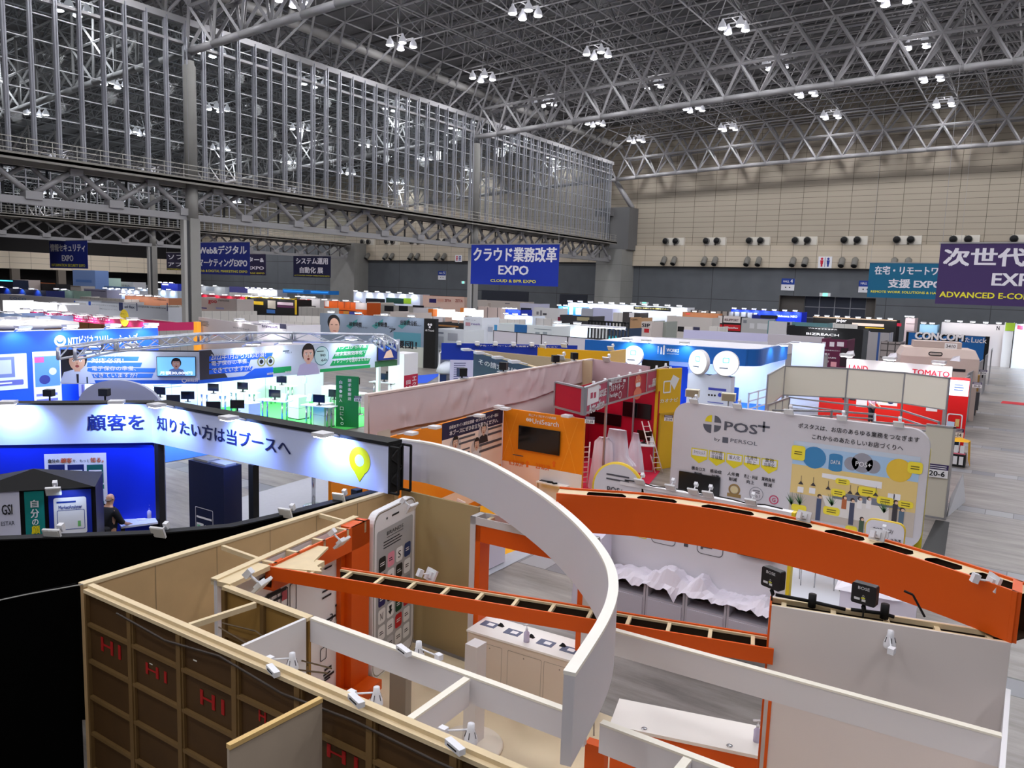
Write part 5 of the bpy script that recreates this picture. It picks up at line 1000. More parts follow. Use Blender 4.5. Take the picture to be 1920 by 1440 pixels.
# ---------------------------------------------------------------- orange search booth
OR2 = M((238, 138, 14), .5); PINKW = M((240, 218, 206), .5); NAVY2 = M((26, 32, 70), .5)
FL_ = Fr((-12.1, 11.2), (-12.95, 18.8)); t = wall('orange_photo_wall', 'orange side wall with portrait photos and white slogans beside the curved white band', 'booth wall', FL_, 0, 2.7, OR2)
b_ = MB(FL_); u1 = FL_.px(829, 790)[0]; b_.mat(NAVY2); b_.rect(u1, FL_.L, 2.25, 2.7, .006); b_.mat(PINKW); b_.rect(u1, FL_.L, 1.0, 2.25, .006); b_.mat(M((160, 120, 30))); b_.rect(1.2, u1, 1.6, 1.9, .006); b_.mat(PINKW); b_.rect(0, 3.0, .2, .95, .006); b_.rect(u1, FL_.L, .2, .7, .008)
for x, y in ((853, 838), (906, 812), (893, 840)):
    u, z = FL_.px(x, y); b_.mat(M((200, 190, 190))); b_.disc(u, z, .3, .01, 20); portrait(b_, u, z - .28, .58, (206, 170, 150), (24, 22, 26), (40, 40, 48) if x == 906 else (220, 220, 225), .012)
u0, z1 = FL_.px(706, 810); u1_, z0 = FL_.px(731, 840); b_.mat(M((200, 186, 170))); b_.rrect(u0, u1_, z0, z1, .01, .06); b_.mat(M((226, 120, 40))); b_.rect(u0 + .06, u1_ - .06, z0 + .1, z1 - .2, .014); b_.build('photo_print', None, t)
b_ = MB(FL_, WHITEP); ua, ub = FL_.px(842, 800)[0], FL_.px(933, 785)[0]; b_.text('自社ECサイト運営企業様・ECシステムベンダー様は', ua, ub, 2.5, 2.6, .015, .01); b_.text('本ブースにぜひお立ち寄りください。', ua, ub, 2.32, 2.46, .015, .02)
b_.text('売上アップECサイト内検索', *[FL_.px(x, 810)[0] for x in (755, 787)], 2.4, 2.47, .015); b_.text('UniSearch', *[FL_.px(x, 818)[0] for x in (744, 792)], 2.12, 2.3, .015, .01); b_.mat(GREYTX)
for x, y, x2, y2 in ((860, 818, 890, 828), (914, 800, 940, 812), (898, 830, 940, 838), (860, 842, 880, 850)): b_.plines(x, y, x2, y2, 2, .015)
b_.mat(INK); b_.text('KAI', *[FL_.px(x, 930)[0] for x in (782, 797)], .72, .9, .015, .03); b_.text('GMT', *[FL_.px(x, 940)[0] for x in (803, 818)], .45, .6, .015); b_.text('mera', *[FL_.px(x, 945)[0] for x in (783, 800)], .4, .5, .015); b_.build('lettering', None, t)
FU = Fr((-12.95, 18.85), (-10.2, 18.85)); t = wall('orange_screen_wall', 'orange back wall with white search logo, black screen and percentage figures', 'booth wall', FU, 0, 2.7, OR2)
b_ = MB(FU); b_.mat(M((232, 228, 228))); b_.rect(0, FU.L, 0, 1.1, .006); b_.mat(M((240, 208, 196))); b_.rect(0, 1.35, .3, 1.1, .009); b_.mat(M((246, 160, 50)))
for u in (.25, 2.3): b_.line(u - .25, 1.1, u + .25, 2.6, .02, .008); b_.line(u + .25, 1.1, u - .25, 2.6, .02, .008)
b_.mat(M((236, 110, 20))); b_.ptext('6.3%UP', 955, 861, 983, 876, .012, .02); b_.ptext('23%UP', 1005, 868, 1032, 883, .012, .02)
for x in (989, 1039): b_.ppoly([(x - 4, 869), (x, 863), (x + 4, 869), (x + 2, 869), (x + 2, 876), (x - 2, 876), (x - 2, 869)], .012)
b_.mat(GREYTX); b_.plines(962, 850, 990, 859, 1, .012); b_.plines(1006, 860, 1040, 866, 1, .012); b_.mat(WHITEP); b_.ptext('売上アップECサイト内検索', 992, 775, 1043, 787, .012, .01); b_.ptext('UniSearch', 999, 784, 1048, 801, .012, .015); u0, z1 = FU.px(987, 783); u1, z0 = FU.px(997, 791); b_.rrect(u0, u1, z0, z1, .012, .05); b_.mat(OR2); b_.ring((u0 + u1) / 2, (z0 + z1) / 2, .05, .015, .014); b_.build('print', None, t)
u0, z1 = FU.px(975, 797); u1, z0 = FU.px(1050, 854); monitor(FU, (u0 + u1) / 2, z0, u1 - u0, z1 - z0, 'large black screen on the orange wall under the search logo')
tag(MB(mat=M((246, 176, 26), .8, noise=.05, nscale=8)).add([(-12.0, 12.0, .014), (-10.05, 12.95, .014), (-9.75, 15.8, .014), (-9.9, 18.8, .014), (-12.9, 18.8, .014)], [(0, 1, 2, 3, 4)], False, True).build('orange_carpet'), 'orange-yellow carpet of the search booth', 'carpet')
for F, us, lab in ((FL_, [FL_.px(x, y)[0] for x, y in ((745, 812), (790, 795), (875, 778), (925, 768))], 'white arm flood on the top edge of the orange side wall'), (FU, [FU.px(x, y)[0] for x, y in ((950, 770), (1076, 786))], 'white arm flood on the top edge of the orange screen wall')):
    spots(F, us, 2.72, .3, lab, lab.split(' on ')[1], 0, s=1.25, lens=False)
# furniture in the orange booth
def chair(loc, rz, lab, seatc, backc=None):
    t = local('chair', lab, 'chair'); MB(mat=M(seatc, .5)).box(-.22, .22, -.22, .22, .43, .46).build('seat', None, t)
    b = MB(mat=M(backc or seatc, .5)); b.add([(-.21, .2, .58), (.21, .2, .58), (.2, .26, .82), (-.2, .26, .82), (-.21, .23, .58), (.21, .23, .58), (.2, .29, .82), (-.2, .29, .82)], [(0, 1, 2, 3), (5, 4, 7, 6), (0, 4, 5, 1), (3, 2, 6, 7), (0, 3, 7, 4), (1, 5, 6, 2)]); b.build('backrest', None, t)
    for a, c in ((-.2, -.2), (.2, -.2), (-.2, .2), (.2, .2)): b = MB(mat=CHROME); b.tube((a, c, 0), (a * .95, c * .95, .43), .012, 6); (b.tube((a, c, .43), (a, c + .04, .62), .011, 6) if c > 0 else None); b.build('leg', None, t)
    place(t, loc, rz); return t
p = at(806, 1022, z=0); chair((p.x, p.y, .014), 2.5, 'white chair with thin metal legs on the orange-yellow carpet', (236, 228, 226)); p = at(846, 1000, z=0); chair((p.x, p.y, .014), -.4, 'white chair on the far side of the small table on the orange-yellow carpet', (236, 226, 220))
p = at(832, 950, z=.72); t = thing('small_table', 'white square table on the orange-yellow carpet', 'table', (p.x, p.y, .014)); MB(mat=M((246, 238, 230), .4)).box(p.x - .38, p.x + .38, p.y - .3, p.y + .3, .69, .72).build('table_top', None, t)
b_ = MB(mat=CHROME); b_.lathe([(.26, .02), (.05, .06), (.025, .08), (.025, .69)], (p.x, p.y, 0), 16); b_.build('pedestal', None, t)
p = at(868, 985, z=1.0); t = thing('white_counter', 'white counter block on the orange-yellow carpet behind the gate frame', 'counter', (p.x, p.y, .014)); MB(mat=M((226, 218, 232), .5)).box(p.x - .42, p.x + .55, p.y - .25, p.y + .9, .03, .96).build('body', None, t); MB(mat=M((248, 242, 236), .4)).box(p.x - .44, p.x + .57, p.y - .27, p.y + .92, .96, 1.0).build('counter_top', None, t)
def ladder(base, top, wd, n, lab, side=(1, 0), name='ladder', mat=None):
    p, q, s = Vector(base), Vector(top), Vector((side[0], side[1], 0)).normalized() * wd / 2; t = thing(name, lab, 'ladder' if name == 'ladder' else 'brochure stand', base); mat = mat or M((232, 214, 206), .4)
    b = MB(mat=mat)
    for k in (-1, 1): b.tube(p + s * k, q + s * k * .85, .022, 6, raw=True)
    b.build('side_rails', None, t); b = MB(mat=mat)
    for k in range(1, n): c = p.lerp(q, k / n); b.tube(c - s, c + s, .016, 5, raw=True)
    b.build('rungs', None, t); return t
p = at(820, 1062, z=.02); ladder((p.x + .1, p.y + .05, .014), at(858, 945, y=13.2), .34, 5, 'white stepladder leaning open on the orange-yellow carpet', (1, .4))
b_ = MB(mat=M((232, 214, 206), .4)); q = at(858, 945, y=13.2); r_ = at(862, 1052, z=.02); b_.tube(q, r_ + Vector((-.15, .1, 0)), .018, 6, raw=True); b_.tube(q + Vector((.15, .05, 0)), r_ + Vector((.15, .2, 0)), .018, 6, raw=True); tag(b_.build('stepladder_legs'), 'rear legs of the white stepladder on the orange-yellow carpet', 'ladder legs')
p = at(1045, 905, z=.72); t = thing('white_desk', 'white desk with a laptop in front of the percentage figures', 'desk', (p.x, p.y, 0)); MB(mat=M((244, 240, 234), .4)).box(p.x - .55, p.x + .45, p.y - .3, p.y + .3, .69, .73).build('desk_top', None, t)
for a in (-.5, .4):
    for c in (-.26, .26): MB(mat=CHROME).box(p.x + a - .015, p.x + a + .015, p.y + c - .015, p.y + c + .015, .014, .69).build('leg', None, t)
t = thing('laptop', 'open black laptop on the white desk by the curved white band', 'laptop', (p.x - .35, p.y, .73)); MB(mat=BKG).box(p.x - .5, p.x - .18, p.y - .2, p.y + .02, .73, .745).build('keyboard_base', None, t); MB(mat=BKG).add([(p.x - .5, p.y + .02, .74), (p.x - .18, p.y + .02, .74), (p.x - .16, p.y + .1, .97), (p.x - .48, p.y + .1, .97), (p.x - .5, p.y + .04, .74), (p.x - .18, p.y + .04, .74), (p.x - .16, p.y + .12, .97), (p.x - .48, p.y + .12, .97)], [(0, 1, 2, 3), (5, 4, 7, 6), (3, 2, 6, 7), (0, 3, 7, 4), (1, 5, 6, 2)]).build('screen_lid', None, t)
tag(MB(mat=BLACK).path([(p.x - .2, p.y - .22, .75), (p.x - .05, p.y - .2, .76), (p.x + .02, p.y - .26, .75), (p.x + .1, p.y - .18, .75)], .03, 6).build('headset'), 'black headset lying on the white desk', 'headset')
# ---------------------------------------------------------------- draped wall behind it
DR = M((212, 194, 196), .85, noise=.05, nscale=2); m = DR
D1 = Fr((-13.25, 13.4), (-14.35, 26.9)); D2 = Fr((-14.35, 26.9), (-11.5, 26.0))
t = thing('draped_wall', 'long wall top draped with pinkish grey cloth above the orange booth', 'draped wall', (-13.8, 20, 2.3))
b_ = MB(D1, DR); n = 150; L = D1.L; vs = []; r = random.Random(3)
dents = [(r.uniform(1, L - 1), r.uniform(.2, .9), r.uniform(.25, .8), r.uniform(-.9, .9)) for _ in range(26)]
for i in range(n + 1):
    for j in range(13):
        u = L * i / n; q = u / L; c = j / 12; zb = 2.58 + .25 * max(0, q - .55) / .45 + .03 * math.sin(u * 1.3); z = 3.6 - (3.6 - zb) * c
        f = .05 + .05 * c
        for du, dc, dr, sl in dents:
            e = ((u - du - sl * (c - dc)) / (dr * .3)) ** 2 + ((c - dc) / .35) ** 2
            if e < 6: f += .05 * math.exp(-e) * math.sin((u - du) * 9 + c * 5)
        vs.append((u, f, z))
b_.add(vs, [(i * 13 + j, i * 13 + j + 1, i * 13 + 14 + j, i * 13 + 13 + j) for i in range(n) for j in range(12)], True)
b_.build('cloth', None, t); MB(D1, M((230, 214, 206), .7)).box(0, L, -.06, .07, 3.57, 3.62).box(-.02, .03, -.06, .06, 2.2, 3.6).build('top_edge', None, t); MB(D1, WHITE).box(0, L, -.06, 0, 0, 3.57).build('board', None, t)
t = wall('red_booth_back_wall', 'pale back wall of the red corner booth', 'booth wall', D2, 0, 3.6, M((206, 180, 186), .7), .06)
bs = local('small_speaker', 'x', 'spotlight'); b_ = MB(mat=BKG); b_.box(-.12, .12, -.11, .11, .08, .32); b_.tube((0, 0, 0), (0, 0, .1), .03, 6); b_.build('body', None, bs); MB(mat=PLAST).box(-.2, .1, -.06, .06, 0, .03).build('clamp', None, bs); BSP = Stamp(bs)
for u, lab in ((4.2, 'first black stage light from the left on the draped wall'), (6.6, 'second black stage light from the left on the draped wall'), (10.3, 'third black stage light from the left on the draped wall'), (11.9, 'fourth black stage light from the left on the draped wall')): BSP(D1(u, 0, 3.62), u, lab)
# ---------------------------------------------------------------- red corner booth
CRIM = M((182, 8, 44), .5); MAUV = M((178, 62, 92), .5); ALU = M((176, 176, 182), .35, .7)
A, B, Cc, D, E_ = [Vector(at(x, y, z=3.6)[:2]) for x, y in ((1041, 716), (1096, 728), (1139, 713), (1213, 697), (1250, 688))]
t = thing('red_booth', 'crimson corner booth with aluminium frame and mauve name boards', 'booth', (B.x, B.y, 0))
for p0, p1, m_ in ((A, B, CRIM), (B, Cc, MAUV), (Cc + Vector((.0, .1)), Cc.lerp(D, .5), M((150, 30, 60))), (Cc.lerp(D, .5), D, CRIM), (D, E_, MAUV)):
    F = Fr(p0, p1); MB(F, m_).box(0, F.L, -.06, 0, 2.9, 3.57).build('header_panel', None, t); b_ = MB(F, ALU); b_.box(0, F.L, -.08, .02, 3.57, 3.62); b_.box(0, F.L, -.08, .02, 2.84, 2.9)
    for u in (0, F.L): b_.box(u - .03, u + .03, -.08, .02, 2.84, 3.6)
    b_.build('aluminium_frame', None, t)
F = Fr(B, Cc); b_ = MB(F, WHITEP); b_.prect(1102, 727, 1122, 752, .006); b_.ptext('認', 1123, 732, 1129, 743, .008, .02); b_.ptext('証', 1130, 729, 1136, 741, .008, .02); b_.ptext('Arts-eihan', 1104, 756, 1132, 764, .008, .03); b_.mat(MAUV); b_.prect(1107, 737, 1111, 746, .009); b_.prect(1113, 736, 1117, 745, .009); b_.build('lettering', None, t)
F = Fr(Cc, Cc.lerp(D, .5)); b_ = MB(F, WHITEP); b_.ptext('顔認証', 1143, 710, 1164, 716, .03, .01); b_.ptext('タルサイネージ', 1143, 722, 1168, 729, .03, .01); b_.ptext('FaceSight', 1142, 738, 1156, 744, .03, .01); u, z = F.px(1161, 740); b_.ring(u, z, .12, .03, .03); b_.build('lettering', None, t)
F = Fr(Cc.lerp(D, .5), D); b_ = MB(F, M((222, 120, 92))); u, z = F.px(1196, 716); b_.disc(u, z, .27, .01, 20, .23); b_.rect(u - .08, u + .08, z - .35, z - .1, .011); b_.disc(u, 2.94, .36, .012, 20, .2); b_.mat(WHITEP); b_.rrect(u - .2, u + .2, z - .16, z - .02, .015, .05); b_.disc(u - .1, z + .06, .02, .015, 8); b_.disc(u + .1, z + .06, .02, .015, 8); b_.mat(CRIM); b_.build('masked_face_print', None, t)
F = Fr(D, E_); b_ = MB(F, WHITEP); b_.ptext('顔認証', 1223, 709, 1243, 719, .01, .03); b_.text('株式会社アーツエイハン', F.L * .1, F.L * .9, 3.02, 3.12, .01, .01); b_.build('lettering', None, t)
rw = MB(mat=CRIM); rb = Vector((-10.5, 25.15)); w0 = Vector((-12.6, 25.6)); 
F = Fr((-13.6, 25.4), (-10.7, 25.2)); rw.F = F; rw.box(0, F.L, -.05, 0, 0, 2.84); rw.build('back_panel', None, t)
F3 = Fr((-13.1, 22.2), (-13.5, 25.3)); MB(F3, CRIM).box(0, F3.L, -.05, 0, 0, 2.84).build('side_panel', None, t)
for p in (Cc, Vector((-11.6, 25.1))): MB(mat=ALU).box(p.x - .03, p.x + .03, p.y - .03, p.y + .03, 0, 2.9).build('aluminium_post', None, t)
tag(MB(mat=M((196, 22, 60), .9)).add([(-13.4, 19.0, .013), (-10.0, 19.0, .013), (-9.95, 22.9, .013), (-10.5, 25.2, .013), (-13.5, 25.3, .013)], [(0, 1, 2, 3, 4)], False, True).build('red_carpet'), 'crimson carpet of the red corner booth', 'carpet')
F = Fr((-13.6, 25.4), (-10.7, 25.2)); 
for x0, y0, x1, y1, lab in ((1108, 770, 1165, 800, 'dark wall screen at the left of the red booth'), (1170, 752, 1221, 787, 'large dark wall screen on the right of the red booth')):
    u0, z1 = F.px(x0, y0); u1, z0 = F.px(x1, y1); monitor(F, (u0 + u1) / 2, z0, u1 - u0, z1 - z0, lab)
for x, lab in ((1113, 'first white arm lamp from the left on the red booth frame'), (1134, 'second white arm lamp from the left on the red booth frame'), (1160, 'third white arm lamp from the left on the red booth frame'), (1181, 'lamp left of the masked face on the red booth frame'), (1200, 'lamp above the masked face on the red booth frame'), (1231, 'lamp over the right mauve board of the red booth'), (1248, 'lamp at the right end of the red booth frame')):
    y = 722 - (x - 1113) * .26; p = at(x, y, z=3.5); CLIP(p, 2.2, lab).scale = (1., 1., 1.)
p = at(1205, 832, z=.9); F = Fr((p.x - .2, p.y), (p.x + 1.3, p.y + .05)); F = Fr(at(1193, 834, z=.95), at(1226, 836, z=.95)); t = thing('red_counter', 'red counter with a white top and a monitor inside the red booth', 'counter', F(F.L / 2, -.3, 0)); MB(F, CRIM).box(0, F.L, -.6, 0, .013, .91).build('body', None, t); MB(F, WHITEP).box(-.03, F.L + .03, -.62, .03, .91, .95).build('counter_top', None, t); b_ = MB(F, ALU); b_.box(-.02, .02, 0, .02, .013, .91); b_.box(F.L - .02, F.L + .02, 0, .02, .013, .91); b_.box(0, F.L, 0, .02, .013, .06); b_.build('aluminium_frame', None, t)
MON(F(F.L * .45, -.35, .95), .1, 'black monitor standing on the red counter'); tag(MB(F, WHITEP).box(F.L * .78, F.L * .98, -.25, -.22, .95, 1.2).build('stand_card'), 'white card standing on the red counter', 'card')
p = at(1155, 870, z=.9); t = thing('draped_stand', 'white cloth draped over a tall stand and round counter in the red booth', 'draped stand', (p.x, p.y, .013))
def cloth(name, c, prof, n, amp, parent, k=9, mat=M((226, 216, 226), .8), ell=1.):
    b = MB(mat=mat); rows_ = []
    for r_, z in prof: rows_.append([(c[0] + (r_ + amp * (1 - (z - prof[-1][1]) / (prof[0][1] - prof[-1][1] + 1e-6)) * math.sin(k * 6.2832 * i / n + z)) * math.cos(6.2832 * i / n), c[1] + ell * (r_ + amp * math.sin(k * 6.2832 * i / n + z * 2)) * math.sin(6.2832 * i / n), z) for i in range(n)])
    vs = [v for q in rows_ for v in q]; b.add(vs, [(a * n + i, a * n + (i + 1) % n, (a + 1) * n + (i + 1) % n, (a + 1) * n + i) for a in range(len(prof) - 1) for i in range(n)] + [tuple(range(n))], True, True)
    return b.build(name, None, parent)
cloth('cloth', (p.x, p.y), [(.3, 2.0), (.36, 1.6), (.4, 1.2), (.62, 1.0), (.66, .93)], 54, .035, t, 11, ell=.35)
b_ = MB(mat=M((172, 34, 68), .5)); b_.lathe([(.52, .013), (.52, .95)], (p.x, p.y, 0), 20); b_.mat(WHITEP); b_.build('round_counter', None, t)
b_ = MB(Fr((p.x - .3, p.y - .53), (p.x + .3, p.y - .53)), WHITEP); b_.rect(.1, .2, .3, .85, .01); b_.rect(.34, .5, .2, .5, .01); b_.lines(.32, .52, .6, .85, 2); b_.build('counter_print', None, t)
p = at(1128, 905, z=.3); t = thing('draped_stand', 'pinkish white cloth hanging over a slim stand in front of the red booth', 'draped stand', (p.x, p.y, .013)); cloth('cloth', (p.x, p.y), [(.16, 1.75), (.3, 1.6), (.36, 1.0), (.44, .1)], 48, .03, t, 12, M((232, 214, 222), .8), .6)
p = at(1185, 855, z=.8); t = thing('draped_stand', 'white cloth hanging over a sloping stand at the right of the draped counter', 'draped stand', (p.x, p.y, .013)); cloth('cloth', (p.x + .1, p.y), [(.1, 1.6), (.16, 1.3), (.26, .9), (.34, .3)], 40, .03, t, 9, ell=.5)
ladder((-10.42, 24.9, .0), (-11.1, 25.0, 1.75), .3, 10, 'white slanted brochure rack ladder at the right of the red booth', (.6, .8), 'brochure_ladder'); p = at(1093, 905, z=.1); ladder((p.x + .1, p.y - .2, 0), (p.x - .05, p.y + .2, 1.4), .3, 9, 'white brochure rack between the orange wall and the red booth', (.6, .8), 'brochure_ladder')
booth_no(1097, 781, 18, '21-10', 'booth number plate 21-10 at the red booth corner', y=18.7); 
# ---------------------------------------------------------------- yellow end wall with phone pictogram
F = Fr((-10.72, 25.0), (-10.6, 26.5)); F = Fr((-10.75, 25.15), (-10.35, 26.3)); t = wall('yellow_end_wall', 'tall mustard yellow end wall with a phone pictogram', 'booth wall', F, 0, 3.62, M((226, 178, 30), .5), .1)
b_ = MB(F, WHITEP); W = F.L; b_.rrect(W * .22, W * .55, 2.75, 3.2, .01, .05, 4, .05); b_.poly([(W * .5, 3.15), (W * .62, 3.4), (W * .9, 3.25), (W * .7, 2.85)], .008); b_.text('カオナビ', W * .12, W * .88, 2.42, 2.56, .01, .03); b_.build('pictogram', None, t)
t = thing('yellow_counter', 'mustard yellow door frame with a shelf at the foot of the yellow end wall', 'door frame', F(W / 2, .2, 0)); b_ = MB(F, M((206, 164, 40), .5)); b_.box(W * .1, W * .16, .0, .06, 0, 2.05); b_.box(W * .84, W * .9, 0, .06, 0, 2.05); b_.box(W * .1, W * .9, 0, .06, 2.0, 2.06); b_.build('frame', None, t); MB(F, WHITEP).box(W * .9, W * 1.15, 0, .3, 1.02, 1.06).build('shelf', None, t)
booth_no(1246, 778, 16, '21-14', 'booth number plate 21-14 on the yellow end wall', y=25.1)
# ---------------------------------------------------------------- grey POS booth
PGREY = M((206, 202, 206), .5); PG2 = M((222, 220, 226), .5)
F = Fr((-8.66, 21.56), (-1.88, 21.56)); L = F.L; Z = 3.1
t = thing('register_booth_wall', 'pale grey back wall with POS+ logo, yellow badges and an illustrated shop mural', 'booth wall', (-5.3, 21.5, 0))
MB(F, PGREY).slab(0, L, -.18, 0, 0, Z, .45, 6).build('panel', None, t); b_ = MB(F, M((232, 212, 40), .5)); b_.box(L - .16, L + .005, -.3, -.18, 0, 2.6); b_.build('yellow_side', None, t)
b_ = MB(F); b_.mat(M((88, 90, 100))); u, z = F.px(1337, 794); R_ = .25
def wedge(b, u, z, r, a0, a1, w=.01, n=8): b.poly([(u, z)] + [(u + r * math.cos(math.radians(a0 + (a1 - a0) * i / n)), z + r * math.sin(math.radians(a0 + (a1 - a0) * i / n))) for i in range(n + 1)], w)
wedge(b_, u + .04, z + .04, R_ * .8, 0, 90); wedge(b_, u + .04, z - .04, R_ * .8, 270, 360); wedge(b_, u - .04, z - .04, R_, 180, 270); b_.mat(M((226, 206, 30))); wedge(b_, u - .04, z + .04, R_ * .8, 90, 180)
b_.mat(M((88, 90, 100))); b_.ptext('POS', 1359, 789, 1420, 815, .01, .03); u0, z1 = F.px(1422, 789); u1, z0 = F.px(1443, 811); um, zm = (u0 + u1) / 2, (z0 + z1) / 2; b_.rect(u0, u1, zm - .03, zm + .03, .01); b_.rect(um - .03, um + .03, z0, z1, .01)
b_.ptext('by', 1340, 820, 1350, 829, .01); b_.prect(1355, 819, 1365, 831, .01); b_.ptext('PERSOL', 1370, 822, 1420, 836, .01, .0)
# badges
words = ['キャッシュレス', '非対面\n非接触', '省人化', '生産性\n向上', '業務\n効率化']; subs = ['機会ロス\n削減', '感染症\n対策', '人件費\n削減', '売上・利益\n向上', '業務負担\n軽減']
for k in range(5):
    x = 1297 + 32.8 * k; y = 839 + 4.9 * k; u0, z1 = F.px(x, y); u1, z0 = F.px(x + 29, y + 23 + 4)
    b_.mat(M((226, 208, 40))); b_.poly([(u0, z1), (u1, z1), (u1, z0 + .08), ((u0 + u1) / 2, z0 - .08), (u0, z0 + .08)], .008); b_.mat(PG2); b_.rect(u0 + .03, u1 - .03, z0 + .14, z1 - .03, .012); b_.mat(INK)
    ws = words[k].split('\n')
    for j, q in enumerate(ws): h = .12; zt = (z0 + .14 + z1) / 2 + (.06 * (len(ws) - 1) - .13 * j); b_.text(q, u0 + .08, u1 - .08, zt - h / 2, zt + h / 2, .016, 0, False)
    for j, q in enumerate(subs[k].split('\n')): b_.text(q, u0 + .04, u1 - .04, z0 - .3 - .15 * j, z0 - .19 - .15 * j, .012, .01, False)
u, z = F.px(1377, 918); b_.mat(M((150, 120, 70))); b_.ring(u, z, .17, .05, .01); b_.mat(M((214, 196, 150))); b_.disc(u, z, .11, .012); b_.mat(M((150, 120, 70))); b_.rect(u - .2, u + .2, z - .22, z - .12, .014)
u, z = F.px(1418, 926); b_.mat(M((150, 150, 156))); b_.ring(u, z, .2, .02, .01); b_.mat(GREYTX); b_.text('No.1', u - .11, u + .11, z - .1, z - .01, .014); b_.lines(u - .1, u + .1, z + .01, z + .12, 2, .4, .014)
u, z = F.px(1451, 937); b_.mat(M((200, 60, 100))); b_.ring(u, z, .13, .03, .01); b_.text('G', u - .05, u + .05, z - .06, z + .06, .012, .03); b_.mat(GREYTX); b_.lines(u - .12, u + .12, z - .35, z - .18, 2, .4, .014)
b_.mat(M((40, 40, 46))); b_.text('ポスタスは、お店のあらゆる業務をつなぎます', F.px(1497, 800)[0], F.px(1724, 825)[0], 2.76, 2.9, .012, .01); b_.text('これからのあたらしいお店づくりへ', F.px(1523, 815)[0], F.px(1694, 838)[0], 2.5, 2.64, .012, .01); b_.build('logo_and_lettering', None, t)
# the mural
b_ = MB(F); ua, ub = F.px(1483, 900)[0], F.px(1722, 900)[0]; W = ub - ua
b_.mat(M((166, 198, 228))); b_.rect(ua, ub, 1.75, 2.32, .006); b_.mat(M((196, 208, 222))); b_.rect(ua, ub, 2.28, 2.4, .007); b_.mat(M((226, 198, 130))); b_.rect(ua, ub, .95, 1.75, .006); b_.mat(M((196, 184, 172))); b_.rect(ua, ub, .3, .95, .006)
for x, y, r, c in ((1527, 858, .3, (60, 130, 180)), (1617, 868, .26, (150, 150, 160)), (1686, 882, .3, (230, 190, 60))): u, z = F.px(x, y); b_.mat(M(c)); b_.disc(u, z, r, .01, 22)
u, z = F.px(1617, 868); b_.mat(M((150, 150, 160))); b_.disc(u - .26, z - .06, .18, .01); b_.disc(u + .26, z - .06, .18, .01); b_.mat(WHITEP); b_.text('POS+', u - .16, u + .22, z - .1, z + .03, .014, .01)
u, z = F.px(1567, 866); b_.mat(M((60, 130, 180))); b_.rect(u - .17, u + .17, z - .2, z + .16, .01); b_.disc(u, z + .16, .17, .011, 16, .06); b_.disc(u, z - .2, .17, .011, 16, .06); b_.mat(WHITEP); b_.text('DATA', u - .12, u + .12, z - .06, z + .04, .014, .01)
b_.mat(M((240, 220, 60)))
for x, y, w_, h_ in ((1497, 849, .36, .4), (1716, 877, .34, .3), (1580, 903, .36, .16), (1572, 924, .36, .2), (1627, 922, .46, .24), (1660, 939, .4, .2), (1498, 952, .4, .18), (1559, 958, .42, .22), (1698, 946, .36, .18), (1596, 993, .3, .2)): u, z = F.px(x, y); b_.rrect(u - w_ / 2, u + w_ / 2, z - h_ / 2, z + h_ / 2, .016, .07)
b_.mat(M((110, 96, 30)))
for x, y, w_ in ((1497, 849, .2), (1716, 877, .2), (1580, 903, .2), (1572, 924, .2), (1627, 922, .26), (1660, 939, .22), (1559, 958, .24), (1698, 946, .2)): u, z = F.px(x, y); b_.lines(u - w_ / 2, u + w_ / 2, z - .06, z + .06, 2, .4, .02)
b_.mat(WHITEP); b_.poly([(F.px(1541, 896)[0], 1.62), (F.px(1655, 896)[0], 1.62), (F.px(1655, 896)[0], 1.44), (F.px(1541, 896)[0], 1.5)], .012)
for x, y in ((1501, 918), (1523, 920), (1671, 931), (1682, 932)): u, z = F.px(x, y); b_.rrect(u - .08, u + .08, z - .08, z + .08, .012, .01, 1)
b_.mat(M((120, 124, 136))); b_.poly([(F.px(1560, 940)[0], .98), (F.px(1700, 940)[0], .98), (F.px(1690, 940)[0], 1.16), (F.px(1560, 940)[0], 1.16)], .012); b_.mat(M((226, 220, 214))); b_.poly([(F.px(1555, 960)[0], .5), (F.px(1668, 960)[0], .5), (F.px(1668, 940)[0], .98), (F.px(1540, 940)[0], 1.02)], .011)
for x, y, h_, c in ((1535, 950, .75, (70, 80, 110)), (1597, 958, .75, (70, 74, 96)), (1583, 942, .35, (180, 100, 60)), (1612, 943, .3, (236, 232, 230)), (1629, 943, .3, (236, 232, 230)), (1678, 958, .6, (60, 56, 60)), (1690, 968, .45, (90, 110, 130)), (1615, 985, .45, (70, 90, 70))):
    u, z = F.px(x, y); b_.mat(M(c)); b_.rect(u - .06, u + .06, z - h_ * .5, z + h_ * .3, .018); b_.mat(M((60, 44, 40))); b_.disc(u, z + h_ * .4, .055, .019, 12); b_.mat(M((226, 190, 160))); b_.disc(u + .02, z + h_ * .36, .04, .02, 10)
b_.mat(M((70, 110, 70)))
for x, y in ((1484, 940), (1560, 942), (1500, 940), (1658, 955)):
    u, z = F.px(x, y)
    for a in range(7): b_.poly([(u, z - .1), (u + .2 * math.cos(.5 + .35 * a), z + .25 * math.sin(.5 + .35 * a) + .05 * a % .1), (u + .03, z - .05)], .02)
b_.mat(M((60, 56, 60)))
for x, y in ((1553, 915), (1594, 923), (1608, 925), (1642, 927), (1502, 905), (1525, 908)): u, z = F.px(x, y); b_.poly([(u - .07, z - .04), (u + .07, z - .04), (u, z + .06)], .02); b_.rect(u - .006, u + .006, z + .06, z + .2, .02)
b_.build('shop_mural', None, t)
u0, z1 = F.px(1275, 882); u1, z0 = F.px(1349, 934); monitor(F, (u0 + u1) / 2, z0, u1 - u0, z1 - z0, 'large black screen on the pale grey wall under the yellow badges')
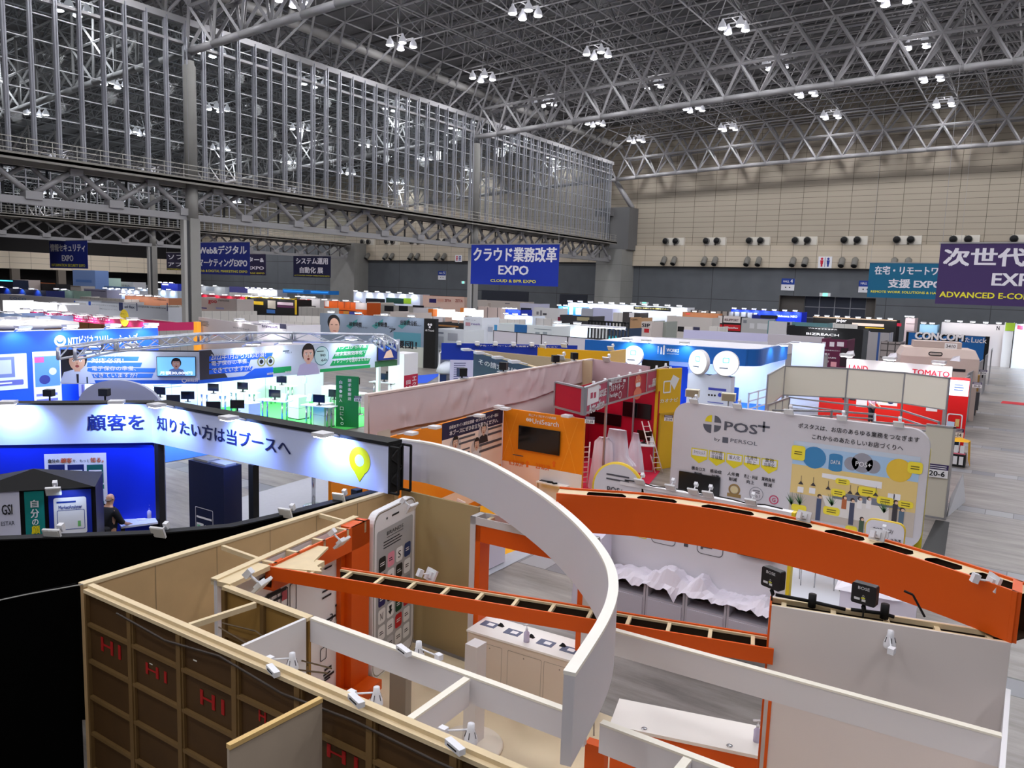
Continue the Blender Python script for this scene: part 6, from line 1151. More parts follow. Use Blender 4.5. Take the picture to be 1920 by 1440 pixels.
for i, (x, lab) in enumerate(((1303, 'flood lamp over the POS logo, left of two'), (1384, 'flood lamp over the POS lettering'), (1480, 'flood lamp on the grey wall top between logo and mural'), (1579, 'flood lamp on the grey wall top over the start of the slogan'), (1685, 'flood lamp on the grey wall top at its rounded right corner'))): flood(0, 0, 0, (0, -1), .8, 'white ' + lab, 1.25, P=F(F.px(x, 765 + (x - 1303) * .11)[0], .12, Z + .08))
for x, lab in ((1286, 'beige box lamp standing behind the left corner of the pale grey wall'), (1355, 'beige box lamp standing behind the grey wall over the logo')):
    p = F(F.px(x, 755)[0], -.5, Z + .12); t = thing('box_lamp', lab, 'lamp', p); F5 = T3(p, (1, .25, 0), (.25, -1, 0), (0, 0, 1)); MB(F5, M((226, 218, 196), .5)).box(-.2, .2, -.12, .12, .0, .22).build('housing', None, t); MB(F5, M((150, 136, 110), .5)).box(-.18, .18, .12, .13, .0, .2).build('front_cover', None, t); MB(F5, ALU).tube((0, 0, 0), (0, 0, -.4), .02, 6).build('stem', None, t)
# side panel with the number plate
F6 = Fr((-1.7, 21.9), (-1.68, 25.2)); t = wall('beige_side_panel', 'beige system panel closing the right end of the grey POS booth', 'booth wall', Fr((-2.35, 25.2), (-1.62, 25.2)), 0, 2.72, M((206, 200, 184), .6), .05); b_ = MB(Fr((-2.35, 25.2), (-1.62, 25.2)), ALU); b_.box(.69, .75, -.06, .02, 0, 2.74); b_.box(0, .75, -.06, .02, 2.7, 2.75); b_.box(.0, .7, 0, .02, 0, .05); b_.build('aluminium_post', None, t)
booth_no(1738, 868, 36, '20-6', 'booth number plate 20-6 on the beige panel beside the aisle', y=25.1, face=(.1, -1))
tag(MB(mat=M((34, 34, 36), .6)).add([(-1.85, 21.2, .01), (-1.3, 21.2, .01), (-1.5, 25, .01), (-1.85, 25, .01)], [(0, 1, 2, 3)], False, True).build('black_mat'), 'dark floor mat strip beside the yellow end of the grey POS wall', 'mat')
tag(MB(mat=M((236, 236, 240), .5)).add([(-1.6, 25.6, 0), (-1.3, 28.0, 0), (-1.45, 28.05, .9), (-1.58, 25.7, .6), (-1.63, 25.6, 0), (-1.36, 28.1, 0)], [(0, 1, 2, 3), (4, 3, 2, 5)], False, True).build('leaning_board'), 'white board leaning at the aisle behind the beige side panel', 'board')
# near side: low wall, counters under plastic, signs
FN_ = Fr((-6.9, 13.42), (-3.15, 13.42)); L = FN_.L; t = thing('low_register_wall', 'low pale wall with printed device icons behind the covered counters', 'booth wall', (-5, 13.42, 0)); MB(FN_, PG2).box(0, L, -.1, 0, 0, 2.55).build('panel', None, t); MB(FN_, WHITEP).box(.5, L, -.14, .02, 2.55, 2.62).build('top_rail', None, t); MB(FN_, M((236, 206, 40), .5)).box(L, L + .06, -.14, .02, 1.0, 2.62).build('yellow_end', None, t)
b_ = MB(FN_, GREYTX)
for x0, y0, x1, y1 in ((1222, 995, 1266, 1026), (1308, 1008, 1355, 1047)): u0, z1 = FN_.px(x0, y0); u1, z0 = FN_.px(x1, y1); b_.rrect(u0, u1, z0, z1, .006, .08, 4, .012); b_.lines(u0 + .1, u1 - .12, (z0 + z1) / 2 - .05, (z0 + z1) / 2 + .08, 1, .5)
b_.prect(1283, 1012, 1290, 1026, .006); b_.prect(1314, 1022, 1318, 1030, .006); b_.mat(M((232, 212, 60))); u0, z1 = FN_.px(1197, 990); u1, z0 = FN_.px(1213, 1011); b_.rrect(u0, u1, z0, z1, .006, .04, 4, .015); b_.build('device_icons', None, t)
u0, z1 = FN_.px(1386, 1024); u1, z0 = FN_.px(1455, 1052); monitor(FN_, (u0 + u1) / 2, z0, u1 - u0, z1 - z0, 'black framed screen at the right end of the low pale wall', .04)
F8 = Fr((-6.8, 13.5), (-6.8, 14.5)); t = thing('round_sign', 'round white sign with a yellow rim and POS+ lettering above the low wall', 'sign', FN_(.55, -.02, 2.55)); u, z = .44, 2.42; bb = MB(FN_); bb.mat(M((226, 190, 40), .5)); bb.tube((u, -.06, z), (u, .0, z), .56, 32); bb.mat(PG2); bb.disc(u, z, .52, .006, 32); bb.mat(GREYTX); bb.text('POS+', u - .22, u + .14, z - .08, z + .06, .012, .02); bb.text('selfregi', u + .1, u + .42, z - .14, z - .07, .012); bb.lines(u - .25, u + .25, z + .16, z + .34, 2, .35, .012); bb.build('sign_disc', None, t)
for x, lab in ((1202, 'clear flood lamp leaning at the left end of the rail on the low pale wall'), (1260, 'second flood lamp from the left on the rail of the low pale wall'), (1303, 'third flood lamp from the left on the rail of the low pale wall'), (1331, 'fourth flood lamp from the left on the rail of the low pale wall'), (1412, 'flood lamp near the yellow end of the rail on the low pale wall')): flood(0, 0, 0, (0, -1), .9, lab, 1.0, P=FN_(FN_.px(x, 925)[0], .1, 2.7))
cb = MB(mat=BLACK); cb.path([FN_(.6 + .3 * k, .03, 2.66 + .02 * math.sin(2.2 * k)) for k in range(11)], .012, 5, raw=True); tag(cb.build('power_cable'), 'black cable lying along the white rail of the low pale wall', 'cable')
FC = Fr((-6.3, 12.92), (-3.25, 13.0)); L = FC.L
for k in range(4):
    u0 = L * k / 4; t = thing('register_cabinet', '%s grey-white cabinet from the left in the row under the plastic sheet' % ('first', 'second', 'third', 'fourth')[k], 'cabinet', FC(u0 + L / 8, -.2, 0)); W = L / 4 - .01
    MB(FC, M((196, 192, 202), .45)).box(u0, u0 + W, -.42, 0, 0, .66).box(u0, u0 + .04, -.42, 0, .66, .9).box(u0 + W - .04, u0 + W, -.42, 0, .66, .9).box(u0, u0 + W, -.42, -.4, .66, .9).box(u0, u0 + W, -.42, 0, .88, .92).build('body', None, t)
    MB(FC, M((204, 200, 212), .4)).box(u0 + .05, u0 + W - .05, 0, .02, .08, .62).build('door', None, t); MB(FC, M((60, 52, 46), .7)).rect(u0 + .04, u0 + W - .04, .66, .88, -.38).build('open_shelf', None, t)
t = thing('plastic_sheet', 'crumpled white plastic sheet covering the row of cabinets', 'plastic cover', FC(L / 2, -.2, .92)); b_ = MB(FC, M((236, 230, 242), .3, spec=.6)); n = 46; r = random.Random(5); hs = {}
def hh(i, j):
    if (i, j) not in hs:
        u = L * 1.04 * i / n - .05; q = u / L; hump = .3 * math.exp(-((q - .38) / .1) ** 2) + .28 * math.exp(-((q - .57) / .05) ** 2) + .1 * math.exp(-((q - .14) / .1) ** 2) + .12 * math.exp(-((q - .93) / .06) ** 2)
        w = .08 - .55 * j / 7; z = .95 + hump * (1 if 1 < j < 7 else .1) * r.uniform(.75, 1.1) + r.uniform(-.02, .025)
        if j == 0: z = .93 - .13 * abs(math.sin(i * .55)) * r.uniform(.3, 1.1) - (.2 if i == 20 else 0); w = .05 + r.uniform(0, .04)
        hs[i, j] = (u, w, z)
    return hs[i, j]
for i in range(n):
    for j in range(7): b_.add([hh(i, j), hh(i + 1, j), hh(i + 1, j + 1), hh(i, j + 1)], [(0, 1, 2), (0, 2, 3)])
b_.build('sheet', None, t)
t = thing('covered_machine', 'tall machine under white plastic left of the covered cabinets', 'covered machine', FC(-.35, -.2, 0)); b_ = MB(FC, M((226, 220, 236), .3, spec=.6)); b_.add([(-.75, -.4, 0), (-.12, -.4, 0), (-.12, .1, 0), (-.75, .1, 0), (-.68, -.36, 1.75), (-.16, -.36, 1.7), (-.2, .0, 1.55), (-.7, .02, 1.62)], [(0, 1, 5, 4), (1, 2, 6, 5), (2, 3, 7, 6), (3, 0, 4, 7), (4, 5, 6, 7)]); b_.build('plastic_cover', None, t)
for x, y, lab in ((1237, 1050, 'small pump bottle on the cabinets against the low pale wall'), (1275, 1085, 'pump bottle under the plastic in the middle of the cabinets'), (1361, 1080, 'pump bottle at the right part of the covered cabinets'), (1672, 1118, 'pump bottle on the covered table behind the middle loudspeaker')): p = at(x, y, z=.95); sanitizer(p, lab, 1.1)
for x, y, z, lab, c, rz in ((1482, 1090, 0, 'wooden chair with metal legs at the left of the visitor chairs', (222, 176, 90), .3), (1545, 1100, 0, 'curved wooden chair with metal legs in the middle of the visitor chairs', (232, 178, 80), .2), (1600, 1112, 0, 'wooden chair mostly hidden behind the curved orange beam', (226, 176, 86), -.4)): p = at(x, y, z=0); chair((p.x, p.y, 0), rz, lab, c)
p = at(1550, 1092, z=.0); t = thing('round_table', 'small round table with a chrome foot among the wooden chairs', 'table', (p.x, p.y + .7, 0)); MB(mat=WHITEP).lathe([(.36, .7), (.36, .73)], (p.x, p.y + .7, 0), 22).build('table_top', None, t); MB(mat=CHROME).lathe([(.25, 0), (.2, .03), (.03, .06), (.03, .7)], (p.x, p.y + .7, 0), 16).build('pedestal', None, t)
c = at(1640, 1118, z=.8); F9 = Fr((c.x - .6, c.y), (c.x + .75, c.y + .1)); t = thing('covered_table', 'table under a white cloth behind the grey hollow wall', 'table', F9(.65, -.2, 0)); MB(F9, M((232, 226, 238), .6)).box(0, 1.3, -.5, 0, 0, .78).build('cloth', None, t); MB(F9, M((240, 236, 244), .4)).add([(-.1, .05, .78), (.9, .08, .8), (.5, -.2, 1.0), (.1, -.35, 1.0), (-.1, -.5, .8), (1.3, -.1, .8)], [(0, 1, 2, 3), (0, 3, 4), (1, 5, 2)]).build('crumpled_cover', None, t)
tag(MB(mat=M((206, 208, 216), .9)).add([(-7.6, 14.2, .012), (-1.75, 14.2, .012), (-1.75, 21.5, .012), (-8.6, 21.5, .012)], [(0, 1, 2, 3)], False, True).build('pale_carpet'), 'pale floor covering in front of the grey POS wall', 'carpet')
FS = Fr(at(1625, 975, y=17.6), (at(1697, 985, y=17.6).x, 17.6)); t = thing('rounded_sign', 'white round-topped sign with yellow rim in front of the shop mural', 'sign', FS(FS.L / 2, 0, 0)); MB(FS, M((230, 196, 50), .5)).slab(-.02, FS.L + .02, -.08, -.01, 0, 1.66, .16).build('rim', None, t); MB(FS, PG2).slab(0, FS.L, -.02, .01, 0, 1.64, .15).build('face_board', None, t); b_ = MB(FS, INK); b_.text('POSレジ/', FS.L * .2, FS.L * .72, 1.4, 1.5, .015, .01); b_.text('キャッシュレス決済', FS.L * .08, FS.L * .94, 1.2, 1.32, .015, .01); b_.mat(GREYTX); b_.text('storo', FS.L * .52, FS.L * .92, .98, 1.06, .015); b_.build('lettering', None, t)
flood(1655, 1000, 1.7, (0, -1), .6, 'white flood lamp on the round-topped sign in front of the mural', 1.1)
for x, lab in ((1508, 'white lamp on the back edge of the curved orange beam before the mural'), (1645, 'white lamp on the back edge of the curved orange beam before the round-topped sign')): flood(x, 968 if x < 1600 else 1003, 3.68, (.2, 1), .4, lab, .85)
# ---------------------------------------------------------------- white and blue booth with lit discs
WB = M((222, 230, 248), .45); BAND = M((16, 96, 176), .5)
G0, G1, G2, G3 = (-20.2, 37.0), (-12.3, 38.35), (-11.35, 39.3), (-11.5, 45.0)
path = smooth([G0, (-16, 37.7), G1, (-11.75, 38.6), G2, (-11.42, 41), G3], 5)
t = thing('blue_band_booth', 'white booth under a blue band with rounded corner and small white emblem', 'booth', (-16, 41, 0))
MB(mat=BAND).sweep(path, -.1, 0, 2.75, 3.6).build('blue_band', None, t); MB(mat=WB).sweep(path, -.12, -.1, 2.75, 3.62).build('band_inside', None, t)
b_ = MB(mat=M((216, 214, 220), .6)); b_.add([(-20.2, 37.1, 3.5), (-12.4, 38.45, 3.5), (-11.5, 39.4, 3.5), (-11.6, 45, 3.5), (-20.8, 44.6, 3.5)], [(0, 1, 2, 3, 4)], False, True); b_.build('top_cover', None, t)
MB(mat=WB).sweep([(-20.8, 44.5), (-11.6, 45.0)], -.1, 0, 0, 3.4).sweep([(-20.9, 38.5), (-20.8, 44.5)], -.1, 0, 0, 3.4).box(-18.9, -17.2, 40.0, 40.1, 0, 2.7).build('white_wall', None, t)
Fb = Fr(G0, G1); b_ = MB(Fb, WHITEP); b_.ptext('WORKS', 1250, 653, 1273, 661, .02, .02); b_.ptext('APPLICATIONS', 1250, 662, 1273, 665, .02, .01)
for k in range(9): b_.disc(Fb.px(1245, 656)[0], Fb.px(1245, 649 + 1.8 * k)[1], .05, .02, 8)
for k in range(6): b_.disc(Fb.px(1240, 656)[0], Fb.px(1240, 652 + 2.2 * k)[1], .035, .02, 8); b_.disc(Fb.px(1234, 656)[0], Fb.px(1234, 650 + 2.4 * k)[1], .025, .02, 8)
b_.build('lettering', None, t)
spots(Fb, [Fb.px(x, 645)[0] for x in (1182, 1217, 1288)], 3.63, .5, 'white spotlight on the top edge of the blue band', 'spotlights on the blue band', 40, (.6, .9, 1), .8, s=2.); Fe = Fr(G2, G3); spots(Fe, [2.0, 4.6], 3.63, .5, 'white spotlight on the right side of the blue band', 'spotlights on the blue band side', 40, (.6, .9, 1), .8, s=2.)
LBX = M((250, 252, 255), .4, emit=.75)
for x, y, r, fc, lab in ((1187, 667, .52, (.15, -1), 'white lit disc at the left under the blue band'), (1308, 679, .62, (-.45, -1), 'white lit disc seen at an angle on the pillar under the blue band'), (1361, 682, .62, (.2, -1), 'large white lit disc facing the aisle under the blue band')):
    Y = 36.9 if x < 1200 else 36.6; p = at(x, y, y=Y); fv = Vector((fc[0], fc[1], 0)).normalized(); T = T3(p, (-fv.y, fv.x, 0), fv, (0, 0, 1)); t = thing('lit_disc', lab, 'light sign', p)
    b = MB(T, WHITEP); b.tube((0, -.22, 0), (0, 0, 0), r, 30); b.build('disc_body', None, t); MB(T, LBX).disc(0, 0, r * .95, .006, 30).build('lit_face', None, t); b = MB(T, M((120, 220, 226), .4, emit=.8)); b.rrect(-.16, .16, .02, .3, .01, .05, 4, .05); b.mat(M((130, 150, 180), .4)); b.lines(-.3, .3, -.3, -.15, 1, .4, .01); b.build('pictogram', None, t)
p = at(1335, 700, y=36.7); F = Fr((p.x - 1.25, 36.75), (p.x + .95, 36.75)); t = thing('info_pillar', 'white information pillar with printed blue text under the lit discs', 'pillar', F(1.1, -.2, 0)); MB(F, WB).box(0, 2.2, -.6, 0, 0, 2.3).add([(0, 0, 2.3), (.55, 0, 2.5), (1.1, 0, 2.3), (1.65, 0, 2.5), (2.2, 0, 2.3), (2.2, -.6, 2.3), (0, -.6, 2.3)], [(0, 2, 1), (2, 4, 3), (0, 6, 5, 4, 2)]).build('body', None, t)
b_ = MB(F, M((70, 80, 190))); b_.rect(1.1, 2.0, 1.6, 1.72, .01); b_.rect(1.1, 1.9, .98, 1.02, .01); b_.lines(.15, .7, .5, 1.4, 7, .15, .01); b_.lines(1.1, 1.95, .4, .9, 6, .15, .01); b_.disc(1.7, 1.4, .1, .01); b_.mat(INK)
for k in range(3): b_.disc(1.15 + .15 * k, 1.35, .05, .01, 10)
b_.build('printed_text', None, t)
for x, lab in ((1255, 'tall dark blue doorway frame inside the blue band booth'),):
    p = at(1265, 705, y=39.5); tag(MB(mat=M((20, 80, 210), .5)).box(p.x - .9, p.x - .3, 39.5, 39.6, 0, 2.35).box(p.x - .9, p.x + .7, 39.5, 39.6, 2.25, 2.35).box(p.x - .3, p.x + .7, 39.62, 39.66, 0, 2.25).build('blue_doorway'), lab, 'doorway')
tag(MB(mat=M((20, 96, 206), .8)).add([(-20, 37.2, .013), (-12, 38.2, .013), (-11.4, 45, .013), (-20.5, 44.5, .013)], [(0, 1, 2, 3)], False, True).build('blue_carpet'), 'blue carpet inside the blue band booth', 'carpet')
for x, y in ((-17.5, 39.5), (-13.6, 40.2), (-14, 43)): lamp('AREA', None, (x, y, 3.3), 130 * BOOTH_W, (.72, .88, 1), 1.4, (x, y, 0))
lamp('SPOT', None, (p.x + 1.5, 35.6, 3.4), 60 * BOOTH_W, (.8, .9, 1), .1, (-15, 36.9, 1.2), 100, .6)
p = at(1228, 675, y=39); Fq = Fr((p.x - .8, 39), (p.x + .8, 39.3)); monitor(Fq, .8, 1.9, 1.5, .75, 'dark screen hung inside the blue band booth at the left')
p = at(1370, 735, y=38.5); t = thing('bar_stool', 'blue-backed bar chair inside the blue band booth', 'chair', (p.x, 38.6, 0)); MB(mat=M((20, 90, 200), .5)).box(p.x - .5, p.x + .3, 38.8, 38.86, .9, 1.6).build('backrest', None, t); MB(mat=CHROME).box(p.x - .45, p.x - .41, 38.4, 38.44, 0, .95).box(p.x + .2, p.x + .24, 38.4, 38.44, 0, .95).build('leg', None, t); MB(mat=M((20, 90, 200), .5)).box(p.x - .5, p.x + .3, 38.4, 38.86, .85, .92).build('seat', None, t)
p = at(1428, 725, y=40); F = Fr((p.x - .5, 39.5), (p.x + 1.2, 41)); b_ = MB(F, WHITEP)
for k in range(5): b_.box(.5 * k, .5 * k + .08, -.05, 0, 0, 1.3 + .15 * k)
for k in range(3): b_.add([(0, 0, .4 + .4 * k), (2.1, 0, 1.0 + .4 * k), (2.1, 0, 1.08 + .4 * k), (0, 0, .48 + .4 * k)], [(0, 1, 2, 3)])
tag(b_.build('white_lattice_screen'), 'white lattice room divider inside the blue band booth at the right', 'room divider')
F = Fr((-11.2, 41.5), (-9.9, 45)); t = wall('lit_white_wall', 'strongly lit white wall right of the blue band', 'booth wall', Fr((-11.3, 45.2), (-9.6, 45.3)), 0, 3.75, WB); lamp('SPOT', None, (-10.4, 43.9, 3.8), 90 * BOOTH_W, BLUEW, .1, (-10.4, 45.2, 3.0), 120, .6)
# long lavender walls beyond it
for x0, y0, x1, y1, c, lab in ((1282, 618, 1480, 628, (206, 204, 236), 'long lavender wall behind the blue band booth'), (1230, 632, 1440, 641, (206, 204, 212), 'long grey-white wall directly behind the blue band booth'), (1440, 626, 1545, 632, (198, 192, 198), 'grey wall end right of the blue band booth')):
    wall('long_wall', lab, 'booth wall', fpx(x0, y0, x1, y1, 3.4), 0, 3.4, M(c, .6))
# ---------------------------------------------------------------- navy, wood, yellow and blue header booths behind the drape
F = fpx(888, 658, 1003, 686.6, 3.6); t = wall('navy_slogan_wall', 'dark navy wall with big white brush lettering behind the draped wall', 'booth wall', F, 0, 3.55, M((34, 54, 88), .5), .1, M((226, 200, 160))); b_ = MB(F, WHITEP); b_.ptext('その請求書処理', 898, 672, 985, 708, .01, .03); b_.build('lettering', None, t); spots(F, [F.px(x, y)[0] for x, y in ((897, 659), (922, 667), (958, 675), (990, 683))], 3.6, .5, 'white arm flood on the top of the dark navy wall', 'floods on the navy wall', 0, s=1.7, lens=False)
F = fpx(890, 656, 1110, 677, 3.62); t = wall('timber_beam_wall', 'long light timber wall top running behind the navy wall', 'booth wall', F, 2.2, 3.62, M((206, 184, 150), .7), .06); F = fpx(965, 665, 1125, 671, 3.0)
t = wall('plywood_back_panel', 'pale plywood back panels between the timber top and the draped wall', 'booth wall', fpx(965, 667, 1100, 680, 3.4), 0, 3.4, grid_mat('m_ply_pan', (208, 190, 160), (150, 130, 100), .9, 50, .02, .01, .06))
F = fpx(1008, 652, 1144, 659, 3.6); t = wall('yellow_header', 'bright yellow header wall in front of the blue band booth', 'booth wall', F, 2.3, 3.6, M((232, 172, 16), .5), .1); F = fpx(1144, 659, 1174, 655, 3.6); t = wall('yellow_header', 'pale yellow return of the bright yellow header, lit at the corner', 'booth wall', F, 2.3, 3.6, M((236, 190, 90), .5), .1)
for x, y, lab in ((1018, 648, 'white flood lamp left of centre on the yellow header'), (1057, 646, 'white flood lamp in the middle of the yellow header'), (1145, 651, 'white flood lamp at the right corner of the yellow header'), (1052, 668, 'white flood lamp on the timber wall below the yellow header'), (1137, 672, 'white flood lamp at the right end of the timber wall')): flood(x, y + 2, 3.66, (0, -1), .7, lab, 1.5)
F = fpx(828, 641, 1083, 646, 3.6); t = wall('blue_slogan_header', 'royal blue header with white Japanese lettering over a white booth', 'booth header', F, 2.75, 3.55, M((18, 54, 172), .5), .1); b_ = MB(F, WHITEP); b_.ptext('電子化・ペーパーレス化を実現するソリューション', 892, 646, 1045, 652, .01, .03); b_.build('lettering', None, t)
for k in range(5): tag(MB(F, WHITEP).box(F.px(860 + 34 * k, 641)[0] - .1, F.px(860 + 34 * k, 641)[0] + .1, -.12, .3, 3.5, 3.66).build('header_clip_light'), 'small white clip light on the royal blue header', 'spotlight', 'clip lights on the royal blue header')
t = wall('lilac_poster_wall', 'lilac-white wall with logo and text lines under the royal blue header', 'booth wall', fpx(845, 657, 888, 657, 2.75), 0, 2.75, M((206, 204, 232), .5)); Fw = fpx(845, 657, 888, 657, 2.75); b_ = MB(Fw, M((60, 60, 120))); b_.ring(.4 * Fw.L, 2.5, .12, .04, .01); b_.lines(Fw.L * .5, Fw.L * .9, 2.4, 2.6, 1); b_.lines(.2, Fw.L * .8, 1.0, 2.1, 9, .3); b_.build('print', None, t)
F = fpx(823, 659, 858, 660, 2.6); t = thing('display_case', 'white framed display case with a cloth heap inside', 'display case', F(F.L / 2, -.3, 0)); MB(F, WHITEP).box(0, F.L, -.6, -.55, 0, 2.6).box(0, .08, -.6, 0, 0, 2.6).box(F.L - .08, F.L, -.6, 0, 0, 2.6).box(0, F.L, -.6, 0, 2.52, 2.6).box(0, F.L, -.6, 0, 1.35, 1.42).build('case', None, t); MB(F, M((150, 156, 172), .5)).rect(.08, F.L - .08, 1.42, 2.52, -.5).build('back_panel', None, t); b_ = MB(F, M((226, 230, 240), .7)); b_.lathe([(.7, 0), (.55, .4), (.2, .6)], (F.L / 2, -.3, 1.42), 14); b_.build('cloth_heap', None, t); MB(F, M((30, 50, 100), .4)).rect(.08, F.L - .6, .1, 1.3, .01).build('lower_panel', None, t)
F = fpx(925, 620, 1112, 636, 3.6); t = wall('framed_white_wall', 'white wall in a thin black grid frame behind the royal blue header', 'booth wall', F, 0, 3.6, grid_mat('m_pan_blk', (214, 208, 214), (40, 34, 40), 1.65, 1.8, .07, .07, .04, .3), .08, BLACK)
# ---------------------------------------------------------------- system-panel booths right of the blue band booth
PB = M((236, 230, 216), .6)
def sysframe(name, lab, P, z0, z1, mat=PB, panels=True, alu=True, step=1.0):
    t = thing(name, lab, 'booth wall', (P[0][0], P[0][1], 0)); b = MB(mat=mat); a = MB(mat=ALU)
    for p, q in zip(P, P[1:]):
        F = Fr(p, q); n = max(1, round(F.L / step)); b.F = F; a.F = F
        if panels: b.box(0, F.L, -.025, 0, z0, z1 - .04)
        a.box(0, F.L, -.04, .015, z1 - .05, z1); a.box(0, F.L, -.04, .015, z0, z0 + .04)
        for k in range(n + 1): u = F.L * k / n; a.box(u - .025, u + .025, -.04, .015, 0 if not k or k == n else z0, z1)
    if panels: b.build('panel', None, t)
    a.build('aluminium_frame', None, t); return t
sysframe('system_panel_header', 'beige panelled fascia on aluminium posts above the red interior', [tuple(at(x, y, z=3.6)[:2]) for x, y in ((1441, 702), (1472, 685), (1590, 690), (1697, 698), (1780, 708))], 2.4, 3.6, step=2.9)
sysframe('system_panel_wall', 'beige panel wall with aluminium frame left of the red interior', [tuple(at(x, y, z=2.7)[:2]) for x, y in ((1441, 758), (1480, 744))], 0, 2.7)
sysframe('open_frame', 'open aluminium frame of small booths behind the grey POS wall', [tuple(at(x, y, z=2.7)[:2]) for x, y in ((1480, 744), (1590, 757), (1690, 768), (1700, 720) if 0 else (1760, 790))], 2.4, 2.7, panels=False, step=3)
sysframe('open_frame', 'nearer open aluminium frame touching the grey POS wall', [tuple(at(x, y, z=2.7)[:2]) for x, y in ((1450, 768), (1560, 770), (1640, 775), (1640, 790), (1781, 800))], 2.5, 2.7, panels=False, step=3)
sysframe('system_panel_wall', 'low beige panel row at the back of the open frames', [(-8.2, 29.0), (-2.3, 29.0)], 0, 2.0, step=1)
# red interior with a visitor
F = Fr((-9.2, 43.2), (-3.2, 43.6)); t = wall('red_interior_wall', 'bright red interior wall with white picture panels seen under the beige fascia', 'booth wall', F, 0, 2.3, M((226, 34, 26), .5)); b_ = MB(F, WHITEP); b_.prect(1607, 738, 1625, 764, .01); b_.prect(1648, 740, 1682, 762, .01); b_.prect(1738, 750, 1757, 772, .01); b_.mat(M((190, 200, 60))); b_.prect(1655, 747, 1664, 755, .014); b_.mat(M((20, 40, 90))); u, z = F.px(1670, 752); b_.disc(u, z, .16, .014); b_.mat(INK); b_.prect(1580, 742, 1592, 750, .014); b_.prect(1594, 743, 1604, 751, .014); b_.build('picture_panels', None, t); lamp('AREA', None, (-6.2, 42.0, 3.0), 60, (1, .97, .95), 1.4, (-6.2, 42.6, 0))
p = at(1637, 736, z=1.6); person('person in a pale pink shirt with dark hair inside the red booth', (p.x, p.y, 0), (.8, -.6), (236, 196, 220), (40, 40, 50), (30, 26, 28), 1.6, 1.)
# red stand by the aisle with its price rack
F = Fr((-2.62, 34.9), (-1.9, 34.95)); t = wall('red_aisle_stand', 'bright red aisle stand with a lit white header and a wire rack of printed cards', 'stand', F, 0, 3.28, M((232, 20, 22), .5), .8); b_ = MB(F, M((236, 240, 255), .4, emit=.7)); b_.rect(.02, .7, 2.62, 3.24, .01); b_.mat(M((130, 150, 200))); b_.lines(.2, .6, 2.8, 3.1, 3, .4, .014); b_.build('lit_header', None, t)
b_ = MB(F, WHITEP); b_.rrect(.06, .6, .35, 1.9, .03, .08, 4, .04); 
for k in range(3): b_.rect(.1, .56, .5 + .4 * k, .53 + .4 * k, .03)
for k in range(5): b_.rect(.1 + .1 * k, .12 + .1 * k, .35, 1.0, .03)
b_.build('wire_rack', None, t); b_ = MB(F); b_.mat(M((200, 220, 246))); b_.rect(.08, .34, 1.3, 1.58, .05); b_.mat(M((226, 190, 120))); b_.rect(.36, .5, 1.4, 1.7, .05); b_.mat(M((30, 60, 120))); b_.rect(.1, .3, 1.0, 1.2, .05); b_.mat(M((24, 40, 60))); b_.rect(.08, .56, .5, .85, .04); b_.build('printed_cards', None, t)
lamp('SPOT', None, F(.36, .8, 3.5), 30, BLUEW, .05, F(.36, 0, 2.9), 110, .6)
booth_no(1780, 802, 24, '20-14', 'booth number plate 20-14 in front of the red aisle stand', y=34.2, face=(.1, -1)); booth_no(1824, 716, 15, '20-20', 'booth number plate hanging past the red aisle stand', y=38, face=(.1, -1)); booth_no(1836, 693, 13, '20-24', 'booth number plate further down the aisle before the blue wall', y=48, face=(.1, -1))
c = at(1795, 830, z=.9); t = thing('covered_trolley', 'shelf trolley covered with a yellow cloth at the aisle', 'trolley', (c.x, c.y, 0)); b_ = MB(mat=M((236, 176, 24), .7)); b_.add([(c.x - .35, c.y - .3, .95), (c.x + .38, c.y - .3, 1.0), (c.x + .42, c.y + .35, .98), (c.x - .35, c.y + .35, .98), (c.x + .1, c.y, 1.12), (c.x + .42, c.y - .34, .35), (c.x + .46, c.y + .36, .2), (c.x + .5, c.y, .02)], [(0, 1, 4), (1, 2, 4), (2, 3, 4), (3, 0, 4), (1, 5, 7, 6, 2)], False, True); b_.build('yellow_cloth', None, t)
b_ = MB(mat=BKG); b_.box(c.x - .32, c.x + .34, c.y - .26, c.y + .3, .02, .5); b_.build('shelf_body', None, t); b_ = MB(Fr((c.x - .3, c.y - .28), (c.x + .3, c.y - .28)), WHITEP)
for k in range(3): b_.rect(.03 + .2 * k, .17 + .2 * k, .1, .42, .01); b_.rect(.03 + .2 * k, .17 + .2 * k, .55, .85, .01)
b_.build('printed_cards', None, t); MB(mat=M((226, 110, 130))).box(c.x - .32, c.x + .32, c.y - .28, c.y - .26, .5, .56).build('price_strip', None, t)
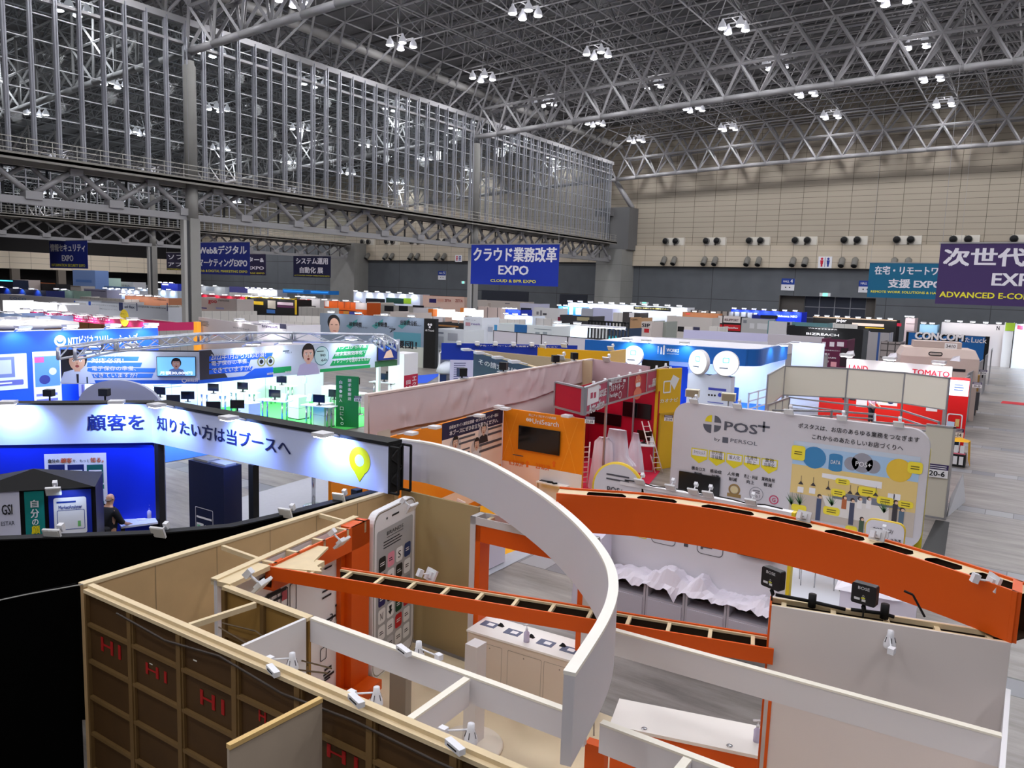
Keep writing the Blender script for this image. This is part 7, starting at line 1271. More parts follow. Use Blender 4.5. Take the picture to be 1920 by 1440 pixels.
# red lettered header
F = fpx(1588, 672, 1786, 688, 3.6); t = wall('tomato_header', 'white lit header with large red lettering', 'booth header', F, 2.2, 3.6, M((232, 226, 228), .5), .1); MB(F, ALU).box(.1, .2, -.1, -.02, 0, 2.2).box(F.L - .2, F.L - .1, -.1, -.02, 0, 2.2).build('header_post', None, t); b_ = MB(F, M((214, 30, 60), .5)); b_.ptext('LAND', 1592, 683, 1627, 698, .01, .03); b_.ptext('TOMATO', 1711, 691, 1780, 708, .01, .03); b_.build('lettering', None, t); spots(F, [F.px(x, 676)[0] for x in (1596, 1676, 1768)], 3.62, .6, 'white spotlight on the top of the red-lettered white header', 'spotlights on the red-lettered header', 22, (.95, .97, 1), .6, s=2.2)
for x, y, lab in ((1592, 660, 'crumpled white cover on a lamp at the left end of the red-lettered header'), (1672, 664, 'white covered lamp over the middle of the red-lettered header'), (1790, 670, 'white covered lamp at the right end of the red-lettered header')): p = at(x, y + 4, z=3.72); tag(MB(mat=M((236, 232, 240), .6)).add([p + Vector(v) * .6 for v in ((-.3, -.2, -.1), (.35, -.2, -.12), (.4, .2, -.1), (-.3, .2, -.1), (-.1, -.1, .22), (.3, .05, .3), (.0, .15, .2))], [(0, 1, 5, 4), (1, 2, 5), (2, 3, 6, 5), (3, 0, 4, 6), (4, 5, 6), (0, 3, 2, 1)], False, True).build('covered_lamp'), lab, 'lamp')
# pale trailer-like booth with the big black and white letters
c0, c1 = at(1690, 656, z=3.6), at(1838, 664, z=3.6); F = Fr(c0, c1); L = F.L; TR = M((206, 186, 176), .6, noise=.06, nscale=1)
t = thing('tram_booth', 'pale brown booth shaped like an old tram with an arched roof', 'booth', F(L / 2, -1.5, 0)); b_ = MB(F, TR); b_.add([(0, 0, 0), (L, 0, 0), (L, 0, 3.3), (L * .95, -.3, 3.75), (L * .05, -.3, 3.75), (0, 0, 3.3), (0, -3, 0), (L, -3, 0), (L, -3, 3.3), (L * .95, -2.7, 3.75), (L * .05, -2.7, 3.75), (0, -3, 3.3)], [(0, 1, 2, 5), (2, 3, 4, 5), (6, 11, 8, 7), (0, 5, 11, 6), (1, 7, 8, 2), (3, 9, 10, 4), (2, 8, 9, 3), (5, 4, 10, 11)]); b_.build('body', None, t)
b_ = MB(F, M((190, 172, 164), .6)); b_.box(L * .18, L * .8, -2.2, -.9, 3.7, 4.1); b_.build('roof_monitor', None, t); b_ = MB(F); b_.mat(M((210, 196, 186))); u0, z1 = F.px(1741, 659); u1, z0 = F.px(1767, 668); b_.rrect(u0, u1, z0, z1, .02, .1); b_.mat(INK); b_.rrect(u0, u1, z0, z1, .024, .1, 4, .05); b_.text('昭和動態', u0 + .15, u1 - .15, z0 + .1, z1 - .1, .026, .01); b_.rect(L * .15, L * .45, 2.6, 2.75, .02); b_.rect(L * .68, L * .84, 2.6, 2.75, .02); b_.build('name_plate', None, t); b_ = MB(T3(F(0, -.9, 0), F.u, F.w, F.z), WHITEP); b_.rect(L * .58, L * .74, 3.75, 4.05, .01); b_.mat(INK); b_.text('3410', L * .6, L * .72, 3.8, 3.98, .02, .01); b_.build('number_plate', None, t)
F2 = fpx(1700, 613, 1807, 630, 4.6); F2 = Fr(F(0.2, -3.2, 0), F(L * .78, -3.2, 0)); b_ = MB(F2); u0, z1 = F2.px(1716, 621); u1, z0 = F2.px(1806, 640); b_.mat(BLACK); b_.text('CONCOM', u0 + .05, u1 + .08, z0 - .06, z1 - .06, .0, .09); b_.mat(WHITEP); b_.text('CONCOM', u0, u1, z0, z1, .03, .06); tag(b_.build('roof_lettering'), 'large white letters edged in black standing on the roof of the tram-shaped booth', 'sign')
# luck wall and the black-edged pylon
F = fpx(1700, 620, 1856, 629, 3.6); t = wall('blue_luck_wall', 'blue wall in a black frame with the white word Luck', 'booth wall', F, 0, 3.45, M((22, 100, 170), .5), .1, BLACK); MB(F, BLACK).box(F.L - .3, F.L, -.1, .02, 0, 3.5).box(0, .2, -.1, .02, 0, 3.5).build('black_frame', None, t); b_ = MB(F, WHITEP); b_.ptext('Luck', 1822, 632, 1850, 644, .02, .02); b_.ptext('た', 1810, 632, 1818, 642, .02, .02); b_.build('lettering', None, t)
F = Fr((-2.9, 50), (-2.25, 50.1)); tag(MB(F, M((74, 74, 80), .5)).box(0, .7, -.6, 0, .3, 1.3).box(.1, .6, -.5, 0, 0, .3).build('grey_crate'), 'dark grey crate at the aisle edge beyond the red stand', 'crate')
tag(MB(mat=M((170, 130, 70), .7)).box(-2.95, -2.35, 51, 51.6, 0, 2.2).build('cardboard_pillar'), 'brown cardboard column at the aisle edge beyond the grey crate', 'column')
tag(MB(mat=M((200, 40, 50), .8)).add([(-1.35, 57.6, .012), (2, 57.7, .012), (2, 59.2, .012), (-1.3, 59.1, .012)], [(0, 1, 2, 3)], False, True).build('red_floor_strip'), 'red strip lying across the far aisle floor', 'mat')
# white panel edges along the aisle
for i, (y, lab) in enumerate(((41.5, 'first white panel end along the aisle beyond the red stand'), (45.5, 'second white panel end along the aisle beyond the red stand'), (55, 'third white panel end along the aisle beyond the red stand'), (62, 'fourth white panel end along the aisle beyond the red stand'), (70, 'fifth white panel end along the aisle beyond the red stand'))): sysframe('aisle_panel_end', lab, [(-2.6, y), (-2.1 - .008 * y, y + 2.6)], 0, 2.7, M((196, 194, 196), .6))
# ================================================================== FAR BOOTHS, one row behind the other down the hall
def fplane(x0, y0, x1, z=3.6):
    d = ray(x0, y0); t = (z - EYE.z) / d.z if d.z < -1e-4 else 1e9
    lim = 1e9
    if d.y > 0: lim = min(lim, (107 - max(0, y0 - 540) * .25) / d.y)
    if d.x < 0: lim = min(lim, 158 / -d.x)
    t = min(t, lim); p = EYE + d * t; d1 = ray(x1, y0); q = EYE + d1 * (p.y / d1.y)
    return Fr((p.x, p.y), (q.x, q.y)), p.z
SYS = grid_mat('m_system_panels', (222, 218, 212), (150, 148, 146), 1.0, 50, .035, .01, .03, .2)
def far(name, label, x0, y0, x1, col, texts=(), rects=(), spn=0, power=0, cat='booth', emit=0, z=3.6, lc=(1, 1, 1), ybot=None, edge=None, depth=2.6):
    F, zt = fplane(x0, y0, x1, z); L = F.L; z0 = 0 if ybot is None else max(0, F.px((x0 + x1) / 2, ybot)[1])
    t = thing(name, label, cat, F(L / 2, -depth / 2, z0)); m_ = col if not isinstance(col, (tuple, str)) else M(col, .55, emit=emit)
    b = MB(F, m_); b.box(0, L, -.08, 0, z0, zt); b.box(0, .06, -depth, -.08, z0, zt); b.box(L - .06, L, -depth, -.08, z0, zt); b.box(.06, L - .06, -depth, -depth + .06, z0, zt * .97); b.build('panels', None, t)
    if z0 > .1: MB(F, ALU).box(L * .45, L * .55, -depth * .6, -depth * .5, 0, z0).build('support_post', None, t)
    if edge: MB(F, M(edge, .5)).box(-.02, L + .02, -.1, .03, zt - .06, zt + .06).build('top_edge', None, t)
    if texts or rects:
        b = MB(F)
        for r in rects:
            c, a0, b0, a1, b1 = r[:5]; b.mat(M(c, .5, emit=r[5] if len(r) > 5 else 0)); b.prect(a0, b0, a1, b1, .02)
        for r in texts:
            tx, c, a0, b0, a1, b1 = r[:6]; b.mat(M(c, .5)); b.ptext(tx, a0, b0, a1, b1, .04, .03)
        b.build('signage', None, t)
    if spn: spots(F, [L * (i + .5) / spn for i in range(spn)], zt + .03, .6, 'white spotlight along the top of the ' + ' '.join(label.split()[:7]).rstrip(','), 'spotlights on ' + ' '.join(label.split()[:7]), power, lc, .8, s=2.2 if y0 > 570 else 2.8)
    return t, F, zt
W_, K_, R_ = (244, 242, 244), (30, 30, 36), (200, 30, 50)
# --- left side, back to front
far('exhibition_booth', 'low cyan lit booth top at the far left under the concrete beam', 0, 524, 24, (16, 30, 60), (), (((80, 240, 255), 0, 525, 24, 528, 1.5),), 0)
far('exhibition_booth', 'small beige booth block right of the cyan lit booth', 25, 524, 47, (198, 184, 178))
far('exhibition_booth', 'black booth with an orange top line far left', 54, 530, 104, (18, 16, 18), (), (((220, 120, 60), 54, 530, 104, 531),), 0)
far('exhibition_booth', 'pale blue tower like a small house behind the black booth', 136, 506, 178, (128, 158, 214), (), (((90, 130, 200), 142, 524, 172, 530),), 0, z=6)
far('exhibition_booth', 'booth with a lit pale green canopy below the hanging navy banner', 166, 520, 202, (206, 232, 216), (), (((60, 80, 90), 170, 531, 198, 533),), 3, 30)
far('exhibition_booth', 'white and grey booths right of the green canopy', 200, 527, 250, (206, 204, 206), (('ナウセル', (110, 112, 124), 224, 533, 244, 538),), ())
far('exhibition_booth', 'dark booth with a string of lamps at its top left of the slim column', 251, 533, 276, (40, 44, 52), (), (), 4)
far('exhibition_booth', 'blue-grey flat booth top in the middle of the far left rows', 153, 534, 228, (92, 122, 164))
far('exhibition_booth', 'stacked cream booth tops left of the blue-grey one', 105, 534, 152, (196, 188, 182), (), (((120, 100, 90), 106, 536, 150, 537),))
far('exhibition_booth', 'dark navy fascia with bright blue light patches at the left edge', 0, 540, 86, (14, 30, 96), (), (), 3, 120, lc=(.2, .6, 1))
far('exhibition_booth', 'grey-green small booth with white lamps in the far left rows', 110, 544, 138, (110, 136, 124), (), (), 2)
far('exhibition_booth', 'pale booth with a dark diagonal roof in the far left rows', 157, 541, 200, (150, 148, 170), (), (((60, 50, 90), 160, 544, 198, 547),))
far('exhibition_booth', 'brightly lit white booth row left of the slim column', 200, 542, 262, (230, 238, 250), (), (), 5, 90, lc=BLUEW)
far('exhibition_booth', 'lit white booth with round lights left of the big column', 262, 542, 333, (220, 236, 250), (), (((120, 200, 240), 264, 552, 300, 554),), 4, 90, lc=BLUEW)
far('exhibition_booth', 'small blue lit booth just left of the big column', 302, 531, 333, (40, 60, 190), (), (((230, 230, 255), 304, 532, 316, 535, .5),), 3)
far('exhibition_booth', 'small orange booth just left of the big column', 308, 537, 333, (196, 96, 56))
far('exhibition_booth', 'long plain grey wall with faint lettering at the left edge', 0, 551, 222, (196, 192, 196), (('coco', (120, 140, 180), 18, 556, 50, 564),), ())
far('exhibition_booth', 'orange booth wall with dark lettering left of the big column', 234, 554, 316, (206, 136, 100), (('COMEKAKA', (110, 60, 40), 289, 560, 312, 564),), (), 5)
far('exhibition_booth', 'brilliantly lit white sign box near the left edge', 5, 563, 90, (250, 250, 255), (), (), 0, emit=1.3)
far('exhibition_booth', 'grey booth end with small lettering beside the bright white sign box', 91, 567, 105, (190, 188, 188), (('自', (110, 110, 116), 94, 572, 101, 579),))
far('exhibition_booth', 'white booth with a glowing lamp between sign box and blue-edged header', 107, 571, 127, (238, 238, 244), (), (), 1, 60)
far('exhibition_booth', 'blue-edged header reading ad flex with dark rules', 140, 564, 315, (198, 202, 210), (('ad flex', (70, 100, 150), 144, 568, 164, 579), ('Aiレコメンディング広告で', (60, 66, 80), 173, 570, 221, 575), ('獲得件数10%アップ!!', (60, 66, 80), 173, 577, 221, 582), ('ad flex', (70, 80, 110), 234, 572, 253, 579), ('Google広告, Yahoo広告 LINE', (60, 66, 80), 260, 573, 312, 580)), (((40, 80, 170), 139, 564, 142, 583), ((40, 80, 170), 166, 565, 171, 583), ((20, 36, 90), 223, 567, 231, 583), ((20, 36, 90), 256, 568, 258, 583), ((20, 36, 90), 313, 568, 315, 583)))
far('exhibition_booth', 'blue-grey flat booth top at the left edge under the magenta header', 0, 587, 55, (120, 140, 176), (), (), 2)
t, F, zt = far('exhibition_booth', 'magenta header with white lettering and a round yellow badge', 56, 584, 286, (182, 26, 86), (('全てのマーケティング情報がココに!!', W_, 69, 589, 207, 597), ('総合情報ブース', W_, 128, 599, 215, 606)), (), 8, 60, lc=(1, .7, .95), ybot=609); b_ = MB(F, M((242, 214, 30), .5)); u, z = F.px(234, 596); b_.disc(u, z, .5, .03, 26); b_.mat(K_ and M((120, 110, 30))); b_.text('アマゾン', u - .3, u + .3, z + .14, z + .3, .05); b_.text('ギフト券', u - .32, u + .32, z - .07, z + .09, .05); b_.text('プレゼント中', u - .38, u + .38, z - .28, z - .12, .05); b_.build('yellow_badge', None, t)
F = fpx(82, 597, 258, 615, 3.8); wall('timber_wall', 'brown timber wall top with battens behind the bright blue emblem wall', 'booth wall', F, 0, 3.8, grid_mat('m_timber', (128, 84, 48), (88, 56, 30), 1.3, 60, .08, .01, .12, .6))
pc = at(20, 604, z=4.0); b_ = MB(mat=M((232, 228, 224), .5)); b_.lathe([(.2, .2), (1.7, .14), (2.7, 0), (2.7, -.15)], (pc.x, pc.y, 4.0), 30); t = thing('white_canopy', 'white rounded canopy roof at the left edge behind the emblem wall', 'canopy', (pc.x, pc.y, 0)); b_.build('roof_disc', None, t); MB(mat=WHITE).lathe([(.4, 0), (.4, 3.8)], (pc.x, pc.y, 0), 10).build('mast', None, t)
for k in range(5): a = -.2 - .5 * k; SPOTL(mw=Matrix.Translation((pc.x + 2.2 * math.cos(a), pc.y + 2.2 * math.sin(a), 4.1)) @ Matrix.Rotation(a, 4, 'Z') @ Matrix.Scale(2.4, 4), label='white spotlight on the rounded white canopy', group='spotlights on the white canopy')
# --- around the big column
wall('panel_row', 'white seamed panel wall running to the foot of the big column', 'booth wall', fpx(284, 598, 366, 608, 2.9), 0, 2.9, SYS); wall('panel_row', 'white seamed panel wall right behind the big column', 'booth wall', fpx(286, 586, 372, 583, 2.9), 0, 2.9, SYS)
far('exhibition_booth', 'stacked white booths right of the big column', 372, 536, 422, (214, 222, 226), (), (((180, 196, 210), 386, 538, 402, 546),), 2)
far('exhibition_booth', 'violet-blue small booth between white ones in the far middle', 430, 537, 462, (86, 84, 150), (), (((200, 200, 220), 434, 539, 458, 540),))
far('exhibition_booth', 'lit white booth with round lamps right of the violet one', 464, 541, 520, (232, 236, 246), (), (), 5, 60)
for x0, x1, y, lab in ((530, 570, 542, 'left of two cyan-edged light signs in the far middle'), (581, 617, 544, 'right of two cyan-edged light signs in the far middle')): far('light_sign', lab, x0, y, x1, (40, 130, 220), (), (((90, 220, 255), x0, y, x1, y + 1.5, 1.2), ((40, 140, 230), x0 + 2, y + 2, x1 - 2, y + 6, .6)), 0, cat='light sign', ybot=y + 8)
far('exhibition_booth', 'long red fascia with pink lamp glow right of the big column', 373, 552, 546, (176, 22, 48), (('ユーソナー', W_, 440, 559, 456, 566),), (), 7, 40, lc=(1, .75, .8))
far('exhibition_booth', 'white header with the red word goo', 372, 557, 444, (214, 206, 202), (('goo', R_, 391, 562, 407, 571), ('remote', (110, 110, 110), 410, 561, 430, 566)), (((60, 70, 160), 374, 576, 388, 579), ((170, 180, 230), 405, 576, 420, 580)))
t, F, zt = far('exhibition_booth', 'black booth in a yellow frame with yellow and violet banners', 460, 557, 557, (16, 16, 18), (('', W_, 0, 0, 1, 1),) if 0 else (), (((236, 196, 30), 460, 557, 557, 560), ((236, 196, 30), 460, 557, 464, 590), ((236, 196, 30), 553, 558, 557, 590), ((230, 190, 40), 466, 564, 494, 572), ((206, 196, 180), 502, 563, 517, 579), ((90, 40, 80), 520, 572, 552, 578), ((214, 190, 200), 520, 566, 550, 573), ((60, 110, 180), 500, 580, 516, 588)), 5)
far('exhibition_booth', 'grey header with a small red square mark over a black counter', 562, 558, 600, (188, 186, 186), (), (((190, 40, 40), 576, 561, 581, 566), ((24, 24, 26), 562, 572, 592, 590)), 4)
wall('panel_row', 'white seamed panel row right of the big column, nearer one', 'booth wall', fpx(372, 583, 482, 583, 2.9), 0, 2.9, SYS); wall('panel_row', 'white seamed panel row in front of the yellow-framed booth', 'booth wall', fpx(450, 590, 602, 593, 2.9), 0, 2.9, SYS); wall('panel_row', 'white seamed panel row beside the grey-blue illustrated wall', 'booth wall', fpx(530, 602, 605, 606, 2.9), 0, 2.9, SYS)
F = fpx(372, 594, 482, 610, 3.6); t = wall('white_text_wall', 'white wall with faint grey lettering right of the foot of the big column', 'booth wall', F, 0, 3.6, M((212, 206, 206), .55)); b_ = MB(F, M((110, 112, 118))); b_.ptext('WiMS/SaaS', 437, 612, 468, 620, .02, .0); b_.plines(374, 600, 398, 614, 4, .02); b_.mat(M((60, 80, 110))); b_.prect(372, 622, 392, 632, .02); b_.mat(M((220, 110, 70))); b_.prect(394, 626, 410, 630, .02); b_.build('lettering', None, t)
far('exhibition_booth', 'white booth with the word bravesoft and a navy end panel', 444, 603, 538, (226, 220, 226), (('bravesoft', (70, 60, 100), 492, 608, 522, 616),), (((40, 40, 80), 525, 607, 537, 617), ((30, 32, 50), 470, 606, 490, 609)), 2, 40)
p = at(366, 612, z=3.0); tag(MB(mat=M((240, 160, 50), .5, emit=.5)).box(p.x - .2, p.x + .2, p.y, p.y + .3, 1.2, 3.3).box(p.x - .05, p.x + .05, p.y + .1, p.y + .2, 0, 1.2).build('orange_light_column'), 'orange glowing column at the foot of the big concrete column', 'light column')
far('exhibition_booth', 'wood-trimmed booth with small posters behind the lattice truss', 405, 637, 520, (206, 176, 130), (), (((220, 210, 214), 405, 641, 426, 652), ((26, 40, 110), 430, 641, 459, 652), ((20, 20, 24), 462, 641, 486, 651), ((240, 236, 240), 522, 616, 527, 629)), 0, z=2.1)
far('exhibition_booth', 'white booth with a red poster and text sheets behind the lattice truss', 500, 612, 540, (220, 218, 222), (), (((200, 110, 90), 516, 621, 525, 629), ((150, 152, 160), 530, 618, 538, 634)), 0, z=2.4)
# --- middle
far('exhibition_booth', 'long white booth with a row of lamps over a dark opening', 663, 547, 788, (228, 234, 248), (), (((20, 20, 24), 686, 559, 722, 570), ((24, 60, 50), 724, 558, 757, 570), ((150, 190, 40), 757, 559, 771, 570)), 6, 80, lc=BLUEW)
far('exhibition_booth', 'header of orange cubes with white end panels', 608, 564, 688, (226, 96, 20), (), (((228, 216, 212), 609, 564, 617, 575), ((228, 216, 212), 667, 567, 688, 581), ((140, 60, 30), 633, 566, 634, 578), ((140, 60, 30), 645, 566, 646, 578), ((140, 60, 30), 656, 567, 657, 579), ((22, 22, 24), 600, 580, 668, 583), ((60, 70, 150), 655, 584, 666, 592), ((200, 140, 60), 644, 583, 654, 590)), 4)
far('exhibition_booth', 'white striped panel stack right of the orange cubes', 688, 566, 714, grid_mat('m_stripes', (214, 206, 196), (150, 142, 134), 50, .8, .01, .12, .03))
far('exhibition_booth', 'grey booth with dark square windows in the far middle', 714, 571, 800, (176, 172, 166), (), (((24, 26, 34), 721, 573, 738, 584), ((24, 26, 34), 748, 573, 765, 584), ((24, 26, 34), 774, 572, 795, 577)))
far('exhibition_booth', 'white panel tops between the dark windows and the plain grey wall', 732, 584, 776, (206, 196, 190))
far('exhibition_booth', 'white header with an orange border reading ZETA twice', 793, 554, 871, (240, 206, 190), (('ZETA', (170, 50, 40), 834, 561, 846, 566), ('ZETA', (170, 50, 40), 854, 561, 868, 567)), (((226, 120, 60), 793, 554, 871, 557), ((50, 40, 110), 805, 560, 818, 568), ((236, 180, 160), 820, 560, 832, 566)))
far('exhibition_booth', 'plain grey-white wall block left of the light boxes', 775, 577, 803, (200, 196, 200))
for x0, y0, x1, y1, c, em, lab in ((803, 579, 812, 593, (226, 120, 40), 0, 'orange board left of the light boxes'), (812, 579, 845, 594, (252, 252, 250), 1.3, 'wide white light box in the far middle'), (848, 585, 863, 600, (252, 252, 250), 1.3, 'square white light box right of the wide one'), (863, 577, 869, 590, (226, 130, 50), 0, 'orange board between the square light boxes'), (870, 578, 884, 592, (252, 252, 250), 1.3, 'upper white light box above the white sign tower'), (885, 581, 899, 595, (252, 252, 250), 1.3, 'right white light box above the white sign tower')): far('light_box', lab, x0, y0, x1, c, (), (), 0, cat='light sign', emit=em, z=3.9, ybot=y1, depth=.7)
far('exhibition_booth', 'dark counter booth with timber edge below the light boxes', 813, 604, 862, (46, 46, 50), (), (((170, 120, 70), 815, 608, 860, 614),), 0, z=2.9)
far('sign_tower', 'white sign tower with blue lettering reeit', 870, 594, 904, (226, 230, 238), (('reeit', (130, 110, 170), 884, 605, 901, 610), ('勤怠データ一覧', (60, 60, 80), 874, 599, 892, 601), ('日 二', (90, 90, 100), 881, 626, 893, 634)), (((200, 150, 160), 873, 604, 882, 611),), 0, cat='sign')
far('exhibition_booth', 'white poster panels with blue edge right of the white sign tower', 904, 608, 936, (222, 224, 230), (), (((70, 150, 206), 927, 609, 932, 624), ((170, 176, 190), 908, 612, 924, 622)), 0, z=3.)
far('exhibition_booth', 'white panels with drawn diagrams beside the black pylon', 814, 616, 870, (214, 218, 222), (), (((120, 124, 140), 818, 622, 832, 626), ((180, 184, 190), 818, 630, 832, 652), ((170, 172, 180), 840, 624, 858, 640)), 0, z=2.9)
far('exhibition_booth', 'long beige-white wall right of the second column', 895, 562, 985, (206, 196, 188), (), (((190, 176, 166), 915, 568, 920, 576), ((100, 100, 110), 947, 568, 956, 570)))
far('exhibition_booth', 'pale pink panels in a dark grid right of the second column', 895, 575, 940, grid_mat('m_pinkgrid', (226, 206, 198), (90, 80, 80), 1.6, 50, .1, .01, .03))
far('exhibition_booth', 'small booth with blue glowing lamps on its fascia', 948, 580, 976, (20, 50, 170), (), (), 3, 40, lc=(.4, .7, 1))
far('exhibition_booth', 'white glowing counter fascia below the blue glowing one', 946, 590, 999, (226, 236, 250), (), (), 3, 40, lc=BLUEW, z=3.2)
far('exhibition_booth', 'lilac header over a dark window in the far middle', 975, 568, 1014, (206, 206, 228), (), (((40, 46, 60), 977, 577, 996, 587),))
far('exhibition_booth', 'grey-white wall with thin line drawings', 1001, 576, 1047, (206, 206, 206), (), (((120, 120, 126), 1006, 584, 1010, 590), ((120, 120, 126), 1013, 582, 1016, 592), ((70, 70, 76), 1018, 587, 1025, 591)))
far('exhibition_booth', 'glittering cyan lit booth left of the lilac wall', 1047, 574, 1094, (70, 150, 230), (), (((220, 250, 255), 1056, 576, 1064, 590, 1.), ((200, 240, 255), 1068, 575, 1074, 592, 1.), ((210, 240, 255), 1080, 577, 1090, 590, .8)), 4, 40, lc=(.6, .85, 1))
far('exhibition_booth', 'grey panels with small lettering left of the lilac wall', 1090, 578, 1111, (170, 172, 180))
far('exhibition_booth', 'plain lilac wall in front of the long lit header', 1110, 577, 1149, (196, 198, 226))
far('exhibition_booth', 'long brightly lit white header with a black sign of yellow characters', 1065, 567, 1290, (238, 242, 250), (('出版社 社員による公開セミナー', (236, 214, 110), 1191, 576, 1254, 581),), (((20, 18, 16), 1188, 574, 1258, 584),), 11, 60, lc=BLUEW)
far('exhibition_booth', 'dark counter with a white easel under the long lit header', 1168, 585, 1200, (70, 66, 66), (), (((236, 234, 236), 1180, 586, 1189, 595),))
far('exhibition_booth', 'long white wall with a blue poster and small print', 935, 606, 1036, (212, 218, 218), (), (((40, 100, 160), 965, 608, 988, 625), ((130, 140, 146), 1002, 612, 1032, 614), ((130, 140, 146), 1002, 617, 1034, 618), ((150, 160, 166), 1004, 622, 1012, 629), ((150, 160, 166), 1018, 622, 1026, 629)), 0)
far('exhibition_booth', 'white wall with two round light spots left of the neon sign', 1036, 607, 1110, (222, 228, 228), (), (), 2, 60, lc=BLUEW)
far('exhibition_booth', 'dark low booths with a tan box on top behind the white poster wall', 1050, 590, 1112, (60, 60, 64), (), (((180, 170, 130), 1082, 594, 1105, 602), ((120, 30, 60), 1046, 594, 1051, 604)))
far('exhibition_booth', 'dark stage with bright cyan neon lettering', 1112, 612, 1178, (40, 60, 90), (('CocolaLark', (60, 230, 250), 1122, 627, 1158, 634),), (((60, 226, 250), 1113, 624, 1119, 640, 1.2), ((60, 226, 250), 1122, 634, 1158, 635, 1.2)), 0, z=3.3)
rk = MB(mat=BLACK); F, zt = fplane(1103, 612, 1178, 4.0)
for k in range(13): rk.F = F; rk.box(F.L * k / 12 - .04, F.L * k / 12 + .04, -.1, 0, 3.2, 4.4)
rk.box(0, F.L, -.1, 0, 3.2, 3.3); rk.box(0, F.L, -.1, 0, 4.3, 4.4); tag(rk.build('lamp_rack'), 'black lamp rack standing above the cyan neon lettering', 'lamp rack')
spots(F, [F.L * (k + .5) / 9 for k in range(9)], 3.9, .6, 'white lamp in the black rack above the neon lettering', 'lamps in the black rack', 0, s=2.2)
far('exhibition_booth', 'tall tan box with small black lettering right of the lamp rack', 1182, 595, 1204, (190, 150, 110), (('CDPT', K_, 1184, 598, 1196, 601),))
far('exhibition_booth', 'white booth with black letters and a red round mark', 1203, 603, 1222, (206, 196, 190), (('SIP', K_, 1204, 606, 1219, 614),), (((190, 30, 40), 1208, 616, 1217, 624),))
far('exhibition_booth', 'grey-green panel box with faint lettering', 1225, 602, 1250, (152, 158, 150), (('PROGRAM', (120, 126, 120), 1227, 605, 1246, 608),), (((30, 60, 160), 1220, 604, 1224, 622),))
far('exhibition_booth', 'beige-white wall above a row of black and white posters', 1251, 592, 1336, (206, 200, 194), (), (((40, 40, 60), 1258, 612, 1268, 620), ((26, 24, 26), 1271, 612, 1282, 622), ((60, 60, 90), 1300, 613, 1312, 620), ((236, 230, 226), 1284, 612, 1298, 622)))
far('exhibition_booth', 'brown timber-topped booth with lamps behind the beige-white wall', 1280, 585, 1350, (170, 110, 70), (), (((220, 60, 60), 1286, 587, 1294, 590),), 4)
far('exhibition_booth', 'grey lattice-topped booth beneath the far concrete wall', 1295, 581, 1420, grid_mat('m_lattice', (160, 152, 144), (80, 74, 70), .8, 50, .25, .01, .04))
far('exhibition_booth', 'black-framed booth with RSUPPORT lettering over a red panel', 1346, 592, 1390, (20, 18, 18), (('RSUPPORT', (80, 40, 60), 1359, 597, 1385, 603), ('RemoteView', W_, 1360, 612, 1384, 617)), (((226, 216, 212), 1347, 592, 1354, 606), ((226, 216, 212), 1357, 592, 1388, 606), ((200, 24, 36), 1347, 608, 1354, 621), ((200, 24, 36), 1357, 608, 1388, 621)))
far('exhibition_booth', 'grey poster walls right of the red RSUPPORT panel', 1391, 596, 1442, (178, 178, 178), (), (((120, 124, 130), 1394, 600, 1400, 606), ((206, 206, 208), 1406, 606, 1414, 616), ((206, 206, 208), 1420, 606, 1440, 618)), 0)
far('exhibition_booth', 'navy booth with a black sign in front of the blue lit fascia', 1410, 590, 1445, (24, 36, 130), (), (((26, 26, 34), 1426, 590, 1458, 598),))
far('exhibition_booth', 'white wall end with a black edge below the blue lit fascia', 1442, 602, 1478, (206, 204, 206), (), (((20, 18, 20), 1476, 604, 1480, 624),))
far('exhibition_booth', 'brilliant blue lit fascia with white NEO lettering', 1371, 580, 1504, (20, 50, 220), (('Biblioteca NEO', W_, 1457, 590, 1495, 596),), (), 7, 80, lc=(.35, .55, 1))
far('exhibition_booth', 'black header with white jinjer lettering', 1525, 594, 1682, (18, 17, 18), (('jinjer', W_, 1568, 598, 1587, 606),), (((230, 206, 190), 1598, 605, 1657, 613), ((206, 170, 30), 1622, 613, 1658, 617), ((190, 30, 60), 1682, 606, 1690, 612)), 8, edge=(200, 170, 140))
far('exhibition_booth', 'teal and grey roof panels left of the black jinjer header', 1440, 601, 1552, (96, 140, 146), (), (((206, 196, 200), 1440, 604, 1556, 610),))
t, F, zt = far('exhibition_booth', 'black wall with lit white BIZREACH lettering', 1476, 610, 1620, (16, 17, 20), (('BIZREACH', W_, 1512, 623, 1573, 631), ('プロフェッショナル', W_, 1516, 614, 1570, 619)), (), 0); u, z = F.px(1543, 612); lamp('SPOT', None, F(u, 1.2, zt + .6), 260 * BOOTH_W, (.95, .97, 1), .1, F(u, 0, zt - 1.2), 110, .6)
far('exhibition_booth', 'maroon poster booth with white figures and lettering', 1541, 635, 1589, (96, 24, 62), (('BIZREACH', W_, 1542, 655, 1574, 659), ('企業と', W_, 1541, 661, 1556, 666), ('即戦力人材を', W_, 1541, 668, 1568, 673), ('つなぐ', W_, 1541, 675, 1554, 680)), (((230, 220, 226), 1542, 641, 1548, 650), ((230, 220, 226), 1556, 641, 1564, 650), ((230, 220, 226), 1570, 641, 1582, 650), ((40, 20, 30), 1577, 652, 1588, 688), ((230, 160, 170), 1558, 678, 1568, 688)))
far('exhibition_booth', 'blue-topped grey lattice booth right of the BIZREACH wall', 1622, 622, 1668, grid_mat('m_lat2', (170, 166, 168), (60, 90, 150), 1.2, 50, .2, .01, .04), z=3.0)
far('exhibition_booth', 'grey wire-frame stand with crossing rods near the tram-shaped booth', 1652, 640, 1688, grid_mat('m_lat3', (150, 142, 140), (70, 66, 66), .5, .5, .08, .08, .04), z=3.2)
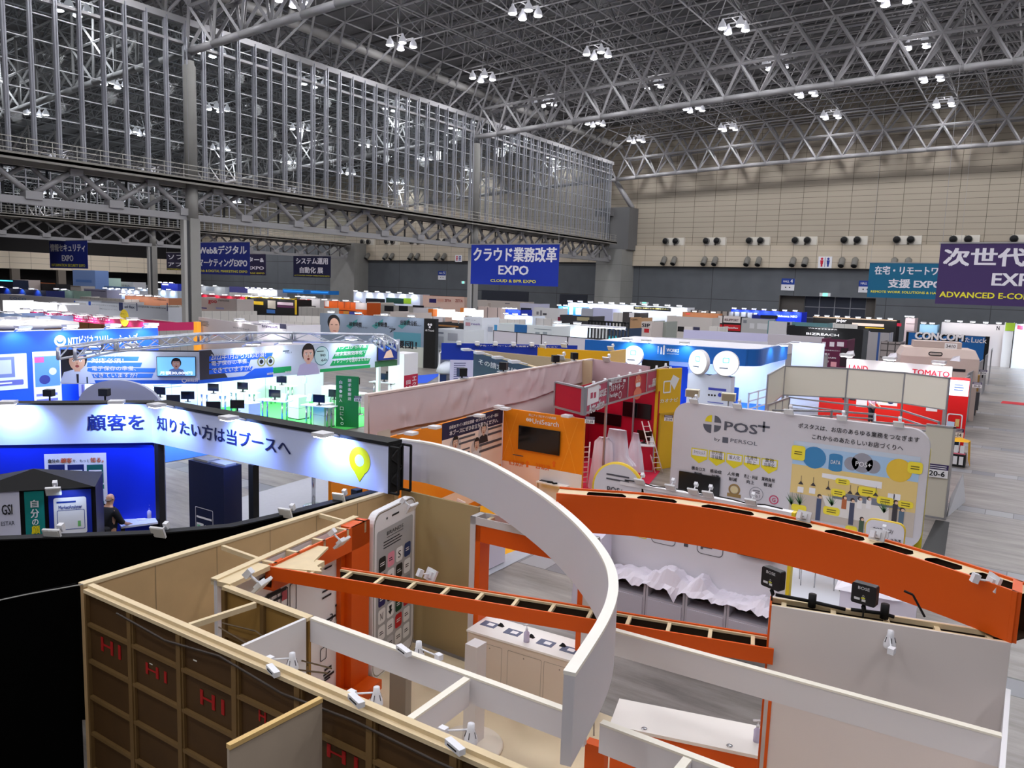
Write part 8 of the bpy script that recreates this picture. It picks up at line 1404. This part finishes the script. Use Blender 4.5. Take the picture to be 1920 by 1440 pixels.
far('exhibition_booth', 'pinkish white shelf tower right of the black jinjer header', 1698, 596, 1716, (220, 196, 196), (), (((150, 130, 130), 1699, 606, 1715, 608), ((150, 130, 130), 1699, 620, 1715, 622)), 2, z=3.8)
far('exhibition_booth', 'small light blue booth top behind the tram roof letters', 1725, 608, 1757, (150, 196, 226), (), (), 2, z=3.6)
far('exhibition_booth', 'large white wall with five lamps and a letter N far down the aisle', 1766, 604, 1886, (214, 208, 208), (('N', K_, 1869, 611, 1874, 619),), (), 5)
far('exhibition_booth', 'white booth with a lime green corner at the far end of the aisle', 1884, 605, 1902, (226, 226, 226), (), (((160, 196, 50), 1886, 605, 1902, 621),))
t, F, zt = far('exhibition_booth', 'brightly lit white and blue booth at the right edge far down the aisle', 1904, 607, 1990, (236, 242, 250), (), (((200, 60, 80), 1908, 610, 1918, 618),), 2, 160, lc=BLUEW); lamp('AREA', None, F(2, 2.5, 3.6), 200 * BOOTH_W, (.8, .9, 1), 1.5, F(2, 2.5, 0))
for x, y, lab in ((1474, 664, 'first low grey panel row left of the maroon booth'), (1500, 674, 'second low grey panel row left of the maroon booth'),): sysframe('panel_row', lab, [tuple(at(x, y, z=2.7)[:2]), tuple(at(x + 52, y - 8, z=2.7)[:2])], 0, 2.7, M((190, 188, 190), .6), step=2)
# open panel stalls between rows, seen as plain tops (fills the middle distance like the photo)
for i, (x0, y0, x1, z, lab) in enumerate(((150, 556, 232, 3.2, 'pale panel stalls behind the orange lettered wall'), (300, 572, 336, 3.0, 'pale stall panels at the left foot of the big column'), (430, 548, 470, 3.2, 'pale stalls behind the long red fascia'), (560, 575, 606, 3.0, 'pale stalls left of the orange cubes'), (640, 594, 690, 2.9, 'pale stalls just behind the grey-blue illustrated wall'), (700, 590, 780, 2.9, 'pale stalls behind the black pylon'), (905, 596, 960, 3.0, 'pale stalls behind the white sign tower'), (1000, 596, 1060, 3.0, 'pale stalls behind the white poster wall'), (1150, 586, 1186, 3.2, 'pale stalls left of the tan box'), (1330, 612, 1350, 2.9, 'pale stall left of the red RSUPPORT panel'), (1480, 620, 1512, 3.0, 'pale stalls left of the BIZREACH wall'), (1556, 606, 1600, 3.2, 'pale stalls under the black jinjer header'))): far('panel_stall', lab, x0, y0, x1, SYS, cat='booth', z=z)
# ================================================================== HANGING BANNERS
def banner(label, x0, y0, x1, y1, depth, col, lines, foot, fx=None):
    pc = EYE + ray((x0 + x1) / 2, (y0 + y1) / 2) * depth; Y = pc.y; a, c = at(x0, y0, y=Y), at(x1, y0, y=Y); F = Fr((a.x, Y), (c.x, Y)); z1 = a.z; z0 = F.px((x0 + x1) / 2, y1)[1]
    t = thing('hanging_banner', label, 'banner', F(F.L / 2, 0, z0)); MB(F, M(col, .6)).box(0, F.L, -.04, 0, z0, z1).build('cloth_panel', None, t)
    b = MB(F, M((240, 238, 246), .5))
    for tx, a0, b0, a1, b1 in lines: u0, q1 = F.px(a0, b0); u1, q0 = F.px(a1, b1); b.text(tx, u0, u1, q0, q1, .02, .035)
    tx, a0, b0, a1, b1 = foot; b.mat(M((240, 232, 60), .5)); u0, q1 = F.px(a0, b0); u1, q0 = F.px(a1, b1); b.text(tx, u0, u1, q0, q1, .02, .03); b.build('lettering', None, t)
    h = MB(F, STEELD); h.box(-.1, F.L + .1, -.06, .03, z1, z1 + .1)
    for u in (.1, F.L - .1): h.tube((u, 0, z1 + .1), (u, 0, zu(F(u, 0, 0).x) + .6), .015, 4)
    h.build('hanging_rod_and_wires', None, t)
banner('royal blue hanging banner CLOUD & BPR EXPO in the middle of the hall', 884, 459, 1049, 535, 75, (24, 52, 168), (('クラウド業務改革', 888, 463, 1044, 492), ('EXPO', 935, 497, 991, 516)), ('CLOUD & BPR EXPO', 920, 523, 1005, 531))
banner('dark purple hanging banner ADVANCED E-COMMERCE at the right edge', 1764, 457, 2075, 575, 53, (66, 46, 98), (('次世代EC', 1771, 464, 1990, 501), ('EXPO', 1861, 511, 1965, 538)), ('ADVANCED E-COMMERCE EXPO', 1762, 546, 2060, 566))
banner('teal hanging banner REMOTE WORK SOLUTIONS partly behind the purple one', 1631, 493, 1800, 560, 90, (14, 104, 140), (('在宅・リモートワーク', 1641, 498, 1790, 517), ('支援 EXPO', 1666, 522, 1766, 542)), ('REMOTE WORK SOLUTIONS & HARDWARE', 1633, 544, 1790, 553))
banner('navy hanging banner Web & DIGITAL MARKETING EXPO beside the big column', 370, 455, 468, 515, 96, (28, 42, 128), (('Web&デジタル', 373, 460, 463, 477), ('マーケティングEXPO', 373, 484, 464, 501)), ('Web & DIGITAL MARKETING EXPO', 373, 505, 464, 512))
banner('navy hanging banner INFORMATION SECURITY EXPO at the far left', 92, 452, 163, 503, 112, (26, 42, 130), (('情報セキュリティ', 94, 457, 160, 472), ('EXPO', 116, 478, 138, 490)), ('INFORMATION SECURITY EXPO', 97, 494, 160, 501))
banner('dark navy hanging banner AUTOMATED SYSTEM OPERATIONS far in the next hall', 550, 480, 620, 520, 128, (26, 28, 66), (('システム運用', 555, 483, 615, 496), ('自動化 展', 562, 500, 606, 513)), ('AUTOMATED SYSTEM OPERATIONS EXPO', 552, 515, 618, 519))
banner('dark banner cut off by the left side of the big column', 312, 474, 376, 507, 124, (40, 34, 62), (('ソフト&', 315, 477, 372, 487), ('アプリ展', 315, 491, 372, 501)), ('SOFTWARE & APPLICATION EXPO', 314, 503, 374, 507))
banner('dark banner half hidden behind the navy Web & DIGITAL banner', 404, 476, 498, 515, 122, (38, 32, 66), (('データセンター&', 410, 481, 495, 492), ('ストレージEXPO', 410, 497, 495, 506)), ('DATA CENTER & STORAGE EXPO', 410, 509, 496, 514))
# ================================================================== SIGNS ON THE FAR WALL
def wallsign(label, x0, y0, x1, y1, kind, Y=FY - .05):
    a, c = at(x0, y0, y=Y), at(x1, y1, y=Y); F = Fr((a.x, Y), (c.x, Y)); h0, h1 = c.z, a.z; t = thing('wall_sign', label, 'sign', F(F.L / 2, 0, h0)); b = MB(F); W = F.L
    MB(F, M((232, 232, 236), .5)).box(0, W, -.02, .06, h0, h1).build('plate', None, t)
    if kind == 'wc':
        for u, cc in ((.27, (206, 30, 60)), (.73, (30, 50, 140))): b.mat(M(cc)); b.disc(W * u, h1 - .32, .17, .07); b.poly([(W * u - .22, h1 - .52), (W * u + .22, h1 - .52), (W * u + .16, h0 + .55), (W * u - .16, h0 + .55)], .07); b.rect(W * u - .12, W * u + .12, h0 + .2, h0 + .6, .07)
        b.mat(M((30, 50, 140))); b.rect(W * .48, W * .52, h0 + .15, h1 - .15, .07)
    elif kind == 'exit': b.mat(M((120, 226, 190), .4, emit=1.2)); b.rect(W * .3, W * .75, h0 + .02, h1 - .02, .07)
    else:
        b.mat(M((24, 60, 150))); b.rect(0, W, (h0 + h1) / 2, h1, .07); b.mat(M((236, 236, 242))); b.text('HALL', W * .14, W * .6, (h0 + h1) / 2 + .3, (h0 + h1) / 2 + .6, .09, .02); b.text(kind, W * .68, W * .86, (h0 + h1) / 2 + .25, h1 - .1, .09, .03); b.mat(K_ and M((40, 40, 46))); b.disc(W * .35, h0 + .45, .1, .09); b.disc(W * .65, h0 + .45, .1, .09)
    b.build('pictogram', None, t)
wallsign('white toilet sign with red and blue figures on the cream band of the far wall', 1535, 481, 1559, 503, 'wc', FY - .65); wallsign('white toilet sign on the cream band of the next hall', 854, 478, 866, 491, 'wc', FY - .65)
wallsign('blue and white HALL 4 sign left of the teal banner', 1466, 522, 1489, 545, '4'); wallsign('blue and white HALL 4 sign half hidden by the teal banner', 1611, 526, 1635, 549, '4'); wallsign('blue and white HALL 5 sign in the next hall', 822, 508, 836, 525, '5')
wallsign('green lit exit sign over the recessed doors', 1537, 549, 1557, 556, 'exit'); wallsign('green lit exit sign low beside the concrete pier', 1200, 566, 1216, 571, 'exit'); wallsign('green lit exit sign in the next hall by the second column', 865, 527, 872, 532, 'exit')
